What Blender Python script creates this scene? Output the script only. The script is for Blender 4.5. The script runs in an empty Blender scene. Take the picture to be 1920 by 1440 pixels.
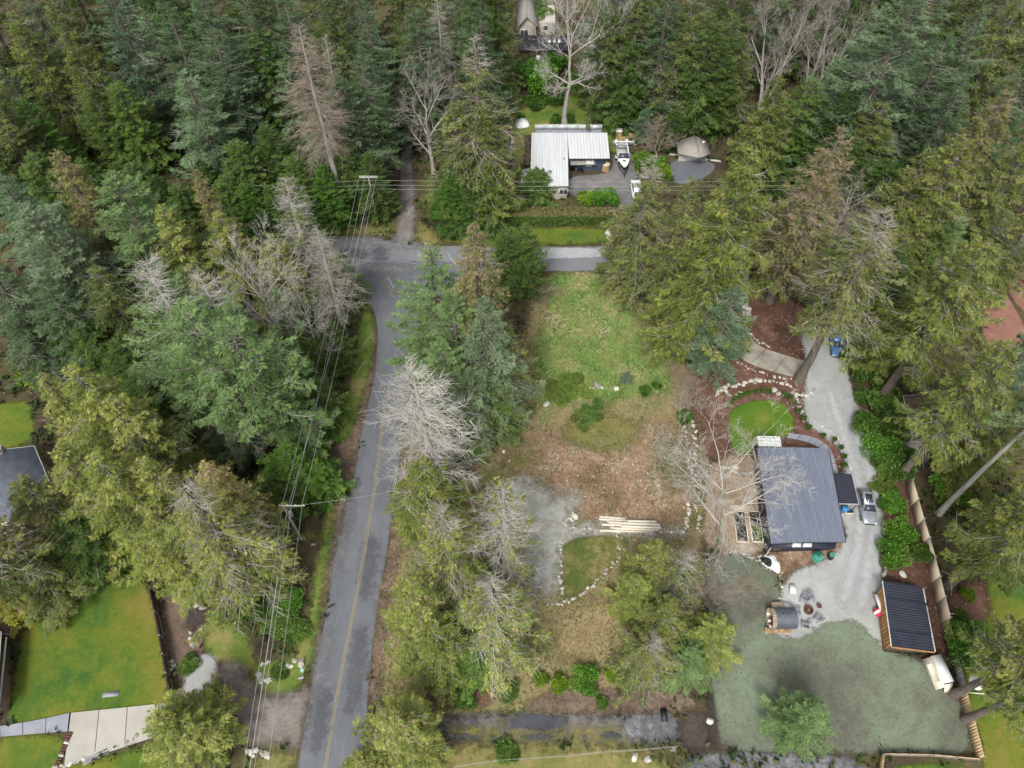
import bpy, math, random
import numpy as np
from mathutils import Vector

# ------------------------------------------------------------------ camera, light, exposure
scene = bpy.context.scene
col = scene.collection
CAM_H = 85.0
PITCH = math.radians(54.5)
FPX = 1400.0                       # focal length in pixels of the 1920 px wide photograph
cam_data = bpy.data.cameras.new('camera')
cam_data.sensor_width = 36.0
cam_data.lens = 36.0 * FPX / 1920.0
cam_data.clip_start = 0.5
cam_data.clip_end = 6000.0
cam = bpy.data.objects.new('camera', cam_data)
cam.location = (0, 0, CAM_H)
cam.rotation_euler = (math.pi / 2 - PITCH, 0, 0)
col.objects.link(cam)
scene.camera = cam

SUN_EL, SUN_AZ = math.radians(52), math.radians(200)
world = bpy.data.worlds.new('World')
scene.world = world
world.use_nodes = True
wn, wl = world.node_tree.nodes, world.node_tree.links
wn.clear()
w_out = wn.new('ShaderNodeOutputWorld')
w_bg = wn.new('ShaderNodeBackground')
w_sky = wn.new('ShaderNodeTexSky')
w_sky.sky_type = 'NISHITA'
w_sky.sun_disc = False
w_sky.sun_elevation = SUN_EL
w_sky.sun_rotation = SUN_AZ
w_sky.air_density = 1.0
w_sky.dust_density = 3.0
w_hsv = wn.new('ShaderNodeHueSaturation')
w_hsv.inputs['Saturation'].default_value = 0.22      # cloud cover greys the sky
wl.new(w_sky.outputs[0], w_hsv.inputs['Color'])
wl.new(w_hsv.outputs[0], w_bg.inputs['Color'])
w_bg.inputs['Strength'].default_value = 0.122
wl.new(w_bg.outputs[0], w_out.inputs[0])

sun_data = bpy.data.lights.new('sun', 'SUN')
sun_data.energy = 1.5
sun_data.angle = math.radians(14)
sun_data.color = (1.0, 0.97, 0.93)
sun = bpy.data.objects.new('sun', sun_data)
sun.rotation_euler = (math.pi / 2 - SUN_EL, 0, math.pi - SUN_AZ)
sun.location = (0, 0, 200)
col.objects.link(sun)

scene.view_settings.view_transform = 'Standard'
scene.view_settings.look = 'None'
scene.view_settings.gamma = 1.0
scene.view_settings.exposure = 0.86
try:
    scene.view_settings.use_curve_mapping = False
except Exception:
    pass
scene.cycles.max_bounces = 5
scene.cycles.diffuse_bounces = 3
scene.cycles.transparent_max_bounces = 12

rng = np.random.default_rng(7)
random.seed(7)

# ------------------------------------------------------------------ survey helper: where a sight line meets height z
_R = np.array([1.0, 0, 0])
_F = np.array([0, math.cos(PITCH), -math.sin(PITCH)])
_U = np.array([0, math.sin(PITCH), math.cos(PITCH)])

def at(px, py, z=0.0):
    d = _F + (px - 960) / FPX * _R - (py - 720) / FPX * _U
    k = (z - CAM_H) / d[2]
    return np.array([d[0] * k, d[1] * k, z])

# ------------------------------------------------------------------ object helpers
def setp(o, label=None, cat=None, group=None, kind=None):
    if label: o['label'] = label
    if cat: o['category'] = cat
    if group: o['group'] = group
    if kind: o['kind'] = kind
    return o

def empty(name, loc, label, cat, rz=0.0, group=None):
    o = bpy.data.objects.new(name, None)
    o.empty_display_size = 0.5
    o.location = tuple(float(a) for a in loc)
    o.rotation_euler = (0, 0, rz)
    col.objects.link(o)
    return setp(o, label, cat, group)

def link(name, mesh, parent=None, loc=None, rz=0.0, scale=None):
    o = bpy.data.objects.new(name, mesh)
    if loc is not None: o.location = tuple(float(a) for a in loc)
    o.rotation_euler = (0, 0, rz)
    if scale is not None: o.scale = scale
    col.objects.link(o)
    if parent is not None: o.parent = parent
    return o

class MB:
    def __init__(self):
        self.v, self.f, self.t, self.n = [], [], [], 0
    def add(self, verts, faces, mat=0, tint=0.5):
        verts = np.asarray(verts, dtype=np.float64).reshape(-1, 3)
        faces = np.asarray(faces, dtype=np.int64)
        self.v.append(verts)
        self.f.append((faces + self.n, mat))
        t = np.broadcast_to(np.asarray(tint, dtype=np.float32), (len(verts),))
        self.t.append(t)
        self.n += len(verts)
        return self
    def box(self, c, s, rz=0.0, mat=0, tint=0.5, taper=1.0):
        x, y, z = s[0] / 2, s[1] / 2, s[2] / 2
        p = np.array([[-x, -y, -z], [x, -y, -z], [x, y, -z], [-x, y, -z],
                      [-x * taper, -y * taper, z], [x * taper, -y * taper, z], [x * taper, y * taper, z], [-x * taper, y * taper, z]])
        ca, sa = math.cos(rz), math.sin(rz)
        p = np.stack([p[:, 0] * ca - p[:, 1] * sa, p[:, 0] * sa + p[:, 1] * ca, p[:, 2]], 1) + np.asarray(c, float)
        return self.add(p, [[0, 3, 2, 1], [4, 5, 6, 7], [0, 1, 5, 4], [1, 2, 6, 5], [2, 3, 7, 6], [3, 0, 4, 7]], mat, tint)
    def hexa(self, bot, top, mat=0):
        p = np.vstack([bot, top])
        n = len(bot)
        if n == 4:
            self.add(p, [[0, 3, 2, 1], [4, 5, 6, 7]] + [[i, (i + 1) % 4, 4 + (i + 1) % 4, 4 + i] for i in range(4)], mat)
        return self
    def prism(self, poly, z0, z1, mat=0):
        poly = np.asarray(poly, float)
        a = 0.5 * np.sum(poly[:, 0] * np.roll(poly[:, 1], -1) - np.roll(poly[:, 0], -1) * poly[:, 1])
        if a < 0: poly = poly[::-1]
        n = len(poly)
        b = np.c_[poly[:, :2], np.full(n, z0)]
        t = np.c_[poly[:, :2], np.full(n, z1)]
        self.add(np.vstack([b, t]), [[i, (i + 1) % n, n + (i + 1) % n, n + i] for i in range(n)], mat)
        self.add(t, [list(range(n))], mat)
        self.add(b, [list(range(n))[::-1]], mat)
        return self
    def tubes(self, p0, p1, r0, r1, sides=3, mat=0, tint=0.5):
        p0, p1 = np.atleast_2d(p0).astype(float), np.atleast_2d(p1).astype(float)
        n = len(p0)
        r0 = np.broadcast_to(np.asarray(r0, float), (n,)); r1 = np.broadcast_to(np.asarray(r1, float), (n,))
        d = p1 - p0
        d = d / np.maximum(np.linalg.norm(d, axis=1, keepdims=True), 1e-9)
        ref = np.where(np.abs(d[:, 2:3]) > 0.9, np.array([[1.0, 0, 0]]), np.array([[0, 0, 1.0]]))
        a = np.cross(d, ref); a /= np.maximum(np.linalg.norm(a, axis=1, keepdims=True), 1e-9)
        b = np.cross(d, a)
        ang = np.arange(sides) * 2 * math.pi / sides
        ring = a[:, None, :] * np.cos(ang)[None, :, None] + b[:, None, :] * np.sin(ang)[None, :, None]
        v = np.concatenate([p0[:, None] + ring * r0[:, None, None], p1[:, None] + ring * r1[:, None, None]], 1).reshape(-1, 3)
        base = (np.arange(n) * 2 * sides)[:, None]
        fs = []
        for i in range(sides):
            j = (i + 1) % sides
            fs.append(np.concatenate([base + i, base + sides + i, base + sides + j, base + j], 1))
        tt = np.repeat(np.broadcast_to(np.asarray(tint, np.float32), (n,)), 2 * sides)
        return self.add(v, np.concatenate(fs), mat, tt)
    def path(self, pts, r, sides=6, mat=0, tint=0.5, caps=True):
        pts = np.asarray(pts, float)
        r = np.broadcast_to(np.asarray(r, float), (len(pts),))
        self.tubes(pts[:-1], pts[1:], r[:-1], r[1:], sides, mat, tint)
        return self
    def cyl(self, c, r, h, sides=14, mat=0, r2=None, tint=0.5):
        r2 = r if r2 is None else r2
        ang = np.arange(sides) * 2 * math.pi / sides
        b = np.c_[c[0] + r * np.cos(ang), c[1] + r * np.sin(ang), np.full(sides, c[2])]
        t = np.c_[c[0] + r2 * np.cos(ang), c[1] + r2 * np.sin(ang), np.full(sides, c[2] + h)]
        self.add(np.vstack([b, t]), [[i, (i + 1) % sides, sides + (i + 1) % sides, sides + i] for i in range(sides)], mat, tint)
        self.add(t, [list(range(sides))], mat, tint)
        self.add(b, [list(range(sides))[::-1]], mat, tint)
        return self
    def mesh(self, name, mats, origin=None, smooth=False, tint=False):
        v = np.concatenate(self.v) if self.v else np.zeros((0, 3))
        if origin is not None: v = v - np.asarray(origin, float)
        me = bpy.data.meshes.new(name)
        loops, starts, mi, k = [], [], [], 0
        for f, m in self.f:
            w = f.shape[1]
            loops.append(f.reshape(-1))
            starts.append(k + np.arange(len(f)) * w)
            mi.append(np.full(len(f), m))
            k += f.size
        loops, starts, mi = np.concatenate(loops), np.concatenate(starts), np.concatenate(mi)
        me.vertices.add(len(v)); me.vertices.foreach_set('co', v.astype(np.float32).ravel())
        me.loops.add(len(loops)); me.loops.foreach_set('vertex_index', loops.astype(np.int32))
        me.polygons.add(len(starts)); me.polygons.foreach_set('loop_start', starts.astype(np.int32))
        for m in (mats if isinstance(mats, (list, tuple)) else [mats]): me.materials.append(m)
        me.polygons.foreach_set('material_index', mi.astype(np.int32))
        if smooth: me.polygons.foreach_set('use_smooth', np.ones(len(starts), dtype=bool))
        if tint:
            at_ = me.attributes.new('tint', 'FLOAT', 'POINT')
            at_.data.foreach_set('value', np.concatenate(self.t).astype(np.float32))
        me.update(calc_edges=True)
        me.validate()
        return me
    def build(self, name, mats, parent=None, origin=None, loc=None, rz=0.0, smooth=False, tint=False):
        return link(name, self.mesh(name, mats, origin, smooth, tint), parent, loc, rz)

# ------------------------------------------------------------------ materials
def _nodes(name):
    m = bpy.data.materials.new(name)
    m.use_nodes = True
    nt = m.node_tree
    nt.nodes.clear()
    out = nt.nodes.new('ShaderNodeOutputMaterial')
    return m, nt.nodes, nt.links, out

def _ramp(ns, stops):
    r = ns.new('ShaderNodeValToRGB')
    e = r.color_ramp.elements
    while len(e) < len(stops): e.new(0.5)
    for k, (p, c) in enumerate(stops):
        e[k].position = p
        e[k].color = (c[0], c[1], c[2], 1)
    return r

def _noise(ns, ls, vec, scale, detail=4.0, rough=0.55, dist=0.0):
    n = ns.new('ShaderNodeTexNoise')
    n.inputs['Scale'].default_value = scale
    n.inputs['Detail'].default_value = detail
    n.inputs['Roughness'].default_value = rough
    n.inputs['Distortion'].default_value = dist
    ls.new(vec, n.inputs['Vector'])
    return n.outputs['Fac']

def _math(ns, ls, op, a, b, clamp=False):
    m = ns.new('ShaderNodeMath'); m.operation = op; m.use_clamp = clamp
    for i, x in enumerate((a, b)):
        if isinstance(x, (int, float)): m.inputs[i].default_value = x
        else: ls.new(x, m.inputs[i])
    return m.outputs[0]

def mat(name, c1, c2=None, scale=3.0, rough=0.7, bump=0.0, metal=0.0, spec=0.4, stretch=(1, 1, 1), detail=5.0, use_random=False):
    m, ns, ls, out = _nodes(name)
    p = ns.new('ShaderNodeBsdfPrincipled')
    p.inputs['Roughness'].default_value = rough
    p.inputs['Metallic'].default_value = metal
    p.inputs['Specular IOR Level'].default_value = spec
    tc = ns.new('ShaderNodeTexCoord')
    mp = ns.new('ShaderNodeMapping'); mp.inputs['Scale'].default_value = stretch
    ls.new(tc.outputs['Object'], mp.inputs['Vector'])
    c2 = c2 or tuple(a * 0.72 for a in c1)
    n = _noise(ns, ls, mp.outputs[0], scale, detail)
    r = _ramp(ns, [(0.3, c2), (0.68, c1)])
    f = n
    if use_random:
        oi = ns.new('ShaderNodeObjectInfo')
        f = _math(ns, ls, 'ADD', n, _math(ns, ls, 'MULTIPLY', _math(ns, ls, 'SUBTRACT', oi.outputs['Random'], 0.5), 0.5))
    ls.new(f, r.inputs[0])
    ls.new(r.outputs[0], p.inputs['Base Color'])
    if bump:
        b = ns.new('ShaderNodeBump'); b.inputs['Strength'].default_value = bump; b.inputs['Distance'].default_value = 0.05
        ls.new(n, b.inputs['Height']); ls.new(b.outputs[0], p.inputs['Normal'])
    ls.new(p.outputs[0], out.inputs[0])
    return m

def ground_mat(name, stops, s1=0.15, s2=2.2, mix=0.5, bump=0.5, rough=0.95, edge=0.6, edge_amp=0.9, edge_scale=1.1, speck=None, spec=0.15, streak=None, contrast=3.6):
    """Patchy ground cover: two noise sizes into a colour ramp, ragged border from the 'edge' distance attribute."""
    m, ns, ls, out = _nodes(name)
    p = ns.new('ShaderNodeBsdfPrincipled')
    p.inputs['Roughness'].default_value = rough
    p.inputs['Specular IOR Level'].default_value = spec
    tc = ns.new('ShaderNodeTexCoord'); vec = tc.outputs['Object']
    n1 = _noise(ns, ls, vec, s1, 5.0, 0.6, 0.4)
    v2 = vec
    if streak:
        mp = ns.new('ShaderNodeMapping'); mp.inputs['Scale'].default_value = streak
        ls.new(vec, mp.inputs['Vector']); v2 = mp.outputs[0]
    n2 = _noise(ns, ls, v2, s2, 6.0, 0.72)
    n3 = _noise(ns, ls, v2, s2 * 0.28, 5.0, 0.65, 0.6)
    n2b = _noise(ns, ls, v2, s2 * 2.6, 3.0, 0.7)
    f = _math(ns, ls, 'ADD', _math(ns, ls, 'MULTIPLY', n1, 1 - mix), _math(ns, ls, 'MULTIPLY', n2, mix * 0.55))
    f = _math(ns, ls, 'ADD', f, _math(ns, ls, 'MULTIPLY', n3, mix * 0.45))
    f = _math(ns, ls, 'ADD', f, _math(ns, ls, 'MULTIPLY', _math(ns, ls, 'SUBTRACT', n2b, 0.5), mix * 0.5))
    f = _math(ns, ls, 'ADD', _math(ns, ls, 'MULTIPLY', _math(ns, ls, 'SUBTRACT', f, 0.5), contrast), 0.5, True)
    r = _ramp(ns, stops)
    ls.new(f, r.inputs[0])
    colr = r.outputs[0]
    if speck:
        sc, th, c = speck
        vo = ns.new('ShaderNodeTexVoronoi'); vo.inputs['Scale'].default_value = sc
        ls.new(vec, vo.inputs['Vector'])
        sp = ns.new('ShaderNodeSeparateColor'); ls.new(vo.outputs['Color'], sp.inputs[0])
        k = _math(ns, ls, 'GREATER_THAN', sp.outputs[0], th)
        k = _math(ns, ls, 'MULTIPLY', k, _math(ns, ls, 'LESS_THAN', vo.outputs['Distance'], 0.42))
        mx = ns.new('ShaderNodeMix'); mx.data_type = 'RGBA'
        ls.new(k, mx.inputs['Factor']); ls.new(colr, mx.inputs['A']); mx.inputs['B'].default_value = (*c, 1)
        colr = mx.outputs['Result']
    ls.new(colr, p.inputs['Base Color'])
    if bump:
        b = ns.new('ShaderNodeBump'); b.inputs['Strength'].default_value = bump; b.inputs['Distance'].default_value = 0.12
        ls.new(n2, b.inputs['Height']); ls.new(b.outputs[0], p.inputs['Normal'])
    if edge is not None:
        a = ns.new('ShaderNodeAttribute'); a.attribute_name = 'edge'
        ne = _noise(ns, ls, vec, edge_scale, 7.0, 0.7)
        d = _math(ns, ls, 'ADD', a.outputs['Fac'], _math(ns, ls, 'MULTIPLY', _math(ns, ls, 'SUBTRACT', ne, 0.5), edge_amp * 2.6))
        mr = ns.new('ShaderNodeMapRange'); mr.interpolation_type = 'SMOOTHSTEP'
        mr.inputs['From Min'].default_value = -edge * 0.5; mr.inputs['From Max'].default_value = edge * 0.5
        ls.new(d, mr.inputs['Value'])
        tr = ns.new('ShaderNodeBsdfTransparent')
        ms = ns.new('ShaderNodeMixShader')
        ls.new(mr.outputs['Result'], ms.inputs[0]); ls.new(tr.outputs[0], ms.inputs[1]); ls.new(p.outputs[0], ms.inputs[2])
        ls.new(ms.outputs[0], out.inputs[0])
    else:
        ls.new(p.outputs[0], out.inputs[0])
    return m

def leaf_mat(name, stops, trans=0.24, rough=0.6):
    """Foliage: the 'tint' attribute picks a colour per spray, the object's own colour tints the whole tree."""
    m, ns, ls, out = _nodes(name)
    a = ns.new('ShaderNodeAttribute'); a.attribute_name = 'tint'
    r = _ramp(ns, stops)
    ls.new(_math(ns, ls, 'MULTIPLY', a.outputs['Fac'], 0.5), r.inputs[0])
    oi = ns.new('ShaderNodeObjectInfo')
    mx = ns.new('ShaderNodeMix'); mx.data_type = 'RGBA'; mx.blend_type = 'MULTIPLY'; mx.inputs['Factor'].default_value = 1.0
    ls.new(r.outputs[0], mx.inputs['A']); ls.new(oi.outputs['Color'], mx.inputs['B'])
    p = ns.new('ShaderNodeBsdfPrincipled')
    p.inputs['Roughness'].default_value = rough
    p.inputs['Specular IOR Level'].default_value = 0.25
    ls.new(mx.outputs['Result'], p.inputs['Base Color'])
    t = ns.new('ShaderNodeBsdfTranslucent')
    ls.new(mx.outputs['Result'], t.inputs['Color'])
    s = ns.new('ShaderNodeMixShader'); s.inputs[0].default_value = trans
    ls.new(p.outputs[0], s.inputs[1]); ls.new(t.outputs[0], s.inputs[2])
    ls.new(s.outputs[0], out.inputs[0])
    return m

M = {}
M['bark'] = mat('bark', (0.165, 0.14, 0.115), (0.085, 0.07, 0.056), 2.5, 0.9, 0.8, stretch=(3, 3, 0.5))
M['greybark'] = mat('grey_bark', (0.46, 0.43, 0.39), (0.25, 0.225, 0.2), 2.0, 0.85, 0.5, stretch=(3, 3, 0.5))
M['mossbark'] = mat('mossy_bark', (0.34, 0.30, 0.22), (0.17, 0.19, 0.05), 1.2, 0.9, 0.5)
M['deadwood'] = mat('dead_wood', (0.42, 0.385, 0.33), (0.25, 0.22, 0.18), 1.2, 0.85, 0.0)
M['whitewood'] = mat('weathered_white_wood', (0.58, 0.555, 0.50), (0.37, 0.345, 0.30), 1.0, 0.85, 0.0)
M['browntwig'] = mat('brown_twig', (0.38, 0.31, 0.25), (0.22, 0.17, 0.13), 1.2, 0.9, 0.0)
M['palewood'] = mat('lichen_twig', (0.50, 0.475, 0.43), (0.32, 0.30, 0.26), 1.0, 0.85, 0.0)
CEDAR = [(0.0, (0.062, 0.090, 0.018)), (0.25, (0.150, 0.184, 0.040)), (0.5, (0.282, 0.300, 0.090)), (0.62, (0.24, 0.190, 0.085)), (1.0, (0.34, 0.26, 0.155))]
M['cedar'] = leaf_mat('cedar_foliage', CEDAR)
M['young'] = leaf_mat('young_cedar_foliage', [(0.0, (0.045, 0.080, 0.016)), (0.25, (0.100, 0.168, 0.032)), (0.5, (0.195, 0.275, 0.062)), (1.0, (0.24, 0.22, 0.08))])
M['fir'] = leaf_mat('fir_foliage', [(0.0, (0.070, 0.105, 0.050)), (0.25, (0.150, 0.212, 0.102)), (0.5, (0.262, 0.335, 0.185)), (0.62, (0.22, 0.185, 0.10)), (1.0, (0.30, 0.24, 0.15))])
M['shrub'] = leaf_mat('shrub_foliage', [(0.0, (0.055, 0.105, 0.018)), (0.25, (0.115, 0.215, 0.035)), (0.5, (0.22, 0.33, 0.075)), (1.0, (0.25, 0.22, 0.06))], 0.2, 0.45)
M['understory'] = leaf_mat('understory_leaf', [(0.0, (0.020, 0.045, 0.014)), (0.25, (0.05, 0.09, 0.025)), (0.5, (0.10, 0.14, 0.04)), (1.0, (0.19, 0.12, 0.07))], 0.2)
M['grassblade'] = leaf_mat('grass_blade', [(0.0, (0.07, 0.12, 0.022)), (0.25, (0.13, 0.17, 0.04)), (0.5, (0.22, 0.20, 0.08)), (1.0, (0.34, 0.25, 0.12))], 0.2)

M['white'] = mat('white_paint', (0.80, 0.80, 0.78), (0.68, 0.68, 0.66), 0.8, 0.5)
M['roofwhite'] = mat('white_metal_roof', (0.60, 0.61, 0.62), (0.52, 0.525, 0.52), 0.7, 0.45, stretch=(2.0, .15, 1))
M['roofdark'] = mat('slate_blue_metal_roof', (0.205, 0.23, 0.29), (0.15, 0.17, 0.215), 1.0, 0.42, metal=0.15, stretch=(2.2, .2, 1))
M['roofblack'] = mat('black_metal_roof', (0.040, 0.044, 0.062), (0.028, 0.03, 0.045), 0.8, 0.4, metal=0.1)
M['darkwall'] = mat('charcoal_siding', (0.035, 0.036, 0.042), (0.02, 0.02, 0.025), 2.0, 0.6)
M['bluewall'] = mat('slate_blue_siding', (0.085, 0.115, 0.165), (0.065, 0.09, 0.13), 2.0, 0.7)
M['beige'] = mat('beige_siding', (0.56, 0.51, 0.43), (0.42, 0.38, 0.32), 1.5, 0.8)
M['shingle'] = mat('grey_shingle', (0.30, 0.28, 0.25), (0.19, 0.18, 0.16), 4.0, 0.9, 0.3)
M['greyroof'] = mat('weathered_grey_roof', (0.36, 0.335, 0.29), (0.26, 0.24, 0.205), 1.5, 0.9, 0.2, stretch=(1, 4, 1))
M['blueroof'] = mat('blue_grey_roof', (0.12, 0.135, 0.17), (0.075, 0.083, 0.105), 0.8, 0.8, 0.2)
M['greenroof'] = mat('pale_green_roof', (0.38, 0.46, 0.40), (0.28, 0.35, 0.30), 0.6, 0.6)
M['glass'] = mat('window_glass', (0.05, 0.06, 0.07), (0.04, 0.05, 0.06), 1.0, 0.08, spec=0.8)
M['paleglass'] = mat('pale_roof_panel', (0.62, 0.66, 0.66), (0.5, 0.54, 0.54), 2.0, 0.25, spec=0.6)
M['wood'] = mat('new_fence_board', (0.62, 0.46, 0.27), (0.48, 0.34, 0.19), 2.0, 0.8, 0.1, stretch=(1, 1, 5), use_random=True)
M['palewoodboard'] = mat('pale_plywood', (0.66, 0.545, 0.40), (0.57, 0.46, 0.33), 1.2, 0.8, use_random=True)
M['oldwood'] = mat('weathered_board', (0.31, 0.285, 0.26), (0.20, 0.18, 0.16), 2.0, 0.9, 0.1, use_random=True)
M['orangewood'] = mat('cedar_siding', (0.46, 0.24, 0.09), (0.34, 0.17, 0.06), 2.0, 0.75, 0.1, use_random=True)
M['brownwood'] = mat('brown_timber', (0.17, 0.12, 0.085), (0.10, 0.07, 0.05), 2.0, 0.85, 0.1, use_random=True)
M['lumber'] = mat('fresh_lumber', (0.78, 0.72, 0.60), (0.66, 0.58, 0.46), 2.0, 0.75, use_random=True)
M['stone'] = mat('pale_stone', (0.58, 0.55, 0.48), (0.26, 0.245, 0.215), 2.0, 0.9, 0.5, use_random=True)
M['concrete'] = mat('concrete', (0.41, 0.39, 0.335), (0.335, 0.32, 0.27), 0.5, 0.9, 0.1, use_random=True)
M['oldconcrete'] = mat('stained_concrete', (0.37, 0.34, 0.285), (0.19, 0.172, 0.135), 0.6, 0.92, 0.1, detail=9)
M['greyconcrete'] = mat('grey_concrete', (0.30, 0.31, 0.345), (0.225, 0.23, 0.26), 0.7, 0.8, 0.1)
M['black'] = mat('black_plastic', (0.025, 0.025, 0.03), None, 2.0, 0.5)
M['rubber'] = mat('tyre_rubber', (0.02, 0.02, 0.022), None, 2.0, 0.9)
M['steel'] = mat('brushed_steel', (0.45, 0.46, 0.48), None, 2.0, 0.35, metal=0.8)
M['greymetal'] = mat('grey_metal', (0.30, 0.31, 0.33), None, 2.0, 0.5, metal=0.3)
M['silver'] = mat('silver_car_paint', (0.36, 0.40, 0.445), (0.33, 0.37, 0.41), 0.8, 0.28, metal=0.45)
M['blue'] = mat('blue_car_paint', (0.10, 0.21, 0.42), (0.09, 0.19, 0.38), 0.8, 0.3, metal=0.3)
M['carwhite'] = mat('white_car_paint', (0.82, 0.83, 0.84), (0.78, 0.79, 0.8), 0.8, 0.3)
M['hullwhite'] = mat('white_gelcoat', (0.82, 0.82, 0.80), (0.74, 0.74, 0.72), 1.0, 0.3)
M['lamp'] = mat('clear_lamp_glass', (0.75, 0.75, 0.75), None, 1.0, 0.15)
M['redlamp'] = mat('red_lamp_glass', (0.35, 0.02, 0.02), None, 1.0, 0.2)
M['polewood'] = mat('pole_wood', (0.46, 0.42, 0.35), (0.32, 0.285, 0.23), 1.5, 0.9, 0.2, stretch=(4, 4, .4))
M['armwood'] = mat('silvered_crossarm', (0.56, 0.55, 0.49), (0.42, 0.41, 0.37), 2.0, 0.85)
M['wire'] = mat('aluminium_wire', (0.42, 0.43, 0.40), None, 1.0, 0.5, metal=0.2)
M['cable'] = mat('dark_cable', (0.10, 0.10, 0.11), None, 1.0, 0.7)
M['ceramic'] = mat('ceramic_insulator', (0.75, 0.76, 0.72), None, 1.0, 0.3)
M['tarp'] = mat('white_tarpaulin', (0.82, 0.82, 0.80), (0.70, 0.70, 0.68), 1.5, 0.5, 0.3)
M['cream'] = mat('cream_tarpaulin', (0.72, 0.68, 0.55), (0.58, 0.53, 0.40), 1.5, 0.6, 0.4)
M['teal'] = mat('teal_plastic', (0.07, 0.30, 0.22), (0.05, 0.22, 0.16), 2.0, 0.5)
M['red'] = mat('red_plastic', (0.62, 0.05, 0.09), None, 2.0, 0.4)
M['bluebin'] = mat('blue_plastic', (0.05, 0.28, 0.62), None, 2.0, 0.45)
M['rust'] = mat('rusty_steel', (0.13, 0.055, 0.045), (0.07, 0.035, 0.03), 4.0, 0.9)
M['soil'] = mat('dark_soil', (0.045, 0.032, 0.026), (0.025, 0.018, 0.015), 3.0, 1.0, 0.6)
M['logend'] = mat('split_firewood', (0.50, 0.35, 0.19), (0.30, 0.19, 0.10), 3.0, 0.9, use_random=True)
M['chair'] = mat('grey_chair_slat', (0.30, 0.31, 0.33), (0.22, 0.23, 0.25), 2.0, 0.7)
M['saunametal'] = mat('dark_barrel_roof', (0.115, 0.13, 0.155), (0.085, 0.095, 0.115), 1.5, 0.45, metal=0.2)
M['saunawood'] = mat('barrel_end_wood', (0.42, 0.33, 0.25), (0.30, 0.23, 0.17), 2.0, 0.8)
M['plasticteal'] = mat('pale_teal_plastic', (0.34, 0.62, 0.53), None, 2.0, 0.5)
M['yellowline'] = mat('yellow_road_paint', (0.36, 0.29, 0.14), (0.24, 0.20, 0.13), 3.0, 0.9)
M['sealer'] = mat('crack_sealer', (0.36, 0.36, 0.36), None, 3.0, 0.9)
M['fascia'] = mat('pale_fascia', (0.64, 0.62, 0.58), None, 2.0, 0.7)
# ------------------------------------------------------------------ ground, roads, lawns
def world_poly(px, z=0.0):
    return np.array([at(x, y, z)[:2] for x, y in px])

def chaikin(p, n=2, closed=True):
    p = np.asarray(p, float)
    for _ in range(n):
        q = np.roll(p, -1, 0) if closed else p[1:]
        a = p if closed else p[:-1]
        s = np.empty((2 * len(a), p.shape[1]))
        s[0::2] = a * 0.75 + q * 0.25
        s[1::2] = a * 0.25 + q * 0.75
        p = s if closed else np.vstack([p[:1], s, p[-1:]])
    return p

def inside(poly, x, y):
    r = np.zeros(x.shape, bool)
    n = len(poly)
    for i in range(n):
        x0, y0 = poly[i]; x1, y1 = poly[(i + 1) % n]
        if y0 == y1: continue
        c = ((y0 > y) != (y1 > y)) & (x < (x1 - x0) * (y - y0) / (y1 - y0) + x0)
        r ^= c
    return r

def seg_dist(poly, x, y):
    d = np.full(x.shape, 1e9)
    n = len(poly)
    for i in range(n):
        a = poly[i]; b = poly[(i + 1) % n]
        ab = b - a
        l2 = max(ab @ ab, 1e-9)
        t = np.clip(((x - a[0]) * ab[0] + (y - a[1]) * ab[1]) / l2, 0, 1)
        d = np.minimum(d, np.hypot(x - a[0] - t * ab[0], y - a[1] - t * ab[1]))
    return d

CLEAR = []          # ground polygons kept free of undergrowth
SHEETS = {}
_stack = []        # extents and levels of the sheets laid so far

def sheet(name, px, material, cell=0.8, margin=1.4, smooth=2, clear=True, kind='structure', world=None):
    poly = world_poly(px) if world is None else np.asarray(world, float)
    if smooth: poly = chaikin(poly, smooth)
    if clear: CLEAR.append(poly)
    x0, y0 = poly.min(0) - margin; x1, y1 = poly.max(0) + margin
    lev = 0
    for bx0, by0, bx1, by1, l in _stack:
        if bx0 < x1 and bx1 > x0 and by0 < y1 and by1 > y0: lev = max(lev, l)
    _stack.append((x0, y0, x1, y1, lev + 1))
    z = (lev + 1) * 0.005
    nx, ny = int((x1 - x0) / cell) + 2, int((y1 - y0) / cell) + 2
    gx, gy = np.meshgrid(x0 + np.arange(nx) * cell, y0 + np.arange(ny) * cell)
    d = seg_dist(poly, gx, gy)
    d = np.where(inside(poly, gx, gy), d, -d)
    idx = np.arange(nx * ny).reshape(ny, nx)
    q = np.stack([idx[:-1, :-1], idx[:-1, 1:], idx[1:, 1:], idx[1:, :-1]], -1).reshape(-1, 4)
    keep = (d.ravel()[q] > -margin).any(1)
    q = q[keep]
    used = np.unique(q)
    remap = np.full(nx * ny, -1); remap[used] = np.arange(len(used))
    v = np.c_[gx.ravel()[used], gy.ravel()[used], np.full(len(used), z)]
    mb = MB(); mb.add(v, remap[q])
    me = mb.mesh(name, material)
    a = me.attributes.new('edge', 'FLOAT', 'POINT')
    a.data.foreach_set('value', np.clip(d.ravel()[used], -3, 6).astype(np.float32))
    o = link(name, me)
    o['kind'] = kind
    SHEETS[name] = (o, z, poly)
    return o

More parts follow.
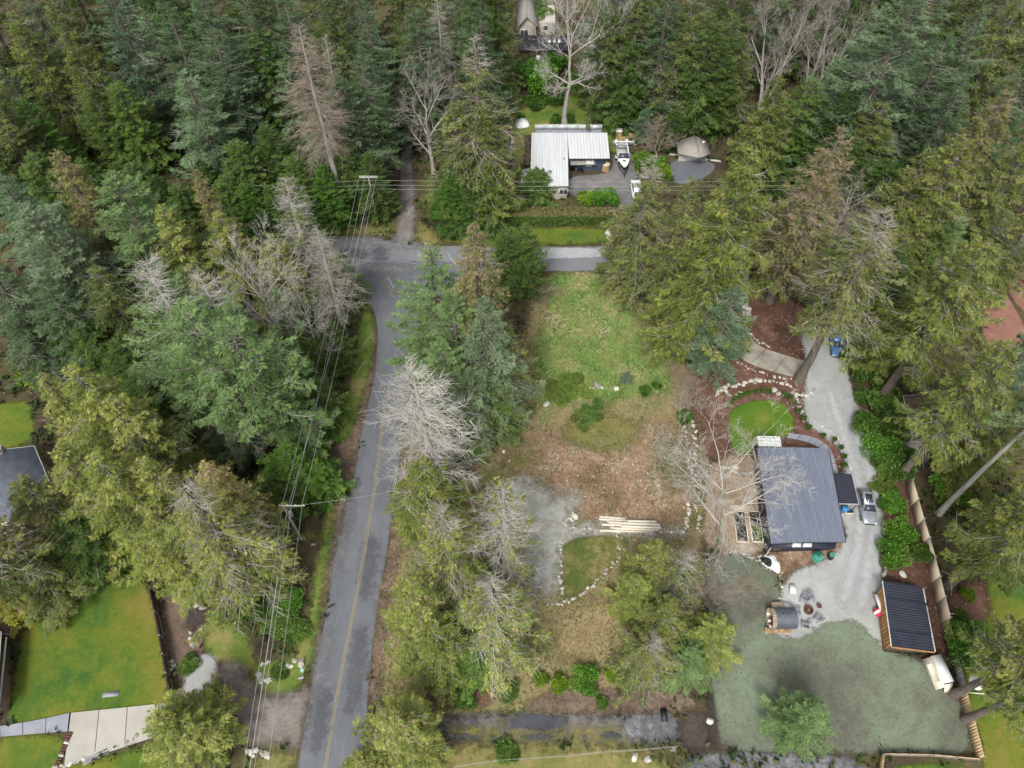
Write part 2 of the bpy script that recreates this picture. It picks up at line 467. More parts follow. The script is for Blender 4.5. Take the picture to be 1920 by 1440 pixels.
G = {}
G['floor'] = ground_mat('forest_floor', [(0.0, (0.030, 0.022, 0.016)), (0.35, (0.075, 0.052, 0.036)), (0.6, (0.075, 0.075, 0.03)), (1.0, (0.16, 0.105, 0.065))], 0.12, 1.6, 0.5, edge=None)
G['rough'] = ground_mat('rough_grass', [(0.0, (0.085, 0.095, 0.035)), (0.32, (0.175, 0.180, 0.070)), (0.55, (0.265, 0.225, 0.115)), (0.78, (0.27, 0.195, 0.12)), (1.0, (0.38, 0.31, 0.21))], 0.13, 1.8, 0.5, edge=1.4, edge_amp=1.5)
G['meadow'] = ground_mat('meadow_grass', [(0.0, (0.095, 0.175, 0.042)), (0.44, (0.165, 0.262, 0.068)), (0.64, (0.250, 0.290, 0.110)), (0.80, (0.39, 0.335, 0.195)), (1.0, (0.47, 0.385, 0.25))], 0.16, 1.1, 0.52, edge=1.6, edge_amp=1.6, streak=(1, .5, 1))
G['earth'] = ground_mat('leaf_litter', [(0.0, (0.10, 0.085, 0.045)), (0.3, (0.215, 0.140, 0.090)), (0.55, (0.335, 0.222, 0.145)), (0.75, (0.36, 0.285, 0.215)), (1.0, (0.46, 0.40, 0.34))], 0.14, 2.0, 0.5, edge=4.0, edge_amp=3.0, speck=(4.0, 0.955, (0.58, 0.52, 0.45)))
G['gravel'] = ground_mat('grey_gravel', [(0.0, (0.235, 0.235, 0.215)), (0.5, (0.37, 0.375, 0.36)), (1.0, (0.50, 0.51, 0.50))], 0.22, 5.0, 0.5, edge=0.8, edge_amp=0.7, contrast=2.4)
G['gravel2'] = ground_mat('weedy_gravel', [(0.0, (0.16, 0.14, 0.095)), (0.4, (0.30, 0.295, 0.255)), (1.0, (0.50, 0.505, 0.49))], 0.25, 3.4, 0.5, edge=3.0, edge_amp=2.8)
G['asphalt'] = ground_mat('asphalt', [(0.0, (0.085, 0.092, 0.105)), (0.5, (0.135, 0.143, 0.158)), (1.0, (0.20, 0.207, 0.22))], 0.09, 1.3, 0.5, 0.25, rough=0.75, edge=0.25, edge_amp=0.22, spec=0.3, streak=(1.6, .35, 1), contrast=2.0)
G['asphalt2'] = ground_mat('older_asphalt', [(0.0, (0.125, 0.13, 0.14)), (0.5, (0.18, 0.185, 0.195)), (1.0, (0.25, 0.255, 0.26))], 0.11, 1.3, 0.4, 0.25, rough=0.75, edge=0.3, edge_amp=0.3, spec=0.3, streak=(.35, 1.5, 1), contrast=1.9)
G['asphalt3'] = ground_mat('dark_asphalt', [(0.0, (0.10, 0.10, 0.105)), (0.5, (0.155, 0.15, 0.15)), (1.0, (0.235, 0.225, 0.21))], 0.2, 1.6, 0.45, 0.25, rough=0.85, edge=0.5, edge_amp=0.5)
G['shoulder'] = ground_mat('road_shoulder_dirt', [(0.0, (0.075, 0.055, 0.042)), (0.5, (0.165, 0.12, 0.09)), (1.0, (0.30, 0.215, 0.15))], 0.2, 2.2, 0.55, edge=1.0, edge_amp=1.1)
G['verge'] = ground_mat('verge_grass', [(0.0, (0.065, 0.115, 0.022)), (0.45, (0.125, 0.180, 0.034)), (0.7, (0.215, 0.205, 0.065)), (1.0, (0.30, 0.235, 0.12))], 0.2, 1.5, 0.4, edge=1.2, edge_amp=1.1)
G['lawn'] = ground_mat('bright_lawn', [(0.0, (0.045, 0.105, 0.020)), (0.36, (0.088, 0.140, 0.020)), (0.66, (0.140, 0.158, 0.022)), (1.0, (0.19, 0.165, 0.040))], 0.11, 1.6, 0.42, contrast=4.5, edge=0.9, edge_amp=0.8)
G['oval'] = ground_mat('oval_lawn_grass', [(0.0, (0.050, 0.125, 0.014)), (0.45, (0.085, 0.165, 0.018)), (0.75, (0.155, 0.19, 0.03)), (1.0, (0.24, 0.22, 0.06))], 0.16, 1.4, 0.3, edge=0.5, edge_amp=0.45)
G['garden'] = ground_mat('garden_grass', [(0.0, (0.050, 0.088, 0.018)), (0.36, (0.105, 0.128, 0.034)), (0.6, (0.19, 0.165, 0.065)), (1.0, (0.33, 0.255, 0.13))], 0.2, 1.6, 0.6, edge=0.6, edge_amp=0.5)
G['seeded'] = ground_mat('seeded_lawn', [(0.0, (0.080, 0.078, 0.064)), (0.34, (0.120, 0.124, 0.090)), (0.62, (0.160, 0.190, 0.132)), (1.0, (0.205, 0.262, 0.188))], 0.085, 1.5, 0.40, edge=0.9, edge_amp=0.8, contrast=2.9, speck=(5.0, 0.975, (0.07, 0.07, 0.055)))
G['mulch'] = ground_mat('bark_mulch', [(0.0, (0.055, 0.030, 0.022)), (0.5, (0.125, 0.068, 0.048)), (1.0, (0.23, 0.135, 0.095))], 0.22, 2.6, 0.6, edge=1.0, edge_amp=0.9, speck=(5.0, 0.97, (0.45, 0.35, 0.28)))
G['chips'] = ground_mat('wood_chips', [(0.0, (0.19, 0.125, 0.08)), (0.5, (0.33, 0.245, 0.165)), (1.0, (0.47, 0.37, 0.27))], 0.3, 2.6, 0.55, edge=1.0, edge_amp=0.9)
G['mud'] = ground_mat('muddy_gravel', [(0.0, (0.040, 0.038, 0.038)), (0.45, (0.105, 0.098, 0.090)), (1.0, (0.25, 0.235, 0.21))], 0.3, 2.2, 0.55, edge=0.9, edge_amp=0.9)
G['crushed'] = ground_mat('dark_crushed_rock', [(0.0, (0.065, 0.066, 0.07)), (0.5, (0.135, 0.137, 0.142)), (1.0, (0.34, 0.34, 0.34))], 0.3, 2.6, 0.6, edge=0.8, edge_amp=0.8)
G['water'] = ground_mat('puddle_water', [(0.0, (0.035, 0.037, 0.042)), (1.0, (0.075, 0.077, 0.085))], 0.4, 0.8, 0.3, 0.0, rough=0.06, edge=0.25, edge_amp=0.8, spec=0.8)
G['court'] = ground_mat('red_clay', [(0.0, (0.165, 0.085, 0.062)), (0.5, (0.24, 0.122, 0.09)), (1.0, (0.32, 0.17, 0.13))], 0.15, 1.2, 0.4, edge=0.4, edge_amp=0.3)
G['burrow'] = ground_mat('dark_earth', [(0.0, (0.035, 0.028, 0.026)), (1.0, (0.095, 0.075, 0.066))], 0.3, 2.0, 0.5, edge=1.0, edge_amp=0.9)
G['dirt'] = ground_mat('packed_dirt', [(0.0, (0.10, 0.08, 0.066)), (0.5, (0.185, 0.158, 0.138)), (1.0, (0.29, 0.26, 0.23))], 0.25, 2.6, 0.5, edge=1.6, edge_amp=1.4)
G['lane'] = ground_mat('worn_lane_surface', [(0.0, (0.12, 0.105, 0.09)), (0.5, (0.19, 0.172, 0.155)), (1.0, (0.27, 0.25, 0.23))], 0.3, 1.8, 0.5, edge=1.2, edge_amp=1.0)
G['patch'] = ground_mat('wheel_track_gravel', [(0.0, (0.42, 0.43, 0.43)), (1.0, (0.54, 0.55, 0.55))], 0.3, 5.0, 0.5, edge=2.0, edge_amp=0.5)
G['ground_tan'] = ground_mat('tan_dry_grass', [(0.0, (0.16, 0.13, 0.06)), (0.5, (0.27, 0.215, 0.11)), (1.0, (0.37, 0.30, 0.17))], 0.2, 1.8, 0.5, edge=2.6, edge_amp=2.2)
G['yellowgrass'] = ground_mat('yellow_green_grass', [(0.0, (0.10, 0.115, 0.03)), (0.5, (0.185, 0.18, 0.06)), (1.0, (0.29, 0.23, 0.10))], 0.2, 1.6, 0.5, edge=2.4, edge_amp=2.2)
G['moss'] = ground_mat('mossy_soil', [(0.0, (0.08, 0.085, 0.03)), (0.5, (0.155, 0.14, 0.055)), (1.0, (0.26, 0.20, 0.12))], 0.3, 1.8, 0.5, edge=5.0, edge_amp=4.0)

# one sheet to the horizon, finer near the lots
gm = MB()
gm.add([[-3000, -3000, 0], [3000, -3000, 0], [3000, 3000, 0], [-3000, 3000, 0]], [[0, 1, 2, 3]])
o = gm.build('ground', G['floor']); o['kind'] = 'structure'

# --- central lots
sheet('rough_ground', [(1005, 512), (1135, 508), (1205, 560), (1255, 650), (1320, 720), (1335, 860), (1310, 1060), (1332, 1338), (820, 1338), (690, 1330), (705, 1180), (735, 1010), (745, 900), (790, 760), (900, 840), (930, 760), (985, 640)], G['rough'], 1.0)
sheet('meadow', [(1022, 512), (1132, 510), (1150, 545), (1190, 585), (1215, 640), (1250, 680), (1262, 725), (1225, 745), (1120, 750), (1005, 770), (1000, 700), (1010, 620), (1030, 575)], G['meadow'], 0.8)
sheet('leaf_litter_ground', [(935, 835), (1010, 800), (1120, 830), (1200, 790), (1300, 800), (1305, 900), (1290, 992), (1150, 985), (1070, 975), (1060, 930), (985, 890), (940, 900)], G['earth'], 0.8)
sheet('dry_grass', [(1040, 1130), (1130, 1120), (1180, 1150), (1190, 1230), (1120, 1260), (1040, 1240)], G['ground_tan'], 0.8)
sheet('moss_patch', [(1060, 790), (1120, 770), (1190, 790), (1200, 830), (1130, 850), (1060, 830)], G['yellowgrass'], 0.7, 2.2, clear=False)
sheet('moss_patch', [(940, 850), (1000, 820), (1010, 860), (960, 900)], G['moss'], 0.7, 2.2, clear=False)
sheet('moss_patch', [(1230, 830), (1290, 810), (1295, 900), (1250, 930)], G['moss'], 0.7, 2.2, clear=False)
sheet('gravel_pad', [(952, 905), (985, 892), (1010, 915), (1055, 930), (1090, 925), (1085, 955), (1060, 975), (1120, 988), (1285, 996), (1285, 1003), (1150, 1002), (1060, 1010), (1052, 1060), (1050, 1115), (1010, 1120), (985, 1060), (965, 1000), (945, 960)], G['gravel2'], 0.6)
sheet('garden_lawn', [(1056, 1012), (1150, 1003), (1178, 1010), (1172, 1035), (1150, 1060), (1115, 1095), (1082, 1114), (1056, 1122), (1052, 1060)], G['garden'], 0.5, smooth=1)
# --- the road system
sheet('cross_road', [(560, 442), (705, 443), (740, 458), (830, 462), (1150, 463), (1500, 450), (2100, 420), (2100, 455), (1500, 497), (1140, 508), (880, 509), (640, 512), (560, 480)], G['asphalt2'], 0.8, 0.6, smooth=1)
ROAD_L = [(661, 538), (679, 550), (697, 572), (705, 597), (708, 630), (703, 697), (690, 757), (675, 813), (661, 905), (650, 952), (638, 1004), (626, 1046), (605, 1188), (595, 1230), (580, 1313), (561, 1417), (548, 1500), (525, 1640)]
ROAD_R = [(655, 1640), (684, 1440), (689, 1320), (695, 1250), (709, 1130), (724, 1050), (732, 993), (738, 950), (746, 900), (752, 840), (758, 760), (765, 690), (776, 640), (795, 590), (830, 545), (880, 509), (880, 490), (650, 490)]
sheet('main_road', ROAD_L + ROAD_R, G['asphalt'], 0.7, 0.6, smooth=1)
sheet('lane', [(737, 459), (745, 420), (747, 380), (748, 330), (752, 280), (757, 230), (772, 230), (774, 280), (776, 330), (777, 400), (779, 459)], G['lane'], 0.6, 1.0)
sheet('road_shoulder', [(640, 640), (700, 600), (707, 630), (702, 697), (689, 757), (674, 813), (660, 905), (648, 952), (636, 1004), (624, 1046), (603, 1188), (593, 1230), (584, 1225), (595, 1170), (612, 1050), (622, 1000), (630, 950), (640, 900), (655, 830), (674, 760), (690, 690), (698, 640)], G['shoulder'], 0.6, 1.2, smooth=1)
sheet('dirt_pullout', [(585, 850), (625, 838), (668, 812), (660, 880), (648, 952), (630, 985), (622, 940), (618, 900)], G['shoulder'], 0.6)
sheet('right_shoulder', [(690, 1325), (696, 1250), (710, 1130), (725, 1050), (733, 993), (742, 940), (760, 960), (748, 1040), (728, 1150), (715, 1250), (712, 1330)], G['shoulder'], 0.6, 1.2)
sheet('curve_verge', [(682, 560), (697, 585), (702, 620), (694, 690), (672, 765), (655, 815), (628, 832), (612, 825), (640, 770), (662, 690), (672, 620)], G['verge'], 0.6)
sheet('lower_verge', [(618, 945), (628, 960), (618, 1030), (604, 1120), (590, 1210), (578, 1262), (560, 1292), (525, 1305), (490, 1300), (470, 1270), (480, 1235), (540, 1245), (572, 1190), (588, 1100), (600, 1020)], G['verge'], 0.6)
sheet('corner_verge', [(575, 432), (640, 428), (730, 420), (742, 425), (733, 442), (700, 441), (575, 440)], G['yellowgrass'], 0.6)
sheet('lane_verge', [(780, 418), (800, 420), (822, 450), (826, 461), (782, 459)], G['yellowgrass'], 0.6)
sheet('front_strip_lawn', [(832, 440), (930, 428), (1138, 426), (1146, 440), (1142, 459), (832, 460)], G['lawn'], 0.6, 0.8)
# --- upper house lot
sheet('back_lawn', [(952, 188), (1000, 178), (1100, 180), (1140, 200), (1150, 235), (1172, 262), (1168, 285), (1140, 285), (1000, 240), (985, 300), (975, 325), (955, 330), (965, 250), (950, 220)], G['verge'], 0.8)
sheet('house_driveway', [(1062, 330), (1130, 327), (1148, 318), (1150, 285), (1190, 285), (1196, 330), (1192, 398), (1165, 398), (1152, 378), (1060, 368)], G['asphalt3'], 0.6, 0.8, smooth=1)
sheet('side_bed', [(960, 335), (985, 330), (1000, 375), (940, 385)], G['mulch'], 0.8)
sheet('garage_driveway', [(1254, 296), (1332, 300), (1345, 318), (1300, 345), (1254, 345)], G['asphalt'], 0.6, 0.8, smooth=1)
# --- right neighbour lot
sheet('mulch_bed', [(1395, 545), (1500, 560), (1530, 610), (1520, 690), (1530, 740), (1520, 775), (1600, 840), (1615, 900), (1565, 900), (1330, 880), (1300, 800), (1290, 720), (1360, 640), (1380, 590)], G['mulch'], 0.8)
sheet('chip_yard', [(1330, 860), (1400, 850), (1440, 870), (1450, 1030), (1400, 1045), (1340, 1040), (1315, 1000)], G['chips'], 0.7)
sheet('house_bed', [(1440, 1018), (1590, 1010), (1570, 1050), (1500, 1062), (1465, 1095), (1440, 1060)], G['earth'], 0.7)
sheet('mulch_strip', [(1580, 620), (1615, 700), (1640, 800), (1668, 900), (1700, 905), (1730, 1000), (1760, 1110), (1790, 1220), (1750, 1240), (1735, 1100), (1655, 1090), (1648, 1000), (1650, 900), (1625, 800), (1596, 720)], G['mulch'], 0.8)
sheet('gravel_drive', [(1500, 622), (1512, 612), (1560, 610), (1592, 625), (1588, 670), (1592, 720), (1612, 770), (1632, 830), (1650, 895), (1653, 960), (1650, 1050), (1653, 1110), (1665, 1222), (1640, 1240), (1600, 1200), (1560, 1190), (1510, 1215), (1455, 1215), (1430, 1190), (1455, 1150), (1462, 1110), (1490, 1070), (1545, 1052), (1580, 1030), (1590, 990), (1560, 950), (1570, 890), (1598, 880), (1580, 848), (1552, 822), (1520, 800), (1506, 770), (1512, 720), (1512, 670)], G['gravel'], 0.6, 1.2)
sheet('wheel_track', [(1545, 720), (1556, 720), (1590, 810), (1620, 900), (1628, 990), (1612, 1060), (1590, 1130), (1570, 1130), (1590, 1060), (1606, 990), (1602, 900), (1572, 810)], G['patch'], 0.7, 1.6, clear=False)
sheet('wheel_track', [(1580, 740), (1590, 740), (1625, 830), (1644, 900), (1646, 990), (1635, 1060), (1625, 1140), (1605, 1140), (1618, 1060), (1632, 990), (1630, 900), (1606, 830)], G['patch'], 0.7, 1.6, clear=False)
sheet('seeded_lawn', [(1322, 1064), (1340, 1045), (1375, 1037), (1420, 1052), (1452, 1075), (1463, 1100), (1463, 1130), (1446, 1150), (1436, 1180), (1462, 1197), (1500, 1200), (1535, 1178), (1575, 1160), (1618, 1172), (1652, 1212), (1680, 1226), (1742, 1245), (1795, 1290), (1812, 1340), (1826, 1420), (1700, 1412), (1560, 1412), (1350, 1412), (1338, 1340), (1325, 1200)], G['seeded'], 0.8, 1.0, smooth=1)
sheet('oval_lawn', [(1366, 808), (1366, 780), (1382, 760), (1430, 748), (1468, 755), (1487, 782), (1489, 806), (1470, 820), (1425, 826), (1412, 845), (1390, 862), (1372, 845)], G['oval'], 0.5, 0.9)
sheet('right_lawn', [(1800, 1290), (1830, 1190), (1850, 1090), (1900, 1050), (2080, 1040), (2140, 1560), (1850, 1560), (1846, 1430), (1830, 1350)], G['lawn'], 1.0)
sheet('bare_patch', [(1770, 1130), (1820, 1085), (1850, 1100), (1858, 1160), (1820, 1180), (1780, 1180)], G['mulch'], 0.8)
sheet('fenced_grass', [(1650, 1430), (1850, 1436), (1880, 1560), (1640, 1560)], G['lawn'], 1.0)
sheet('red_court', [(1846, 560), (1866, 530), (1895, 560), (1935, 640), (1930, 668), (1840, 655)], G['court'], 0.7, 0.6, smooth=1)
sheet('red_court', [(1866, 512), (1930, 500), (2000, 520), (1990, 600), (1925, 600)], G['court'], 0.7, 0.8, clear=False)
sheet('side_pavement', [(1835, 430), (1872, 418), (1960, 470), (1960, 505), (1880, 490), (1845, 500)], G['asphalt'], 0.7, 0.7)
# --- bottom strip
sheet('muddy_track', [(806, 1338), (1335, 1338), (1338, 1396), (850, 1394), (815, 1368)], G['mud'], 0.6, smooth=1)
sheet('track_grass', [(850, 1374), (870, 1368), (1010, 1376), (1150, 1368), (1180, 1378), (1100, 1382), (960, 1384)], G['yellowgrass'], 0.5, 1.0)
sheet('crushed_rock', [(1175, 1340), (1270, 1336), (1275, 1380), (1230, 1396), (1180, 1388), (1165, 1360)], G['crushed'], 0.5)
sheet('crushed_rock', [(1270, 1415), (1380, 1412), (1500, 1416), (1645, 1424), (1640, 1560), (1270, 1560)], G['crushed'], 0.6, clear=False)
sheet('dirt_bank', [(1270, 1336), (1332, 1330), (1345, 1405), (1275, 1412)], G['burrow'], 0.6)
sheet('dirt_bank', [(1322, 1290), (1336, 1290), (1348, 1408), (1334, 1408)], G['burrow'], 0.5, clear=False)
for pts in ([(950, 1352), (985, 1341), (1070, 1344), (1060, 1358), (1020, 1370), (990, 1366), (962, 1366)], [(877, 1344), (895, 1343), (897, 1354), (884, 1358)],
            [(978, 1378), (1036, 1376), (1036, 1388), (980, 1390)], [(1125, 1376), (1168, 1372), (1168, 1384), (1128, 1386)], [(850, 1378), (905, 1380), (900, 1390), (855, 1388)], [(908, 1344), (925, 1343), (920, 1352), (910, 1353)], [(1100, 1344), (1150, 1341), (1140, 1350), (1100, 1352)]):
    sheet('puddle', pts, G['water'], 0.4, 0.8, clear=False)
sheet('bottom_grass', [(850, 1397), (1270, 1396), (1272, 1560), (800, 1560), (845, 1420)], G['yellowgrass'], 0.8)
sheet('planting_bed', [(1020, 1300), (1080, 1290), (1300, 1295), (1320, 1335), (960, 1336)], G['shoulder'], 0.8, 1.8, clear=False)
sheet('bracken_ground', [(800, 1285), (850, 1240), (930, 1260), (940, 1320), (860, 1330), (800, 1320)], G['mulch'], 0.8, 1.6, clear=False)
# --- left lots
sheet('left_lawn', [(14, 1368), (22, 1290), (40, 1200), (62, 1140), (130, 1085), (215, 1055), (270, 1080), (288, 1130), (318, 1300), (325, 1345), (135, 1345)], G['lawn'], 0.8, 1.0, smooth=1)
sheet('lower_left_lawn', [(-40, 1386), (125, 1372), (118, 1450), (330, 1380), (340, 1560), (-60, 1560)], G['lawn'], 0.8, 1.0)
sheet('far_left_lawn', [(-60, 780), (40, 745), (62, 770), (66, 835), (-60, 850)], G['lawn'], 0.8)
sheet('left_mulch', [(290, 1110), (380, 1110), (392, 1170), (375, 1235), (330, 1300)], G['shoulder'], 0.8)
sheet('burrow_hole', [(352, 1140), (385, 1140), (388, 1180), (365, 1190), (350, 1170)], G['burrow'], 0.5)
sheet('left_rough_grass', [(385, 1165), (420, 1130), (470, 1200), (480, 1260), (450, 1260), (410, 1240), (385, 1225)], G['verge'], 0.7)
sheet('dirt_drive', [(412, 1262), (420, 1240), (452, 1240), (470, 1285), (500, 1308), (560, 1302), (585, 1280), (560, 1420), (530, 1400), (470, 1400), (430, 1340)], G['dirt'], 0.7)
sheet('small_gravel', [(340, 1282), (362, 1245), (378, 1225), (402, 1232), (409, 1255), (395, 1290), (370, 1305), (346, 1304)], G['gravel'], 0.6)
sheet('drive_grass', [(478, 1408), (535, 1402), (555, 1440), (540, 1560), (450, 1560)], G['yellowgrass'], 0.7)

G['stain'] = ground_mat('dark_asphalt_stain', [(0.0, (0.095, 0.10, 0.108)), (1.0, (0.135, 0.14, 0.15))], 0.3, 1.5, 0.4, 0.2, rough=0.8, edge=2.2, edge_amp=1.6)
G['smear'] = ground_mat('pale_dust_smear', [(0.0, (0.17, 0.168, 0.168)), (1.0, (0.225, 0.222, 0.22))], 0.3, 1.5, 0.4, 0.2, rough=0.9, edge=2.6, edge_amp=2.0)
for pts in ([(700, 462), (722, 466), (722, 492), (706, 492)], [(640, 470), (690, 470), (690, 482), (640, 482)], [(690, 1010), (704, 1010), (690, 1120), (676, 1120)], [(672, 1180), (684, 1180), (668, 1330), (652, 1330)], [(600, 1290), (616, 1290), (602, 1400), (584, 1400)]):
    sheet('road_stain', pts, G['stain'], 0.5, 1.4, clear=False)
for pts in ([(680, 500), (790, 496), (780, 508), (690, 512)], [(712, 520), (728, 520), (748, 560), (732, 560)], [(640, 446), (760, 450), (820, 470), (700, 460)], [(655, 930), (663, 930), (632, 1080), (624, 1080)], [(606, 1190), (616, 1190), (600, 1300), (588, 1300)]):
    sheet('road_dust', pts, G['smear'], 0.5, 1.4, clear=False)

def strip(name, pts, w, material, z, closed=False, kind='structure'):
    """painted line or strip of constant width along a ground path"""
    p = chaikin(world_poly(pts), 2, False)
    d = np.gradient(p, axis=0); d /= np.linalg.norm(d, axis=1, keepdims=True)
    n = np.c_[-d[:, 1], d[:, 0]]
    a, b = p + n * w / 2, p - n * w / 2
    k = len(p)
    mb = MB().add(np.c_[np.vstack([a, b]), np.full(2 * k, z)], [[i, i + 1, k + i + 1, k + i] for i in range(k - 1)])
    o = mb.build(name, material)
    o['kind'] = kind
    return o

zr = SHEETS['main_road'][1] + 0.03
CL = [(722, 740), (713, 830), (704, 900), (689, 1000), (672, 1095), (656, 1180), (635, 1280), (613, 1420), (590, 1560)]
strip('centre_line', [(x - 1.3, y) for x, y in CL], 0.09, M['yellowline'], zr)
strip('centre_line', [(x + 2.4, y) for x, y in CL], 0.09, M['yellowline'], zr)
zc = max(zr, SHEETS['lane'][1]) + 0.004
strip('crack_seal', [(838, 473), (843, 480), (848, 490), (858, 499)], 0.18, M['sealer'], zc)
strip('crack_seal', [(727, 520), (733, 530), (739, 541)], 0.14, M['sealer'], zc)
strip('crack_seal', [(660, 487), (705, 491), (760, 489), (830, 510)], 0.07, M['sealer'], zc)
strip('crack_seal', [(764, 408), (768, 394)], 0.12, M['sealer'], zc + 0.02)
zp = SHEETS['cross_road'][1] + 0.004
G['sheen'] = ground_mat('wet_sheen_asphalt', [(0.0, (0.27, 0.275, 0.28)), (1.0, (0.42, 0.425, 0.43))], 0.2, 1.2, 0.4, 0.2, rough=0.75, edge=0.5, edge_amp=0.4, streak=(.4, 1.5, 1))
sheet('wet_sheen_lane', [(1000, 464), (1150, 465), (1150, 483), (1010, 486), (960, 487), (960, 466)], G['sheen'], 0.6, 0.8, clear=False)  # reflection off the wet far lane, painted in as a pale strip

# concrete drives made of separately cast slabs
def slabs(name, left, right, material, joint, n, thick=0.06, kindname='concrete_slab'):
    l, r = world_poly(left), world_poly(right)
    def resample(p, n):
        s = np.r_[0, np.cumsum(np.linalg.norm(np.diff(p, axis=0), axis=1))]
        u = np.linspace(0, s[-1], n)
        return np.c_[np.interp(u, s, p[:, 0]), np.interp(u, s, p[:, 1])]
    sub = 4
    l, r = resample(chaikin(l, 2, False), n * sub + 1), resample(chaikin(r, 2, False), n * sub + 1)
    base = MB().prism(np.vstack([l, r[::-1]]), -0.05, 0.10)
    z0 = 0.10
    root = base.build(name, joint); root['kind'] = 'structure'
    for k in range(n):
        a, b = l[k * sub:(k + 1) * sub + 1].copy(), r[k * sub:(k + 1) * sub + 1].copy()
        g = 0.035
        a[0] += (a[1] - a[0]) / np.linalg.norm(a[1] - a[0]) * g; b[0] += (b[1] - b[0]) / np.linalg.norm(b[1] - b[0]) * g
        a[-1] -= (a[-1] - a[-2]) / np.linalg.norm(a[-1] - a[-2]) * g; b[-1] -= (b[-1] - b[-2]) / np.linalg.norm(b[-1] - b[-2]) * g
        mb = MB().prism(np.vstack([a, b[::-1]]), z0 - 0.02, z0 + thick)
        mb.build(kindname, material, root)
    CLEAR.append(np.vstack([l, r[::-1]]))
    return root

slabs('concrete_drive', [(1388, 500), (1390, 560), (1389, 600), (1372, 628), (1376, 650), (1388, 674), (1420, 690), (1497, 711)], [(1404, 500), (1403, 560), (1402, 600), (1400, 618), (1408, 636), (1422, 650), (1450, 661), (1513, 679)], M['oldconcrete'], M['soil'], 8)
slabs('concrete_pad', [(134, 1337), (235, 1327), (345, 1315)], [(121, 1436), (240, 1400), (345, 1362)], M['concrete'], M['soil'], 4)
slabs('garden_path', [(0, 1362), (66, 1352), (132, 1337)], [(2, 1382), (66, 1376), (128, 1372)], M['greyconcrete'], M['soil'], 3)
slabs('foot_path', [(1478, 813), (1520, 818), (1556, 836), (1572, 890)], [(1474, 822), (1512, 828), (1545, 845), (1558, 890)], M['greyconcrete'], M['soil'], 6)
# ------------------------------------------------------------------ trees
def dirs(az):
    return np.c_[np.cos(az), np.sin(az), np.zeros_like(az)]

def sprays(mb, pos, d, side, ln, wd, tint, mat=0):
    """one spray = a pointed central frond and two side fronds, slightly folded"""
    n = len(pos)
    ln = ln[:, None]; wd = wd[:, None]
    up = np.cross(d, side)
    tip = pos + d * ln
    mid = pos + d * ln * 0.42
    a = mid + side * wd * 0.5 + up * wd * 0.12
    b = mid - side * wd * 0.5 + up * wd * 0.12
    v = np.stack([pos, a, tip, b], 1).reshape(-1, 3)
    base = (np.arange(n) * 4)[:, None]
    mb.add(v, base + np.array([[0, 1, 2, 3]]), mat, np.repeat(tint, 4))
    b3 = (np.arange(n) * 3)[:, None]
    for s in (1, -1):
        dd = d * 0.80 + side * s * 0.58 - up * 0.12
        p0 = pos + d * ln * 0.08
        q0 = pos + d * ln * 0.27
        v = np.stack([p0, q0, p0 + dd * ln * 0.66], 1).reshape(-1, 3)
        mb.add(v, b3 + np.array([[0, 1, 2]]), mat, np.repeat(tint + 0.04 * s, 3))

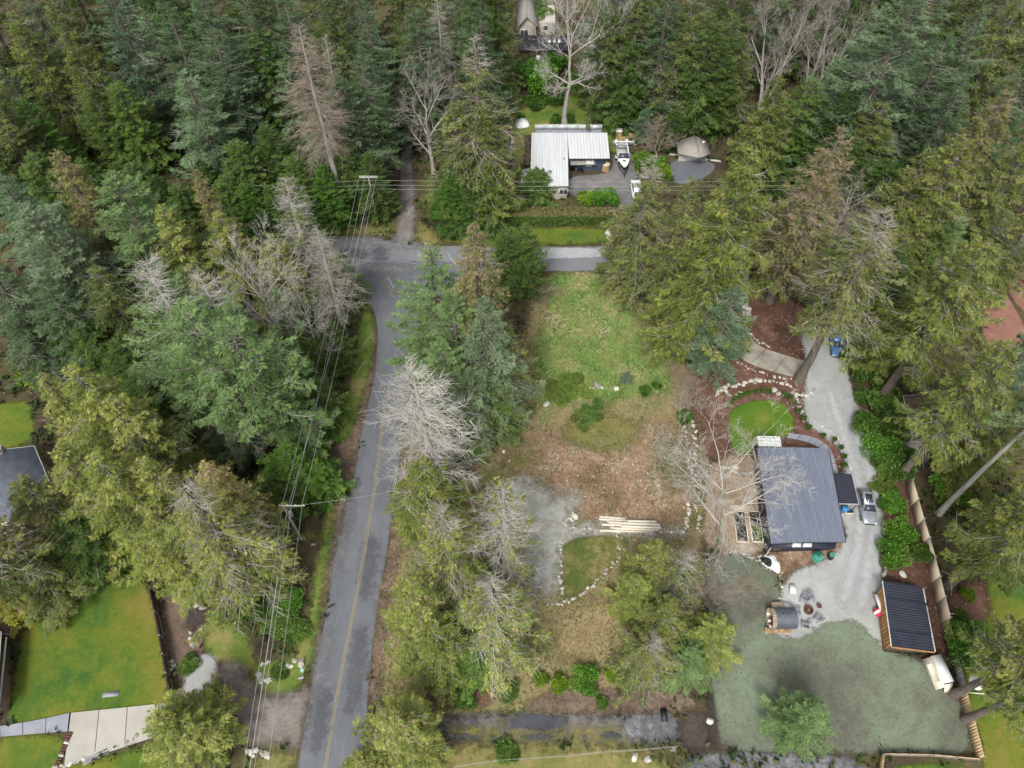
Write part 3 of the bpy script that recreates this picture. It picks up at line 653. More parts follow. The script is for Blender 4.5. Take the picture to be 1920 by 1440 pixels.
def conifer(seed, kind, h=20.0, R=5.0, c0=0.1, nb=190, dens=7.0, droop=0.35, bare_top=0.0, thin=0.0, brown=0.0, curl=0.35, prof=0.8, leafmat='cedar', barkmat='bark', woodmat='deadwood', rise=0.1, spray=0.62, hang=0.5, twiggy=0.0, upsweep=0.25, wood_r=1.0, dead_tw=6.0):
    r = np.random.default_rng(seed)
    # trunk with a slight sway
    k = 12
    zz = np.linspace(0, h * 0.985, k)
    sway = np.cumsum(r.normal(0, 0.05, (k, 2)), 0)
    cx = lambda z: np.interp(z, zz, sway[:, 0]); cy = lambda z: np.interp(z, zz, sway[:, 1])
    tr = MB()
    rad = (0.016 * h + 0.08) * (1 - zz / h) ** 0.8 + 0.03
    rad[0] *= 1.35
    tr.path(np.c_[sway, zz], rad, 9)
    crown = MB()
    # branches
    s = np.sort(r.random(nb) ** 0.92)
    s[:] = np.clip(s, 0, 0.985)
    z0 = h * (c0 + (1 - c0) * s)
    az = np.arange(nb) * 2.39996 + r.normal(0, 0.5, nb)
    lobe = 1 + 0.22 * np.sin(az * 2 + r.random() * 6) * np.sin(s * 9 + r.random() * 6) + 0.12 * np.sin(az * 5 + s * 14)
    L = R * np.minimum((1 - s) ** (prof * 0.88), 0.62 + s * 1.6) * lobe * r.uniform(0.62, 1.12, nb)
    L = np.maximum(L, 0.28)
    ri = rise + 0.5 * s ** 2 + r.normal(0, 0.08, nb)
    dr = droop * (1 - 0.65 * s) * r.uniform(0.6, 1.4, nb)
    up = upsweep * r.uniform(0.3, 1.3, nb)
    cu = r.normal(0, curl, nb)
    def P(i, t):
        a = az[i] + cu[i] * t
        hx = L[i] * t
        z = z0[i] + L[i] * (ri[i] * t - (dr[i] + ri[i] * 0.4) * t ** 2 * 1.2 + up[i] * t ** 4)
        return np.c_[cx(z0[i]) + hx * np.cos(a), cy(z0[i]) + hx * np.sin(a), z]
    K = 5
    i = np.arange(nb)
    pts = [P(i, np.full(nb, q)) for q in np.linspace(0, 1, K + 1)]
    for q in range(K):
        w0, w1 = 1 - q / K, 1 - (q + 1) / K
        rr = (0.010 + 0.009 * L) * wood_r
        crown.tubes(pts[q], pts[q + 1], rr * (0.18 + 0.82 * w0), rr * (0.18 + 0.82 * w1), 3, 1, 0.5)
    bt = (s > 1 - bare_top)
    # foliage
    keepb = (~bt) & (r.random(nb) > thin)
    ns = np.where(keepb, np.maximum((L * dens * 2.7).astype(int), 8), 0)
    bi = np.repeat(i, ns)
    t = 1 - (r.random(len(bi)) ** 1.25) * (0.82 - 0.1 * s[bi])
    pos = P(bi, t); nxt = P(bi, np.minimum(t + 0.04, 1.04))
    tg = nxt - pos; tg /= np.linalg.norm(tg, axis=1, keepdims=True) + 1e-9
    sd = np.cross(tg, [0, 0, 1.0]); sd /= np.linalg.norm(sd, axis=1, keepdims=True) + 1e-9
    sg = np.where(r.random(len(bi)) < 0.5, 1, -1)[:, None]
    ph = r.uniform(0.15, 1.15, len(bi))[:, None]
    d = tg * np.cos(ph) + sd * sg * np.sin(ph)
    d[:, 2] += -hang * r.uniform(0.0, 1.3, len(bi)) + 0.15
    d /= np.linalg.norm(d, axis=1, keepdims=True)
    off = r.uniform(0, 1, len(bi)) ** 1.5 * 0.30 * np.minimum(L[bi], 3.5) * (1.1 - t) * 1.2
    pos = pos + sd * sg * off[:, None] + np.c_[np.zeros((len(bi), 2)), -off * hang * 0.55 + r.normal(0, 0.08, len(bi))]
    sp = np.cross(d, r.normal(0, 1, (len(bi), 3)) * 0.34 + np.array([0, 0, 1.0])); sp /= np.linalg.norm(sp, axis=1, keepdims=True) + 1e-9
    ln = 0.66 * spray * r.uniform(0.6, 1.4, len(bi)) * (0.75 + 0.35 * (1 - s[bi]))
    tint = np.clip(r.normal(0.42, 0.11, len(bi)) + r.normal(0, 0.20, nb)[bi] + 0.30 * (t - 0.6), 0, 1)
    if brown > 0:
        pb = brown * (0.25 + 0.75 * s[bi] ** 1.5)
        tint = np.where(r.random(len(bi)) < pb * (0.5 + r.random(nb)[bi]), 1.15 + 0.8 * r.random(len(bi)), tint)
    if len(bi): sprays(crown, pos, d, sp, ln, ln * r.uniform(0.17, 0.29, len(bi)), tint, 0)
    # fine bare twigs
    tw = np.where(bt | (~keepb), (L * dead_tw).astype(int) + 2, (L * twiggy).astype(int))
    ti = np.repeat(i, tw)
    if len(ti):
        t = r.uniform(0.18, 1.0, len(ti))
        pos = P(ti, t); nxt = P(ti, t + 0.04)
        tg = nxt - pos; tg /= np.linalg.norm(tg, axis=1, keepdims=True) + 1e-9
        sd = np.cross(tg, [0, 0, 1.0]); sd /= np.linalg.norm(sd, axis=1, keepdims=True) + 1e-9
        sg = np.where(r.random(len(ti)) < 0.5, 1, -1)[:, None]
        ph = r.uniform(0.4, 1.1, len(ti))[:, None]
        d = tg * np.cos(ph) + sd * sg * np.sin(ph); d[:, 2] += r.normal(-0.1, 0.3, len(ti))
        ln = r.uniform(0.35, 1.15, len(ti)) * np.minimum(0.6 + 0.2 * L[ti], 1.3)
        w = 0.016 * min(wood_r, 1.2)
        crown.tubes(pos, pos + d * ln[:, None], w, 0.006, 3, 1, 0.5)
    return tr.mesh(kind + '_trunk', M[barkmat], smooth=True), crown.mesh(kind + '_crown', [M[leafmat], M[woodmat]], tint=True)

def broadleaf(seed, kind, h=18.0, R=6.0, first=0.25, spread=0.75, levels=(9, 7, 7, 5), barkmat='greybark', twigmat='deadwood', up=0.35, stems=1, lean=0.0, thick=1.0, limb=2):
    """leafless tree: limbs, branches, twigs, each level a set of curved tapering tubes"""
    r = np.random.default_rng(seed)
    tr, cr = MB(), MB()
    starts, dirs0, lens, rads = [], [], [], []
    for q in range(stems):
        a0 = q * 2 * math.pi / max(stems, 1) + 0.4
        tilt = 0.0 if stems == 1 else 0.24
        k = 9
        zz = np.linspace(0, h * 0.72, k)
        sw = np.cumsum(r.normal(0, 0.10, (k, 2)), 0) + np.c_[np.cos(a0) * tilt * zz + lean * zz * 0.1, np.sin(a0) * tilt * zz]
        rad = (0.018 * h + 0.06) * thick * (1 - zz / (h * 0.80)) ** 0.9
        rad[0] *= 1.3
        tr.path(np.c_[sw, zz], rad, 9)
        n = levels[0]
        t = np.r_[np.sort(r.uniform(first, 1.0, n - 2)), 1.0, 1.0]
        zz_ = t * h * 0.72
        p = np.c_[np.interp(zz_, zz, sw[:, 0]), np.interp(zz_, zz, sw[:, 1]), zz_]
        az = np.arange(n) * 2.4 + r.normal(0, 0.4, n) + q
        el = spread * (1.15 - 0.55 * t)
        d = np.c_[np.cos(az) * np.sin(el), np.sin(az) * np.sin(el), np.cos(el)]
        if stems > 1: d = d + 0.5 * np.array([np.cos(a0), np.sin(a0), 0])
        starts.append(p); dirs0.append(d)
        lens.append(R * r.uniform(0.75, 1.15, n) * (0.72 + 0.5 * np.sin(np.clip((t - first) / (1 - first), 0, 1) * 2.4)))
        rads.append(np.interp(zz_, zz, rad) * 0.55 + 0.02)
    p, d, L, rd = np.vstack(starts), np.vstack(dirs0), np.concatenate(lens), np.concatenate(rads)
    for lev in range(len(levels)):
        n = len(p)
        last = lev == len(levels) - 1
        K = 5 if lev < 2 else (3 if not last else 2)
        d = d / np.linalg.norm(d, axis=1, keepdims=True)
        bend = r.normal(0, 0.30, (n, 3)); bend[:, 2] += up * (1.0 if lev else 0.7)
        pts = [p]
        dc = d.copy()
        for q in range(K):
            dc = dc + (bend + r.normal(0, 0.22, (n, 3))) / K
            dc /= np.linalg.norm(dc, axis=1, keepdims=True)
            pts.append(pts[-1] + dc * (L / K)[:, None])
        for q in range(K):
            f0, f1 = 1 - 0.78 * q / K, 1 - 0.78 * (q + 1) / K
            cr.tubes(pts[q], pts[q + 1], rd * f0, rd * f1, 5 if lev == 0 else 3, 0 if lev < limb else 1)
        if last: break
        m = levels[lev + 1]
        bi = np.repeat(np.arange(n), m)
        t = r.uniform(0.22, 1.0, n * m)
        t[::m] = 1.0
        stack = np.stack(pts, 1)
        x = np.clip(t * K, 0, K - 1e-4); j = x.astype(int); fr = (x - j)[:, None]
        pb = stack[bi, j] * (1 - fr) + stack[bi, j + 1] * fr
        tg = stack[bi, j + 1] - stack[bi, j]; tg /= np.linalg.norm(tg, axis=1, keepdims=True)
        rv = r.normal(0, 1, (n * m, 3)); rv -= tg * np.sum(rv * tg, 1, keepdims=True); rv /= np.linalg.norm(rv, axis=1, keepdims=True)
        ang = r.uniform(0.45, 1.0, n * m)[:, None]
        d = tg * np.cos(ang) + rv * np.sin(ang)
        L = L[bi] * r.uniform(0.34, 0.62, n * m) * (1.1 - 0.35 * t)
        rd = np.maximum(rd[bi] * (1 - 0.7 * t) * 0.62, 0.011)
        p = pb
    return tr.mesh(kind + '_trunk', M[barkmat], smooth=True), cr.mesh(kind + '_crown', [M[barkmat], M[twigmat]])

def bush(seed, kind, w=2.0, h=2.0, n=4600, leaf=0.165, leafmat='shrub', lobes=12, cone=0.0):
    r = np.random.default_rng(seed)
    cr, tr = MB(), MB()
    c = np.c_[r.uniform(-0.5, 0.5, (lobes, 2)) * w, r.uniform(0.35, 0.62, lobes) * h]
    c[0] = (0, 0, h * 0.55)
    rad = r.uniform(0.22, 0.44, lobes) * np.minimum(w, h)
    li = r.integers(0, lobes, n)
    v = r.normal(0, 1, (n, 3)); v /= np.linalg.norm(v, axis=1, keepdims=True)
    v[:, 2] = np.abs(v[:, 2]) * 0.9 - 0.15
    sh = r.uniform(0.72, 1.05, n)[:, None]
    pos = c[li] + v * sh * rad[li][:, None] * np.array([1, 1, 0.95])
    pos[:, 2] = np.maximum(pos[:, 2], 0.05)
    if cone: pos[:, :2] *= (1 - cone * pos[:, 2:3] / h)
    d = v + r.normal(0, 0.6, (n, 3)); d /= np.linalg.norm(d, axis=1, keepdims=True)
    sd = np.cross(d, r.normal(0, 1, (n, 3))); sd /= np.linalg.norm(sd, axis=1, keepdims=True)
    ln = leaf * r.uniform(0.7, 1.6, n)
    tint = np.clip(r.normal(0.45, 0.22, n) + 0.15 * r.normal(0, 1, lobes)[li], 0, 1)
    sprays(cr, pos, d, sd, ln, ln * 0.62, tint, 0)
    m = 7
    az = r.uniform(0, 6.3, m)
    e = np.c_[np.cos(az) * w * 0.3, np.sin(az) * w * 0.3, np.full(m, h * 0.6)]
    tr.tubes(np.zeros((m, 3)), e, 0.05, 0.015, 5)
    return tr.mesh(kind + '_stem', M['bark']), cr.mesh(kind + '_foliage', M[leafmat], tint=True)

KIND = {}
# western red cedars: drooping olive sprays on J-shaped branches
for q, (c0, nb, th, br) in enumerate([(0.06, 230, 0.03, 0.05), (0.10, 210, 0.06, 0.10), (0.04, 240, 0.02, 0.06), (0.14, 190, 0.10, 0.16)]):
    KIND[f'cedar{q}'] = conifer(11 + q, 'cedar', c0=c0, nb=nb, thin=th, brown=br, dens=9.5, droop=0.5, hang=0.75, upsweep=0.35, twiggy=1.0, prof=0.72 + 0.06 * q)
KIND['cedarH0'] = conifer(31, 'cedar', c0=0.36, nb=150, thin=0.10, brown=0.10, dens=9, droop=0.5, hang=0.7, upsweep=0.35, twiggy=1.6, prof=0.7)
KIND['cedarH1'] = conifer(32, 'cedar', c0=0.42, nb=140, thin=0.15, brown=0.2, dens=8.5, droop=0.55, hang=0.7, upsweep=0.4, twiggy=2.5, prof=0.65)
KIND['brown0'] = conifer(41, 'cedar', c0=0.16, nb=190, thin=0.12, brown=0.75, dens=8, droop=0.45, hang=0.6, twiggy=2.0, prof=0.85, woodmat='browntwig')
KIND['brown1'] = conifer(42, 'cedar', c0=0.22, nb=170, thin=0.28, brown=0.95, dens=7, droop=0.4, hang=0.55, twiggy=3.0, prof=0.9, woodmat='browntwig')
KIND['thin0'] = conifer(51, 'cedar', c0=0.06, nb=180, thin=0.20, brown=0.10, dens=6.5, droop=0.5, bare_top=0.16, hang=0.6, twiggy=2.5, woodmat='deadwood', prof=0.72, wood_r=1.15)
KIND['thin1'] = conifer(52, 'cedar', c0=0.10, nb=170, thin=0.28, brown=0.14, dens=6.0, droop=0.55, bare_top=0.14, hang=0.6, twiggy=3.0, woodmat='palewood', prof=0.66, wood_r=1.15)
KIND['thinH'] = conifer(53, 'cedar', c0=0.42, nb=150, thin=0.25, brown=0.35, dens=6.0, droop=0.4, bare_top=0.20, hang=0.5, twiggy=3.0, woodmat='deadwood', prof=0.7)
# young cedars: dense, clothed to the ground
KIND['young0'] = conifer(61, 'young_cedar', c0=0.0, nb=300, dens=10, droop=0.15, hang=0.55, upsweep=0.25, leafmat='young', prof=0.72, spray=0.55, rise=0.25, curl=0.2)
KIND['young1'] = conifer(62, 'young_cedar', c0=0.0, nb=300, dens=9, droop=0.3, hang=0.8, upsweep=0.2, leafmat='young', prof=0.6, spray=0.6, rise=0.2, brown=0.05)
# douglas firs: flat tiers of needles, open between
for q, (c0, nb, th, dd) in enumerate([(0.08, 170, 0.05, 10), (0.16, 150, 0.10, 9), (0.04, 190, 0.03, 10)]):
    KIND[f'fir{q}'] = conifer(71 + q, 'fir', c0=c0, nb=nb, thin=th, dens=dd, droop=0.18, hang=0.25, upsweep=0.18, leafmat='fir', prof=0.82 - 0.08 * q, spray=0.6, rise=0.05, curl=0.25, twiggy=1.0)
KIND['firH'] = conifer(81, 'fir', c0=0.40, nb=130, thin=0.08, dens=9, droop=0.15, hang=0.25, leafmat='fir', prof=0.6, twiggy=1.5, curl=0.3)
KIND['firpole'] = conifer(84, 'fir', c0=0.66, nb=80, thin=0.1, dens=9, droop=0.15, hang=0.25, leafmat='fir', prof=0.6, barkmat='greybark')
KIND['firopen'] = conifer(82, 'fir', c0=0.05, nb=95, thin=0.06, dens=11, droop=0.14, hang=0.2, leafmat='fir', prof=0.85, spray=0.62, rise=0.0, curl=0.2, twiggy=2.0)
KIND['firdead'] = conifer(83, 'fir', c0=0.12, nb=160, thin=0.08, dens=9, droop=0.15, bare_top=0.24, hang=0.25, leafmat='fir', prof=0.62, twiggy=1.5, woodmat='palewood', wood_r=1.6, barkmat='greybark')
# dying conifers, only wood left
KIND['dead0'] = conifer(91, 'dead_conifer', c0=0.06, nb=190, thin=1.1, droop=0.34, hang=0.4, woodmat='whitewood', barkmat='greybark', prof=0.55, upsweep=0.34, rise=0.22, wood_r=1.15, dead_tw=5.5)
KIND['dead1'] = conifer(92, 'dead_conifer', c0=0.14, nb=150, thin=0.6, dens=4, droop=0.4, hang=0.5, woodmat='palewood', barkmat='greybark', prof=0.66, upsweep=0.35, wood_r=1.2)
KIND['snag0'] = conifer(93, 'dead_conifer', c0=0.42, nb=190, thin=1.1, droop=0.4, woodmat='browntwig', barkmat='greybark', prof=0.75, curl=0.5, wood_r=1.0)
KIND['snag1'] = conifer(94, 'dead_conifer', c0=0.25, nb=150, thin=1.1, droop=0.35, woodmat='deadwood', barkmat='greybark', prof=0.8, curl=0.5)
# leafless broadleaves
KIND['bare0'] = broadleaf(101, 'bare_tree', levels=(11, 7, 7, 5), R=6.0, spread=0.95)
KIND['bare1'] = broadleaf(102, 'bare_tree', levels=(12, 8, 8, 6), R=6.2, spread=1.15, up=0.5, twigmat='whitewood', limb=1, first=0.4)
KIND['vase0'] = broadleaf(103, 'bare_tree', levels=(7, 6, 7, 5), R=5.5, spread=0.5, stems=3, up=0.7, first=0.2)
KIND['maple'] = broadleaf(104, 'bare_maple', h=15.0, levels=(13, 9, 8, 6), R=7.4, spread=1.25, up=0.16, first=0.28, lean=3.0, barkmat='mossbark', twigmat='whitewood', limb=0)
KIND['twiggy'] = broadleaf(105, 'bare_shrub', h=5.0, levels=(7, 7, 6, 4), R=3.0, spread=0.8, stems=3, first=0.1, barkmat='browntwig', twigmat='browntwig', thick=0.5)
KIND['bush0'] = bush(111, 'shrub')
KIND['bush1'] = bush(112, 'shrub', w=2.4, lobes=15)
KIND['heath0'] = bush(115, 'heather', w=2.6, h=1.4, n=6500, leaf=0.12, leafmat='cedar', lobes=16)
KIND['heath1'] = bush(116, 'heather', w=2.6, h=1.4, n=5000, leaf=0.12, leafmat='young', lobes=14)
KIND['column'] = bush(113, 'columnar_shrub', w=0.42, h=1.9, n=700, leaf=0.13, lobes=6)
NOMINAL = {'heath0': (1.4, 1.7), 'heath1': (1.4, 1.7), 'twiggy': (5.0, 3.0), 'bush0': (2.0, 1.55), 'bush1': (2.0, 1.75), 'column': (1.9, 0.4), 'maple': (15.0, 7.0), 'bare0': (18.0, 7.0), 'bare1': (18.0, 7.5), 'vase0': (18.0, 6.0)}
TINT = {'n': (1, 1, 1), 'o': (1.02, 1.05, 0.85), 'p': (1.42, 1.40, 1.20), 'B': (1.12, 1.16, 1.16), 'd': (0.66, 0.76, 0.64), 'b': (0.86, 0.98, 1.02), 'db': (0.60, 0.70, 0.74), 'g': (0.9, 1.15, 0.75), 'y': (1.55, 1.35, 0.6), 'l': (1.35, 1.4, 1.1), 'G': (1.02, 1.18, 0.78)}

def plant(kind, base, h, R, tint, label, name, cat, group=None, rz=None):
    nh, nr = NOMINAL.get(kind, (20.0, 5.0))
    root = empty(name, base, label, cat, group=group)
    root.rotation_euler = (0, 0, random.uniform(0, 6.28) if rz is None else rz)
    sc = (R / nr, R / nr, h / nh)
    low = kind in ('bush0', 'bush1', 'column', 'heath0', 'heath1')
    t = link('stem' if low else 'trunk', KIND[kind][0], root, scale=sc)
    c = link('foliage' if low else 'crown', KIND[kind][1], root, scale=sc)
    j = np.array(TINT[tint]) * np.random.default_rng(int(abs(base[0] * 13 + base[1] * 7)) + 5).uniform(0.93, 1.07)
    if base[1] > 88: j = j * np.array([0.84, 0.90, 0.86])      # plants in the far rows get a darker, greener tint
    c.color = (*[float(a) for a in j], 1)
    return root

NAMES = {'cedar': ('cedar_tree', 'cedar tree'), 'brown': ('cedar_tree', 'cedar tree'), 'thin': ('cedar_tree', 'cedar tree'), 'young': ('young_cedar_tree', 'cedar tree'), 'fir': ('fir_tree', 'fir tree'),
         'dead': ('dead_conifer', 'dead tree'), 'snag': ('dead_conifer', 'dead tree'), 'bare': ('bare_tree', 'bare tree'), 'vase': ('bare_tree', 'bare tree'), 'maple': ('bare_maple', 'bare tree'), 'heath': ('heather', 'shrub'), 'bush': ('shrub', 'shrub'), 'twig': ('bare_shrub', 'shrub')}

def tree(px, py, h, kind, R, tint, label, group=None):
    """px, py: where the top of the tree stands against the ground in the survey photo"""
    R *= 1.17 if py > 300 or 620 < px < 840 else 1.3
    p = at(px, py, h)
    key = next(k for k in NAMES if kind.startswith(k))
    return plant(kind, (p[0], p[1], 0.0), h, R, tint, label, NAMES[key][0], NAMES[key][1], group)
TREES = [
 # --- top left forest
 (15, 25, 25, 'cedar0', 5.5, 'o', 'tall olive cedar filling the upper left corner'),
 (-60, 120, 24, 'cedar1', 5.5, 'o', 'olive cedar half cut off by the left edge near the top'),
 (100, 0, 24, 'cedar2', 5.0, 'o', 'olive cedar just right of the corner cedar at upper left'),
 (116, 60, 23, 'cedar3', 4.6, 'o', 'slim olive cedar in front of the upper left corner pair'),
 (195, -25, 27, 'fir1', 6.0, 'db', 'dark blue-green fir on the top edge left of the wispy fir'),
 (262, 18, 24, 'firopen', 5.5, 'B', 'wispy grey-blue fir with long upswept tips near the top left'),
 (338, 130, 23, 'firopen', 7.4, 'B', 'broad blue-grey fir with tiered open branches in the left forest'),
 (166, 165, 16, 'young0', 4.2, 'n', 'green cedar with a pointed top left of the broad blue-grey fir'),
 (217, 152, 17, 'young1', 4.2, 'o', 'yellow-tipped green cedar touching the broad blue-grey fir'),
 (36, 190, 17, 'young0', 4.6, 'g', 'bright green cedar below the upper left olive cedars'),
 (-20, 200, 20, 'cedar1', 4.6, 'n', 'brownish olive cedar on the left edge below the corner'),
 (300, -15, 27, 'fir0', 5.5, 'd', 'dark fir on the top edge behind the wispy fir'),
 (372, -10, 27, 'fir2', 5.5, 'd', 'dark fir on the top edge above the broad blue-grey fir'),
 (452, -25, 28, 'fir1', 5.5, 'd', 'very dark fir on the top edge left of the tall brown snag'),
 (525, -30, 28, 'fir0', 5.5, 'd', 'dark fir on the top edge above the tall brown snag'),
 (400, 60, 24, 'firH', 4.8, 'd', 'dark fir with a bare pale stem in the upper left forest'),
 (434, 140, 18, 'fir2', 4.8, 'b', 'blue-green fir between the broad grey fir and the tall snag'),
 (480, 55, 22, 'young1', 4.8, 'd', 'dark green cedar close left of the tall brown snag'),
 (536, 105, 19, 'fir0', 5.4, 'B', 'blue-tinged fir standing in front of the tall brown snag'),
 (562, 45, 33, 'snag0', 4.6, 'n', 'tall brown dying conifer with a long bare grey stem'),
 (608, 60, 28, 'snag1', 2.6, 'n', 'thin grey dead conifer beside the tall brown snag'),
 (642, 150, 21, 'fir2', 5.6, 'B', 'blue-green fir right of the tall brown snag'),
 (592, 170, 19, 'fir0', 4.6, 'n', 'mid green fir behind the foot of the tall brown snag'),
 (498, 235, 14, 'young0', 4.2, 'n', 'green cedar low in the left forest under the blue-tinged fir'),
 (438, 262, 14, 'young1', 4.2, 'n', 'green cedar below the broad blue-grey fir'),
 (375, 305, 11, 'young0', 4.0, 'd', 'dark green young cedar left of the thin olive cedar by the road'),
 (415, 330, 11, 'young1', 3.8, 'n', 'green young cedar in the row above the left road end'),
 (455, 345, 10, 'young0', 3.8, 'g', 'bright young cedar in the row above the left road end'),
 (548, 290, 13, 'young1', 4.2, 'n', 'green cedar against the long bare grey stem'),
 (600, 310, 12, 'young0', 4.0, 'g', 'bright green cedar right beside the foot of the long bare stem'),
 (648, 270, 13, 'young1', 3.8, 'n', 'green cedar left of the upper utility pole'),
 (692, 285, 13, 'young0', 3.4, 'n', 'green cedar directly behind the upper utility pole'),
 (510, 350, 10, 'young1', 3.8, 'd', 'dark young cedar over the left end of the cross road'),
 (570, 360, 9, 'young0', 3.4, 'd', 'small dark cedar on the bank above the cross road'),
 (672, 85, 25, 'fir1', 5.2, 'd', 'dark fir left of the pale leafless tree by the lane'),
 (680, 0, 27, 'fir0', 5.2, 'd', 'dark fir on the top edge between snag and lane'),
 (612, -20, 27, 'cedar2', 5.2, 'd', 'dark green cedar on the top edge right of the grey snag'),
 (778, 18, 25, 'fir2', 5.2, 'd', 'dark fir behind the pale leafless tree by the lane'),
 (655, 165, 20, 'fir0', 4.6, 'd', 'dark fir leaning over the left side of the lane'),
 (770, -30, 26, 'cedar3', 5.0, 'd', 'dark cedar on the top edge left of the bare brown conifer'),
 (818, -5, 25, 'snag1', 3.6, 'n', 'bare brown conifer at the top edge above the lane'),
 (790, 122, 21, 'bare0', 6.6, 'n', 'pale leafless tree with a wide crown leaning over the lane'),
 (890, 66, 31, 'thin0', 5.6, 'n', 'tall cedar with bare grey top beside the lane'),
 (850, 190, 21, 'cedar1', 5.0, 'n', 'green-brown cedar left of the tall bare-topped cedar'),
 (905, 200, 21, 'cedar0', 4.6, 'o', 'olive cedar just right of the tall bare-topped cedar'),
 (848, 325, 11, 'young0', 4.4, 'g', 'full green cedar at the left corner of the front hedge'),
 (905, 322, 11, 'young1', 4.4, 'n', 'full green cedar touching the left end of the front hedge'),
 (872, 352, 9, 'young1', 4.0, 'd', 'low dark cedar between the two at the hedge corner'),
 (900, -5, 25, 'fir0', 5.0, 'd', 'dark fir left of the far pale house'),
 (930, -55, 25, 'cedar1', 4.4, 'n', 'green cedar on the top edge by the far pale house'),
 (905, 70, 19, 'fir1', 4.2, 'd', 'dark fir in the gap left of the glossy laurel'),
 (330, 345, 11, 'young1', 4.0, 'n', 'young cedar left of the dark one by the left road end'),
 (285, 330, 12, 'young0', 4.2, 'd', 'dark young cedar below the broad blue-grey fir foot'),
 (245, 305, 12, 'young1', 4.2, 'n', 'young cedar between the brown-topped and the broad mid green fir'),
 (150, 300, 13, 'young0', 4.4, 'd', 'dark young cedar right of the brown-topped cedar'),
 (55, 290, 14, 'young1', 4.4, 'n', 'green cedar left of the brown-topped cedar'),
 (-15, 270, 15, 'young0', 4.6, 'd', 'dark cedar on the left edge below the bright green one'),
 # --- top centre and right
 (1073, -20, 25, 'bare1', 7.6, 'n', 'big forked leafless tree standing in the back lawn'),
 (1150, -45, 22, 'bare0', 5.0, 'n', 'pinkish leafless tree behind the big forked tree'),
 (1152, 12, 21, 'cedar0', 5.0, 'd', 'dark green cedar right of the big forked leafless tree'),
 (1205, -30, 24, 'cedar1', 5.2, 'd', 'tall dark cedar at the top edge behind the white-roofed house'),
 (1182, 78, 16, 'young1', 4.8, 'd', 'dark drooping cedar at the right end of the back lawn'),
 (1250, 15, 20, 'cedar2', 4.6, 'd', 'dark cedar above the pink leafless shrub'),
 (1262, -35, 26, 'fir0', 5.0, 'd', 'dark fir on the top edge above the grey gabled garage'),
 (1215, 205, 6, 'fir2', 2.6, 'b', 'small blue-green fir behind the split firewood heap'),
 (1210, 130, 10, 'twiggy', 4.0, 'n', 'tall twiggy bare shrub right of the drooping cedar'),
 (1268, 205, 8, 'young0', 2.2, 'd', 'narrow dark cedar left of the grey gabled garage'),
 (1302, -25, 25, 'cedar0', 5.0, 'n', 'green cedar on the top edge right of centre'),
 (1336, 25, 22, 'young1', 4.4, 'n', 'dense green cedar, left of a close pair behind the garage'),
 (1374, 28, 22, 'young0', 4.2, 'n', 'dense green cedar, right of a close pair behind the garage'),
 (1310, 75, 15, 'cedar1', 4.2, 'd', 'dark cedar directly behind the grey gabled garage'),
 (1400, 65, 18, 'cedar3', 4.0, 'n', 'sparse cedar behind the garage with the leafless tree at its right'),
 (1366, 145, 11, 'young1', 3.2, 'd', 'dark green cedar at the right end of the garage'),
 (1482, 20, 19, 'vase0', 5.0, 'n', 'pale leafless tree with fan-shaped stems near the top right'),
 (1562, 45, 17, 'vase0', 4.2, 'n', 'pinkish leafless tree with upright stems right of the fan-shaped one'),
 (1420, -25, 18, 'bare0', 4.6, 'n', 'grey leafless tree on the top edge right of the cedar pair'),
 (1470, 145, 22, 'cedar2', 5.0, 'o', 'olive cedar below the fan-shaped leafless tree'),
 (1530, 150, 19, 'young1', 4.6, 'n', 'green cedar right of the olive one under the fan-shaped tree'),
 (1592, 175, 19, 'young0', 4.8, 'd', 'dark green cedar left of the huge grey-green fir'),
 (1712, -10, 33, 'fir2', 8.4, 'B', 'huge grey-green fir dominating the upper right forest'),
 (1640, 20, 26, 'fir0', 5.0, 'n', 'green fir on the left flank of the huge grey-green fir'),
 (1605, -15, 19, 'vase0', 4.6, 'n', 'leafless tree on the top edge left of the huge grey-green fir'),
 (1525, -25, 19, 'bare0', 5.0, 'n', 'leafless tree on the top edge above the fan-shaped tree'),
 (1660, 190, 20, 'cedar0', 5.4, 'n', 'green cedar at the foot of the huge grey-green fir'),
 (1780, 60, 26, 'fir1', 6.0, 'd', 'dark fir right of the huge grey-green fir'),
 (1842, 20, 28, 'fir0', 6.0, 'n', 'green fir close to the upper right corner'),
 (1925, -10, 28, 'cedar0', 6.0, 'n', 'green cedar in the upper right corner'),
 (1950, 110, 26, 'fir1', 5.5, 'd', 'dark fir on the right edge below the corner cedar'),
 (1800, 165, 22, 'fir2', 5.5, 'd', 'dark fir left of the rust-tipped cedar at far right'),
 (1890, 168, 27, 'brown0', 5.6, 'o', 'cedar with rust-coloured tip by the upper right edge'),
 (1812, 255, 25, 'cedar1', 5.8, 'o', 'olive cedar below the rust-tipped cedar at far right'),
 (1738, 275, 22, 'cedar2', 5.2, 'n', 'green cedar left of the olive one below the rust-tipped cedar'),
 (1560, 285, 13, 'young1', 4.4, 'd', 'dark green cedar behind the orange dying cedar'),
 (1612, 265, 15, 'young0', 4.6, 'd', 'dark green cedar right of the orange dying cedar top'),
 (1672, 300, 14, 'young1', 4.6, 'd', 'dark cedar in the hollow right of the orange dying cedar'),
 (1460, 300, 9, 'young0', 4.0, 'd', 'deep green young cedar under the olive cedar near the garage'),
 (1940, 270, 22, 'cedar0', 5.2, 'n', 'green cedar half cut off by the right edge under the rust-tipped one'),
 (1745, 375, 17, 'cedar1', 4.6, 'o', 'olive cedar left of the grey pavement at far right'),
 (1800, 395, 13, 'fir2', 4.2, 'G', 'bright green fir with feathery tiers at right'),
 (1690, 400, 15, 'cedar2', 4.4, 'o', 'olive cedar behind the grey-topped cedar over the gravel drive'),
 # --- the stand right of the meadow
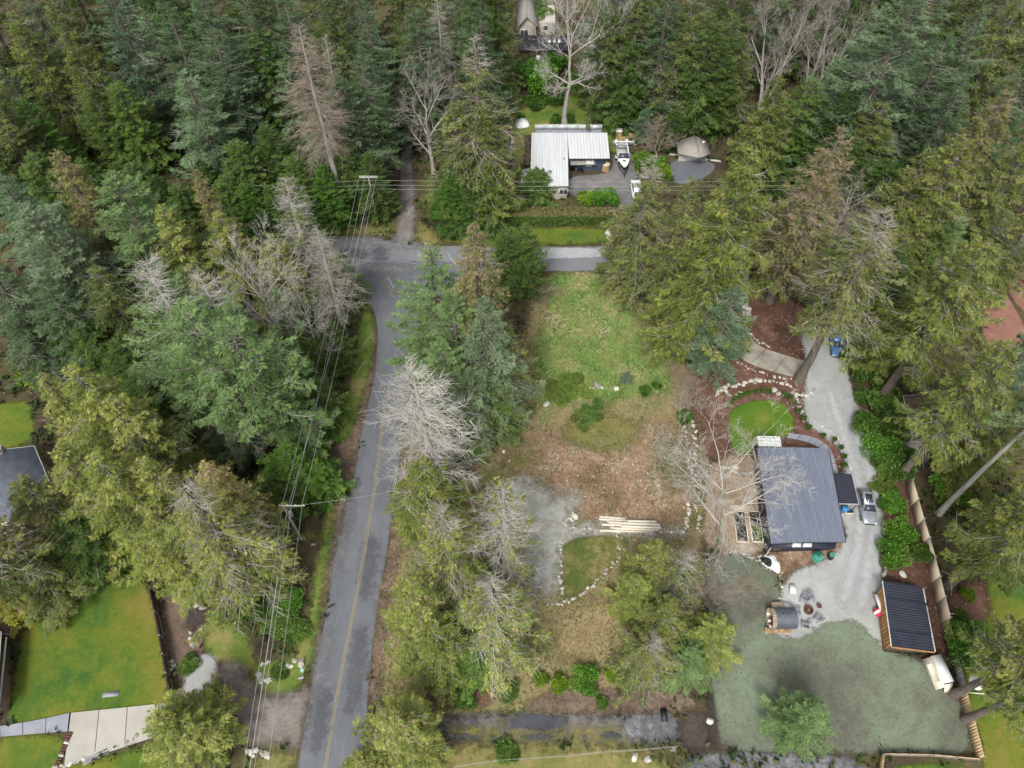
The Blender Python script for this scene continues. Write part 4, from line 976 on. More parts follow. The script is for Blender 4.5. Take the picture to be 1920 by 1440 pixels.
 (1404, 284, 34, 'cedar0', 6.4, 'o', 'largest olive cedar beside the meadow, broad and full'),
 (1228, 290, 25, 'thin0', 4.8, 'o', 'sparse bare-topped cedar in front of the white car'),
 (1208, 352, 18, 'cedar2', 5.2, 'n', 'dense dark olive cedar at the upper right corner of the meadow'),
 (1300, 335, 25, 'cedar3', 5.2, 'n', 'green cedar between the sparse one and the largest olive cedar'),
 (1340, 420, 22, 'cedar1', 5.0, 'o', 'olive cedar hugging the left flank of the largest olive cedar'),
 (1580, 235, 31, 'brown1', 5.6, 'n', 'dying cedar with an orange-brown bare top'),
 (1384, 535, 19, 'fir1', 4.4, 'b', 'blue-green fir beside the curved concrete drive'),
 (1668, 396, 31, 'thinH', 6.2, 'n', 'grey-topped cedar with a thick bare stem by the gravel drive'),
 (1612, 340, 14, 'bare0', 5.0, 'n', 'leafless tree right of the orange-brown dying cedar'),
 (1560, 410, 9, 'twiggy', 4.2, 'n', 'bare twiggy thicket below the orange-brown dying cedar'),
 (1500, 440, 10, 'brown0', 3.6, 'n', 'small brownish cedar by the cross road behind the mulch bed'),
 (1862, 450, 30, 'cedarH0', 6.2, 'o', 'broad olive cedar right of the gravel drive'),
 (1800, 470, 24, 'cedar1', 4.8, 'o', 'olive cedar behind the blue car'),
 (1905, 645, 27, 'cedarH0', 5.4, 'o', 'spreading olive cedar over the grey roof on the right'),
 (1962, 620, 22, 'fir2', 4.6, 'b', 'blue-green fir on the right edge below the red court'),
 (1955, 740, 20, 'cedar1', 4.2, 'o', 'olive cedar on the right edge above the pale leaning stem'),
 (2022, 718, 28, 'firpole', 3.6, 'o', 'conifer with a long pale bare stem reaching to the right edge'),
 (2035, 900, 26, 'cedarH0', 5.2, 'o', 'large yellow-olive cedar right of the new board fence'),
 (2045, 860, 20, 'cedar0', 3.6, 'o', 'olive cedar behind the large yellow-olive one by the board fence'),
 (2080, 1155, 26, 'cedarH1', 4.2, 'o', 'cedar with bare brown stem, upper of two beside the bagged heap'),
 (2120, 1215, 26, 'cedarH1', 4.2, 'o', 'cedar with bare brown stem, lower of two beside the bagged heap'),
 (1352, 385, 17, 'cedar2', 4.6, 'n', 'cedar filling the gap behind the largest olive cedar at the road'),
 (1492, 372, 15, 'cedar1', 4.6, 'n', 'cedar across the road left of the orange dying cedar foot'),
 (1545, 395, 14, 'cedar0', 4.4, 'o', 'olive cedar at the road under the orange dying cedar'),
 (1625, 420, 13, 'young1', 4.4, 'n', 'dense cedar at the road behind the grey-topped cedar'),
 (1690, 470, 12, 'young0', 4.2, 'd', 'dark cedar between the grey-topped and the broad olive cedar'),
 (1770, 420, 12, 'young1', 4.2, 'n', 'green cedar at the road left of the red court'),
 (1950, 400, 16, 'cedar1', 4.6, 'n', 'cedar on the right edge above the grey pavement'),
 # --- stand in the middle
 (800, 464, 24, 'firopen', 6.4, 'G', 'blue-green fir with open branches reaching over the main road'),
 (892, 420, 30, 'brown0', 5.6, 'n', 'brown-tinged cedar in the middle stand by the road junction'),
 (984, 424, 13, 'young0', 3.9, 'n', 'dense dark green cedar at the upper left corner of the meadow'),
 (946, 434, 12, 'young1', 3.4, 'd', 'dark green cedar wedged behind the brown-tinged cedar'),
 (908, 560, 24, 'fir0', 5.8, 'n', 'green fir with a bare grey spike in the middle stand'),
 (845, 545, 22, 'fir2', 4.8, 'G', 'green fir between the open fir and the brown-tinged cedar'),
 (828, 640, 18, 'fir2', 4.4, 'G', 'pale green fir above the big grey leafless conifer'),
 (885, 690, 14, 'fir0', 5.0, 'n', 'low green fir on the meadow side of the middle stand'),
 (952, 610, 17, 'cedar3', 4.4, 'n', 'olive-brown cedar on the meadow side of the middle stand'),
 (930, 720, 10, 'young1', 3.6, 'n', 'small dark green cedar at the foot of the middle stand'),
 (872, 790, 8, 'young0', 2.8, 'G', 'small bright green cedar behind the grey leafless conifer'),
 (778, 690, 25, 'dead0', 6.4, 'n', 'big grey leafless conifer beside the main road'),
 (795, 872, 14, 'cedar0', 4.8, 'o', 'olive cedar below the big grey leafless conifer'),
 (757, 905, 10, 'cedar1', 2.6, 'o', 'small olive cedar on the kerb below the big grey conifer'),
 # --- lower middle stand
 (826, 955, 24, 'thin0', 5.0, 'p', 'yellow-olive conifer with a spray of bare top branches'),
 (952, 912, 25, 'dead1', 4.8, 'p', 'tall sparse grey conifer at the edge of the gravel pad'),
 (924, 1092, 21, 'thin1', 5.0, 'p', 'bare-topped conifer with pale drooping branches, lowest of the stand'),
 (775, 1090, 17, 'cedar3', 4.6, 'p', 'thin olive cedar leaning toward the main road'),
 (808, 1170, 13, 'cedar0', 4.4, 'o', 'olive cedar behind the thin roadside cedar'),
 (880, 1060, 13, 'cedar2', 4.6, 'o', 'olive cedar in the middle of the lower stand'),
 (885, 1215, 9, 'young1', 2.8, 'G', 'small green conifer at the bottom of the lower stand'),
 (740, 1350, 13, 'cedar3', 4.8, 'p', 'pale olive cedar beside the main road at the bottom edge'),
 (672, 1425, 10, 'cedar1', 2.8, 'p', 'smaller pale cedar overhanging the road at the bottom edge'),
 (1236, 1015, 14, 'cedar3', 3.3, 'p', 'pale olive cedar right of the small curved lawn'),
 (1200, 1085, 10, 'fir2', 2.8, 'y', 'yellow-green fir beside the curved stone border'),
 (1290, 1040, 13, 'thin1', 3.4, 'o', 'grey-olive cedar left of the seeded lawn'),
 (1262, 1130, 13, 'cedar3', 3.7, 'o', 'olive cedar above the bright green fir'),
 (1232, 1200, 11, 'thin0', 3.7, 'o', 'dark olive cedar left of the bright green fir'),
 (1348, 1172, 9, 'fir2', 3.4, 'y', 'bright yellow-green fir overlapping the seeded lawn'),
 (1300, 1220, 7, 'fir0', 3.2, 'G', 'low green fir next to the muddy track'),
 (1352, 1080, 6, 'twiggy', 2.9, 'n', 'leafless thicket on the left edge of the seeded lawn'),
 (1533, 1330, 10, 'fir2', 3.3, 'G', 'small green fir growing in the seeded lawn'),
 # --- left of the road
 (365, 318, 21, 'brown0', 3.6, 'o', 'thin orange-tipped cedar above the left road end'),
 (530, 338, 20, 'dead1', 4.8, 'n', 'grey dead-topped tree above the left road end'),
 (505, 440, 14, 'cedar3', 4.6, 'p', 'pale olive tree in front of the grey dead-topped one'),
 (590, 425, 21, 'snag1', 4.4, 'n', 'purple-brown leafless conifer at the left end of the cross road'),
 (210, 325, 24, 'fir2', 7.4, 'G', 'broad mid green fir at the left of the picture'),
 (100, 285, 24, 'brown0', 5.2, 'o', 'brown-topped cedar left of the broad mid green fir'),
 (300, 385, 20, 'cedar1', 5.2, 'p', 'pale olive cedar right of the broad mid green fir'),
 (410, 395, 18, 'cedar0', 5.0, 'p', 'olive cedar behind the white spreading leafless tree'),
 (-10, 325, 24, 'fir0', 6.4, 'b', 'blue-green fir on the left edge beside the brown-topped cedar'),
 (45, 385, 23, 'fir2', 6.4, 'B', 'blue-green fir with long tips near the left edge'),
 (100, 420, 20, 'fir1', 5.4, 'n', 'green fir in front of the broad mid green fir'),
 (-40, 480, 22, 'fir1', 6.0, 'd', 'dark fir cut off by the left edge at mid height'),
 (75, 520, 20, 'fir0', 5.6, 'd', 'dark fir above the yellow shrub at the left'),
 (178, 500, 20, 'cedar0', 5.2, 'd', 'dark cedar left of the silver dead-topped fir'),
 (150, 610, 13, 'young1', 4.6, 'd', 'dark cedar above the big olive cedar group at left'),
 (215, 640, 12, 'young0', 4.4, 'd', 'dark young cedar behind the olive cedar group at left'),
 (95, 600, 12, 'young1', 4.4, 'd', 'deep green young cedar right of the yellow shrub'),
 (250, 690, 10, 'young0', 4.0, 'd', 'low deep green cedar in the gap right of the olive group'),
 (20, 600, 14, 'fir1', 4.6, 'd', 'dark fir behind the yellow shrub at the left edge'),
 (270, 488, 28, 'firdead', 6.4, 'G', 'green fir with a silver forked dead top'),
 (345, 590, 26, 'firH', 7.0, 'G', 'large green fir with a bare stem left of the wires'),
 (432, 610, 25, 'firH', 6.6, 'G', 'large green fir with pale bare stem foot near the dirt pull-out'),
 (372, 512, 25, 'firdead', 4.8, 'n', 'fir with a thin crooked dead tip left of the white tree'),
 (505, 690, 17, 'fir2', 4.8, 'G', 'bright green fir right of the two large bare-stemmed firs'),
 (400, 720, 15, 'fir0', 4.4, 'n', 'green fir in the shade between the two large firs'),
 (468, 478, 19, 'bare1', 7.2, 'n', 'white leafless tree with a spreading crown left of the wires'),
 (560, 560, 15, 'bare1', 4.4, 'n', 'grey-brown leafless tree below the white spreading one'),
 (520, 545, 15, 'fir2', 3.2, 'G', 'narrow green fir poking through the white leafless tree'),
 (478, 600, 14, 'cedar2', 4.4, 'n', 'brown-green cedar under the white spreading tree'),
 (625, 478, 10, 'young1', 3.2, 'o', 'olive cedar at the road corner under the wires'),
 (598, 545, 9, 'young0', 3.6, 'n', 'dense green cedar in the roadside row under the wires, second from the corner'),
 (610, 608, 8, 'young1', 3.0, 'n', 'green cedar in the roadside row under the wires beside the curved verge'),
 (578, 640, 9, 'young0', 3.6, 'n', 'dense cedar in the roadside row behind the curved verge'),
 (585, 712, 8, 'young1', 3.2, 'n', 'green cedar in the roadside row next to the lower end of the verge'),
 (552, 690, 9, 'young0', 3.8, 'd', 'darker cedar in the roadside row left of the wires'),
 (570, 760, 7, 'young1', 3.6, 'g', 'bright green cedar above the dirt pull-out'),
 (535, 850, 9, 'young1', 4.4, 'g', 'broad bright green cedar behind the lower utility pole'),
 (498, 895, 8, 'young0', 3.8, 'n', 'green cedar left of the lower utility pole'),
 (592, 878, 6, 'young1', 3.0, 'g', 'low green cedar between lower utility pole and road'),
 (135, 684, 26, 'cedar0', 6.2, 'p', 'tallest of the olive cedars at lower left, with an orange tip'),
 (75, 705, 24, 'cedar3', 5.4, 'p', 'olive cedar with orange tips at the left of the lower left group'),
 (205, 745, 23, 'cedar1', 5.4, 'p', 'olive cedar right of the tallest in the lower left group'),
 (100, 830, 22, 'cedar2', 5.6, 'p', 'olive cedar in front of the tallest in the lower left group'),
 (180, 850, 23, 'cedar0', 6.2, 'p', 'yellow-olive cedar in the centre of the lower left group'),
 (265, 860, 22, 'cedar3', 5.4, 'p', 'olive cedar with pale branches near the foot of the bare-stemmed firs'),
 (378, 868, 21, 'brown0', 4.6, 'p', 'orange-brown cedar right of the lower left olive group'),
 (345, 910, 25, 'thin0', 6.2, 'p', 'grey-topped olive cedar with a bare stem foot by the rough grass'),
 (412, 930, 16, 'cedar1', 4.0, 'p', 'olive cedar right of the grey-topped cedar'),
 (280, 960, 18, 'cedar2', 5.0, 'p', 'olive cedar over the top of the lawn fence'),
 (25, 905, 18, 'cedar1', 5.2, 'n', 'dark olive cedar behind the bright left lawn'),
 (120, 965, 13, 'young1', 4.6, 'd', 'dark cedar at the upper corner of the bright left lawn'),
 (-150, 960, 24, 'cedarH1', 5.5, 'n', 'cedar with a leaning bare stem at the left edge'),
 (10, 1040, 12, 'cedar0', 4.2, 'n', 'olive-green cedar on the left edge above the bright lawn'),
 (-20, 1095, 7, 'cedar2', 3.2, 'y', 'yellow-green cedar on the left edge beside the bright lawn'),
 (305, 1330, 13, 'cedar2', 4.6, 'p', 'yellow-olive cedar at the bottom beside the concrete pad'),
]
# the back row behind the top edge
ORD = 'first second third fourth fifth sixth seventh eighth ninth tenth eleventh twelfth thirteenth fourteenth fifteenth sixteenth seventeenth eighteenth nineteenth twentieth twenty-first twenty-second twenty-third twenty-fourth twenty-fifth twenty-sixth'.split()
BACK = [(-110, 20), (-80, -70), (10, -95), (95, -110), (180, -130), (255, -120), (330, -125), (415, -130), (490, -140), (570, -135), (650, -130), (735, -140), (850, -120), (905, -105),
        (1165, -115), (1240, -130), (1325, -125), (1400, -115), (1475, -130), (1550, -125), (1625, -130), (1700, -140), (1780, -95), (1860, -105), (1940, -95), (2010, -20)]
BK = ['fir0', 'cedar1', 'fir2', 'cedar0', 'fir1', 'young1', 'fir2', 'cedar2']
for k, (x_, y_) in enumerate(BACK):
    TREES.append((x_, y_, 26 + (k * 7) % 4, BK[k % 8], 5.6, 'd' if k % 2 else 'n', f'{ORD[k]} conifer from the left in the back row along the top edge', 'conifers in the back row along the top edge'))
for args in TREES:
    tree(*args)
mp_ = at(1349, 1026)
plant('maple', (mp_[0], mp_[1], 0.0), 15.0, 7.4, 'n', 'bare maple with white twigs reaching over the dark-roofed house', 'bare_maple', 'bare tree', rz=math.radians(105))

SHRUBS = [
 (1000, 122, 5.5, 'bush1', 4.2, 'g', 'big glossy bright green laurel behind the back lawn'),
 (1003, 5, 4.5, 'bush1', 3.4, 'n', 'round green shrub behind the far pale house'),
 (1003, 180, 2.2, 'bush0', 2.2, 'd', 'dome-shaped dark shrub on the back lawn'),
 (1047, 176, 2.2, 'bush0', 1.9, 'd', 'dark round shrub behind the forked tree stem'),
 (1046, 217, 1.2, 'bush0', 1.5, 'd', 'low dark shrub left of the forked tree foot'),
 (1066, 216, 1.2, 'bush0', 1.4, 'd', 'low dark shrub right of the forked tree foot'),
 (977, 209, 2.0, 'column', 0.9, 'd', 'small dark conical shrub behind the white sheet on the lawn'),
 (1040, 100, 3.5, 'bush0', 3.0, 'd', 'dark shrub behind the back lawn right of the laurel'),
 (1085, 140, 3.5, 'bush1', 3.0, 'd', 'dark shrub mass behind the back lawn, left of the dark cedars'),
 (1005, 322, 5.5, 'young1', 4.4, 'n', 'broad green cedar shrub against the white roof'),
 (1103, 364, 1.2, 'bush0', 1.9, 'y', 'yellow-green shrub at the front of the asphalt yard'),
 (1137, 362, 1.9, 'bush1', 2.2, 'g', 'round bright green shrub at the corner of the asphalt yard'),
 (1206, 288, 2.0, 'bush0', 2.0, 'y', 'yellow-green shrub right of the boat'),
 (1222, 298, 2.6, 'bush1', 2.4, 'g', 'bright green shrub between boat and garage'),
 (1237, 256, 4.0, 'twiggy', 3.6, 'n', 'pink leafless shrub left of the grey gabled garage'),
 (1243, 310, 2.6, 'bush0', 2.0, 'y', 'olive shrub against the dark garage driveway'),
 (63, 668, 4.6, 'bush1', 3.0, 'y', 'bright yellow shrub at the left edge'),
 (1014, 1272, 1.1, 'bush0', 0.9, 'y', 'leftmost yellow-green bush in the planting above the muddy track'),
 (1051, 1278, 1.2, 'bush0', 1.05, 'y', 'yellow bush left of the large green ball bush'),
 (1101, 1270, 1.8, 'bush1', 1.6, 'g', 'large green ball bush above the muddy track'),
 (1150, 1258, 1.1, 'bush0', 0.95, 'y', 'yellow-green bush right of the large green ball bush'),
 (1182, 1268, 1.3, 'bush0', 1.2, 'g', 'dark green bush rightmost in the planting above the muddy track'),
 (1130, 1314, 0.8, 'bush0', 0.75, 'n', 'small dark bush just above the muddy track'),
 (952, 1288, 1.2, 'bush0', 1.3, 'n', 'soft green bush at the foot of the lower stand'),
 (870, 1300, 1.1, 'bush1', 1.5, 'd', 'dark green bush among the brown bracken'),
 (950, 1408, 1.2, 'bush0', 1.3, 'n', 'dark green bush in the grass below the muddy track'),
 (1700, 990, 3.0, 'bush1', 1.8, 'g', 'bright green shrub against the new board fence'),
 (1682, 1032, 2.4, 'bush1', 1.8, 'g', 'lower bright green shrub left of the new board fence'),
 (1742, 1028, 2.6, 'bush0', 1.4, 'n', 'dark green shrub leaning over the new board fence'),
 (1795, 905, 3.0, 'bush1', 2.4, 'g', 'green shrub in the corner below the pale green roof'),
 (1838, 1205, 3.2, 'bush1', 2.6, 'g', 'large bright green shrub right of the weathered fence'),
 (1820, 1110, 1.0, 'bush0', 0.9, 'y', 'small yellow shrub on the bare soil right of the fence'),
 (1806, 1152, 1.0, 'bush0', 0.9, 'n', 'small olive shrub tied by the fence brace'),
 (1640, 790, 2.6, 'bush1', 2.4, 'd', 'glossy shrub at the upper end of the laurel bank by the gravel drive'),
 (1662, 822, 2.6, 'bush0', 2.6, 'g', 'bright glossy shrub in the laurel bank by the gravel drive'),
 (1672, 862, 2.2, 'bush0', 1.9, 'n', 'glossy shrub at the lower end of the laurel bank by the gravel drive'),
 (1690, 790, 3.0, 'bush1', 2.6, 'd', 'dark shrub left of the grey roof on the right'),
 (1695, 850, 2.8, 'bush0', 2.6, 'd', 'dark shrub below the left corner of the grey roof'),
 (1612, 655, 2.4, 'bush0', 2.2, 'n', 'green shrub beside the blue car'),
 (1640, 690, 2.6, 'bush1', 2.4, 'd', 'dark green shrub right of the gravel drive below the blue car'),
 (1625, 625, 2.6, 'bush1', 2.4, 'g', 'bright green shrub right of the blue car roof'),
 (1625, 735, 1.5, 'bush0', 1.5, 'd', 'low dark shrub along the bend of the gravel drive'),
 (1668, 740, 2.8, 'bush0', 2.6, 'n', 'green shrub in front of the mossy cedar foot at right'),
 (1680, 935, 2.0, 'bush0', 1.7, 'g', 'green shrub at the head of the new board fence'),
 (1665, 910, 1.2, 'heath0', 1.7, 'g', 'olive shrub between silver car and board fence'),
 (445, 1130, 1.6, 'bush0', 1.8, 'g', 'green bush at the foot of the grey-topped olive cedar'),
 (505, 1075, 1.4, 'bush1', 2.0, 'n', 'salal bush under the wires below the lower pole'),
 (540, 1120, 1.2, 'bush0', 1.8, 'g', 'bright salal bush between wires and verge'),
 (520, 1160, 1.2, 'bush1', 1.8, 'n', 'salal bush right of the rough grass'),
 (550, 1180, 1.1, 'bush0', 1.6, 'n', 'salal bush above the stone ring'),
 (490, 1140, 1.2, 'bush1', 1.7, 'd', 'dark salal bush above the rough grass'),
 (520, 1260, 0.9, 'bush0', 1.0, 'n', 'fern clump between the two arcs of white stones'),
 (352, 1243, 0.9, 'bush0', 1.2, 'n', 'low bush beside the small gravel patch'),
 (1067, 722, 0.8, 'heath0', 2.8, 'g', 'low spreading heather mound on the meadow edge'),
 (1044, 728, 0.7, 'heath0', 1.8, 'n', 'low dark heather at the left end of the mound'),
 (1112, 770, 0.5, 'heath1', 1.9, 'b', 'low blue-green juniper below the stone row'),
 (1090, 785, 0.5, 'heath1', 1.6, 'n', 'low green juniper left of the blue-green one'),
 (1176, 700, 2.0, 'fir1', 1.3, 'b', 'stunted blue-grey conifer at the end of the stone row'),
 (1210, 728, 1.0, 'bush0', 0.9, 'd', 'dark little bush right of the stunted conifer'),
 (1232, 720, 0.7, 'bush0', 0.7, 'd', 'tiny dark bush rightmost by the stunted conifer'),
 (1245, 560, 2.4, 'twiggy', 2.2, 'n', 'brown leafless brush along the right side of the meadow, upper'),
 (1280, 700, 2.2, 'twiggy', 2.4, 'n', 'brown leafless brush at the lower right corner of the meadow'),
 (1300, 745, 2.2, 'twiggy', 2.4, 'n', 'reddish leafless brush left of the stone border arc'),
 (1285, 775, 1.4, 'bush0', 1.2, 'd', 'dark shrub in front of the reddish leafless brush'),
 (1018, 548, 1.6, 'twiggy', 2.0, 'n', 'reddish leafless brush left of the meadow'),
 (955, 300, 3.0, 'twiggy', 2.4, 'n', 'leafless shrub left of the white-roofed house'),
 (955, 260, 3.5, 'twiggy', 2.4, 'n', 'leafless shrub beside the long white sheet'),
 (948, 350, 1.8, 'twiggy', 1.8, 'n', 'brown leafless brush left of the broad cedar shrub'),
 (835, 1258, 1.2, 'twiggy', 1.8, 'n', 'dark red leafless brush at the bottom of the lower stand'),
 (1180, 1160, 1.2, 'twiggy', 1.6, 'n', 'dark red leafless brush left of the olive cedars'),
 (1610, 430, 3.6, 'twiggy', 3.2, 'n', 'pale leafless thicket behind the grey-topped cedar'),
]
for args in SHRUBS:
    k = args[3]
    p = at(args[0], args[1], args[2])
    if k.startswith(('young', 'fir')):
        plant(k, (p[0], p[1], 0.0), args[2], args[4], args[5], args[6], 'conifer_shrub', 'shrub')
    else:
        plant(k, (p[0], p[1], 0.0), args[2], args[4], args[5], args[6], NAMES[next(q for q in ('heath', 'bush', 'twig') if k.startswith(q))][0] if k != 'column' else 'shrub', 'shrub')

for k, (px, py) in enumerate([(1366, 764), (1374, 754), (1382, 749), (1392, 746), (1404, 743), (1415, 741), (1427, 741), (1440, 742), (1466, 748), (1478, 752), (1487, 765), (1493, 777), (1502, 792), (1511, 808)]):
    plant('column', at(px, py), 2.2, 0.36, 'd', f'{ORD[k]} slim young evergreen from the left in the row round the oval lawn', 'columnar_shrub', 'shrub', 'young evergreens round the oval lawn')
for k, (px, py) in enumerate([(1540, 824), (1561, 832), (1572, 848), (1579, 864), (1579, 879)]):
    plant('column', at(px, py), 2.2, 0.36, 'd', f'{ORD[k]} slim young evergreen from the top between foot path and gravel drive', 'columnar_shrub', 'shrub', 'young evergreens along the gravel drive')

# ------------------------------------------------------------------ ground cover nobody could count
def scatter(n, x0, x1, y0, y1, keep):
    x, y = rng.uniform(x0, x1, n), rng.uniform(y0, y1, n)
    k = keep(x, y)
    return x[k], y[k]

def outside_clear(x, y, m=0.3):
    k = np.ones(len(x), bool)
    for p in CLEAR:
        bx = (x > p[:, 0].min()) & (x < p[:, 0].max()) & (y > p[:, 1].min()) & (y < p[:, 1].max())
        if bx.any():
            i = np.where(bx)[0]
            k[i] &= ~inside(p, x[i], y[i])
    return k

ux, uy = scatter(34000, -118, 118, 8, 190, lambda x, y: outside_clear(x, y) & (np.abs(x) < 52 + y * 0.42))
clump = np.sin(ux * 0.31 + 2 * np.sin(uy * 0.17)) + np.sin(uy * 0.37 + ux * 0.11)
kp = clump > -0.7
ux, uy = ux[kp], uy[kp]
n = len(ux); per = 4
bi = np.repeat(np.arange(n), per)
az = rng.uniform(0, 6.28, n * per); el = rng.uniform(0.2, 1.2, n * per)
d = np.c_[np.cos(az) * np.cos(el), np.sin(az) * np.cos(el), np.sin(el)]
sd = np.cross(d, rng.normal(0, 1, d.shape)); sd /= np.linalg.norm(sd, axis=1, keepdims=True)
ln = rng.uniform(0.4, 0.95, n * per)
tt = np.clip(rng.normal(0.4, 0.2, n)[bi] + rng.normal(0, 0.12, n * per), 0, 1) + np.where(rng.random(n)[bi] < 0.22, 0.9, 0)
mb = MB()
sprays(mb, np.c_[ux[bi] + rng.normal(0, .25, n * per), uy[bi] + rng.normal(0, .25, n * per), rng.uniform(0, 0.3, n * per)], d, sd, ln, ln * 0.45, tt)
o = mb.build('undergrowth', [M['understory']], tint=True)
setp(o, 'low ferns, salal and leaf litter under the trees', 'undergrowth', kind='stuff')

def tufts(name, poly_names, n, hmin, hmax, tlo, thi, label, excl=()):
    polys = [SHEETS[q][2] for q in poly_names]; ex = [SHEETS[q][2] for q in excl]
    allp = np.vstack(polys)
    x, y = rng.uniform(allp[:, 0].min(), allp[:, 0].max(), n), rng.uniform(allp[:, 1].min(), allp[:, 1].max(), n)
    k = np.zeros(n, bool)
    for p in polys: k |= inside(p, x, y)
    for p in ex: k &= ~inside(p, x, y)
    x, y = x[k], y[k]; n = len(x)
    az = rng.uniform(0, 6.28, n)
    h = rng.uniform(hmin, hmax, n)
    dx = np.c_[np.cos(az), np.sin(az), np.zeros(n)]
    b = np.c_[x, y, np.zeros(n)]
    lean = rng.normal(0, 0.6, (n, 2)) * h[:, None]
    tip = b + np.c_[lean, h]
    v = np.stack([b - dx * 0.06, b + dx * 0.06, tip], 1).reshape(-1, 3)
    patch = 0.5 + 0.5 * np.sin(x * 0.9 + 2 * np.sin(y * 0.6))
    t = np.clip(tlo + (thi - tlo) * patch + rng.normal(0, 0.2, n), 0, 2)
    o = MB().add(v, (np.arange(n) * 3)[:, None] + np.array([[0, 1, 2]]), 0, np.repeat(t, 3)).build(name, [M['grassblade']], tint=True)
    setp(o, label, 'grass', kind='stuff')

tufts('grass', ['rough_ground'], 70000, 0.12, 0.4, 0.4, 1.9, 'rough tan and olive grass over the vacant lot', excl=('gravel_pad', 'muddy_track', 'garden_lawn'))
tufts('grass', ['meadow', 'garden_lawn'], 26000, 0.08, 0.22, 0.1, 1.1, 'green meadow grass with straw-coloured patches')

# pale pebbles and fallen leaves on the bare earth
pe = SHEETS['leaf_litter_ground'][2]
x, y = rng.uniform(pe[:, 0].min(), pe[:, 0].max(), 5200), rng.uniform(pe[:, 1].min(), pe[:, 1].max(), 5200)
k = inside(pe, x, y) & (np.sin(x * 0.5) + np.cos(y * 0.45 + x * .2) + rng.normal(0, .6, len(x)) > 0.1)
x, y = x[k][:1700], y[k][:1700]
n = len(x)
oc = np.array([[1, 0, 0], [0, 1, 0], [-1, 0, 0], [0, -1, 0], [0, 0, 1], [0, 0, -.4]])
of = np.array([[0, 1, 4], [1, 2, 4], [2, 3, 4], [3, 0, 4], [1, 0, 5], [2, 1, 5], [3, 2, 5], [0, 3, 5]])
s = rng.uniform(0.02, 0.075, n) * (1 + (rng.random(n) < 0.05))
v = (oc[None] * s[:, None, None] * rng.uniform(0.6, 1.3, (n, 6, 1)) + np.c_[x, y, np.full(n, 0.05)][:, None]).reshape(-1, 3)
o = MB().add(v, ((np.arange(n) * 6)[:, None, None] + of[None]).reshape(-1, 3)).build('pebbles', [M['stone']])
setp(o, 'pale pebbles strewn over the reddish bare earth', 'pebbles', kind='stuff')

# the wood carries on outside the picture on both sides and behind, too far off to count
wood = MB()
r = np.random.default_rng(5)
spots = []
for _ in range(900):
    X, Y = r.uniform(-230, 230), r.uniform(0, 330)
    lim = 62 + Y * 0.60
    if Y > 200 or abs(X) > lim: spots.append((X, Y))
spots = spots[:240]
for X, Y in spots:
    hh, RR = r.uniform(15, 27), r.uniform(3.5, 5.5)
    m = 110
    s = np.sort(r.random(m)); a = np.arange(m) * 2.4 + r.normal(0, .5, m)
    L = RR * np.minimum((1 - s) ** .75, .6 + s * 1.5) * r.uniform(.6, 1.1, m) + .3
    dd = np.c_[np.cos(a), np.sin(a), -0.25 + 0.4 * s]
    sdv = np.cross(dd, [0, 0, 1.0]); sdv /= np.linalg.norm(sdv, axis=1, keepdims=True)
    sprays(wood, np.c_[np.full(m, X), np.full(m, Y), hh * (.06 + .92 * s)], dd, sdv, L, L * .55, np.clip(r.normal(.4, .2, m) + r.normal(0, .12), 0, 1))
    wood.tubes([[X, Y, 0]], [[X, Y, hh]], 0.28, 0.03, 6, 1)
o = wood.build('far_wood', [M['cedar'], M['bark']], tint=True)
setp(o, 'conifer wood stretching away beyond the lots', 'wood', kind='stuff')
# ------------------------------------------------------------------ roofs and houses
def lerp(a, b, t): return a + (b - a) * t

def ribbed(mb, c00, c10, c11, c01, n, rib=0.05, thick=0.10, frac=0.35, mat=0):
    """metal roof panel: ribs run from edge c00-c10 to edge c01-c11"""
    c00, c10, c11, c01 = [np.asarray(c, float) for c in (c00, c10, c11, c01)]
    nrm = np.cross(c10 - c00, c01 - c00); nrm /= np.linalg.norm(nrm)
    if nrm[2] < 0: nrm = -nrm
    ts, hs = [], []
    for k in range(n):
        for f, h in ((0, 0), (1 - frac, 0), (1 - frac * .75, 1), (1 - frac * .25, 1)):
            ts.append((k + f) / n); hs.append(h)
    ts.append(1.0); hs.append(0)
    ts = np.array(ts)[:, None]; hs = np.array(hs)[:, None] * rib
    a = lerp(c00, c10, ts) + nrm * hs
    b = lerp(c01, c11, ts) + nrm * hs
    m = len(ts)
    mb.add(np.vstack([a, b]), [[i, i + 1, m + i + 1, m + i] for i in range(m - 1)], mat)
    q = np.array([c00, c10, c11, c01]); lo = q - nrm * thick
    mb.add(np.vstack([q, lo]), [[4, 7, 6, 5]] + [[i, 4 + i, 4 + (i + 1) % 4, (i + 1) % 4] for i in range(4)], mat)

def plate(mb, a, b, c, d, thick=0.05, mat=0):
    q = np.array([a, b, c, d], float)
    nrm = np.cross(q[1] - q[0], q[3] - q[0]); nrm /= np.linalg.norm(nrm)
    lo = q - nrm * thick
    mb.add(np.vstack([q, lo]), [[0, 1, 2, 3], [7, 6, 5, 4]] + [[i, 4 + i, 4 + (i + 1) % 4, (i + 1) % 4] for i in range(4)], mat)

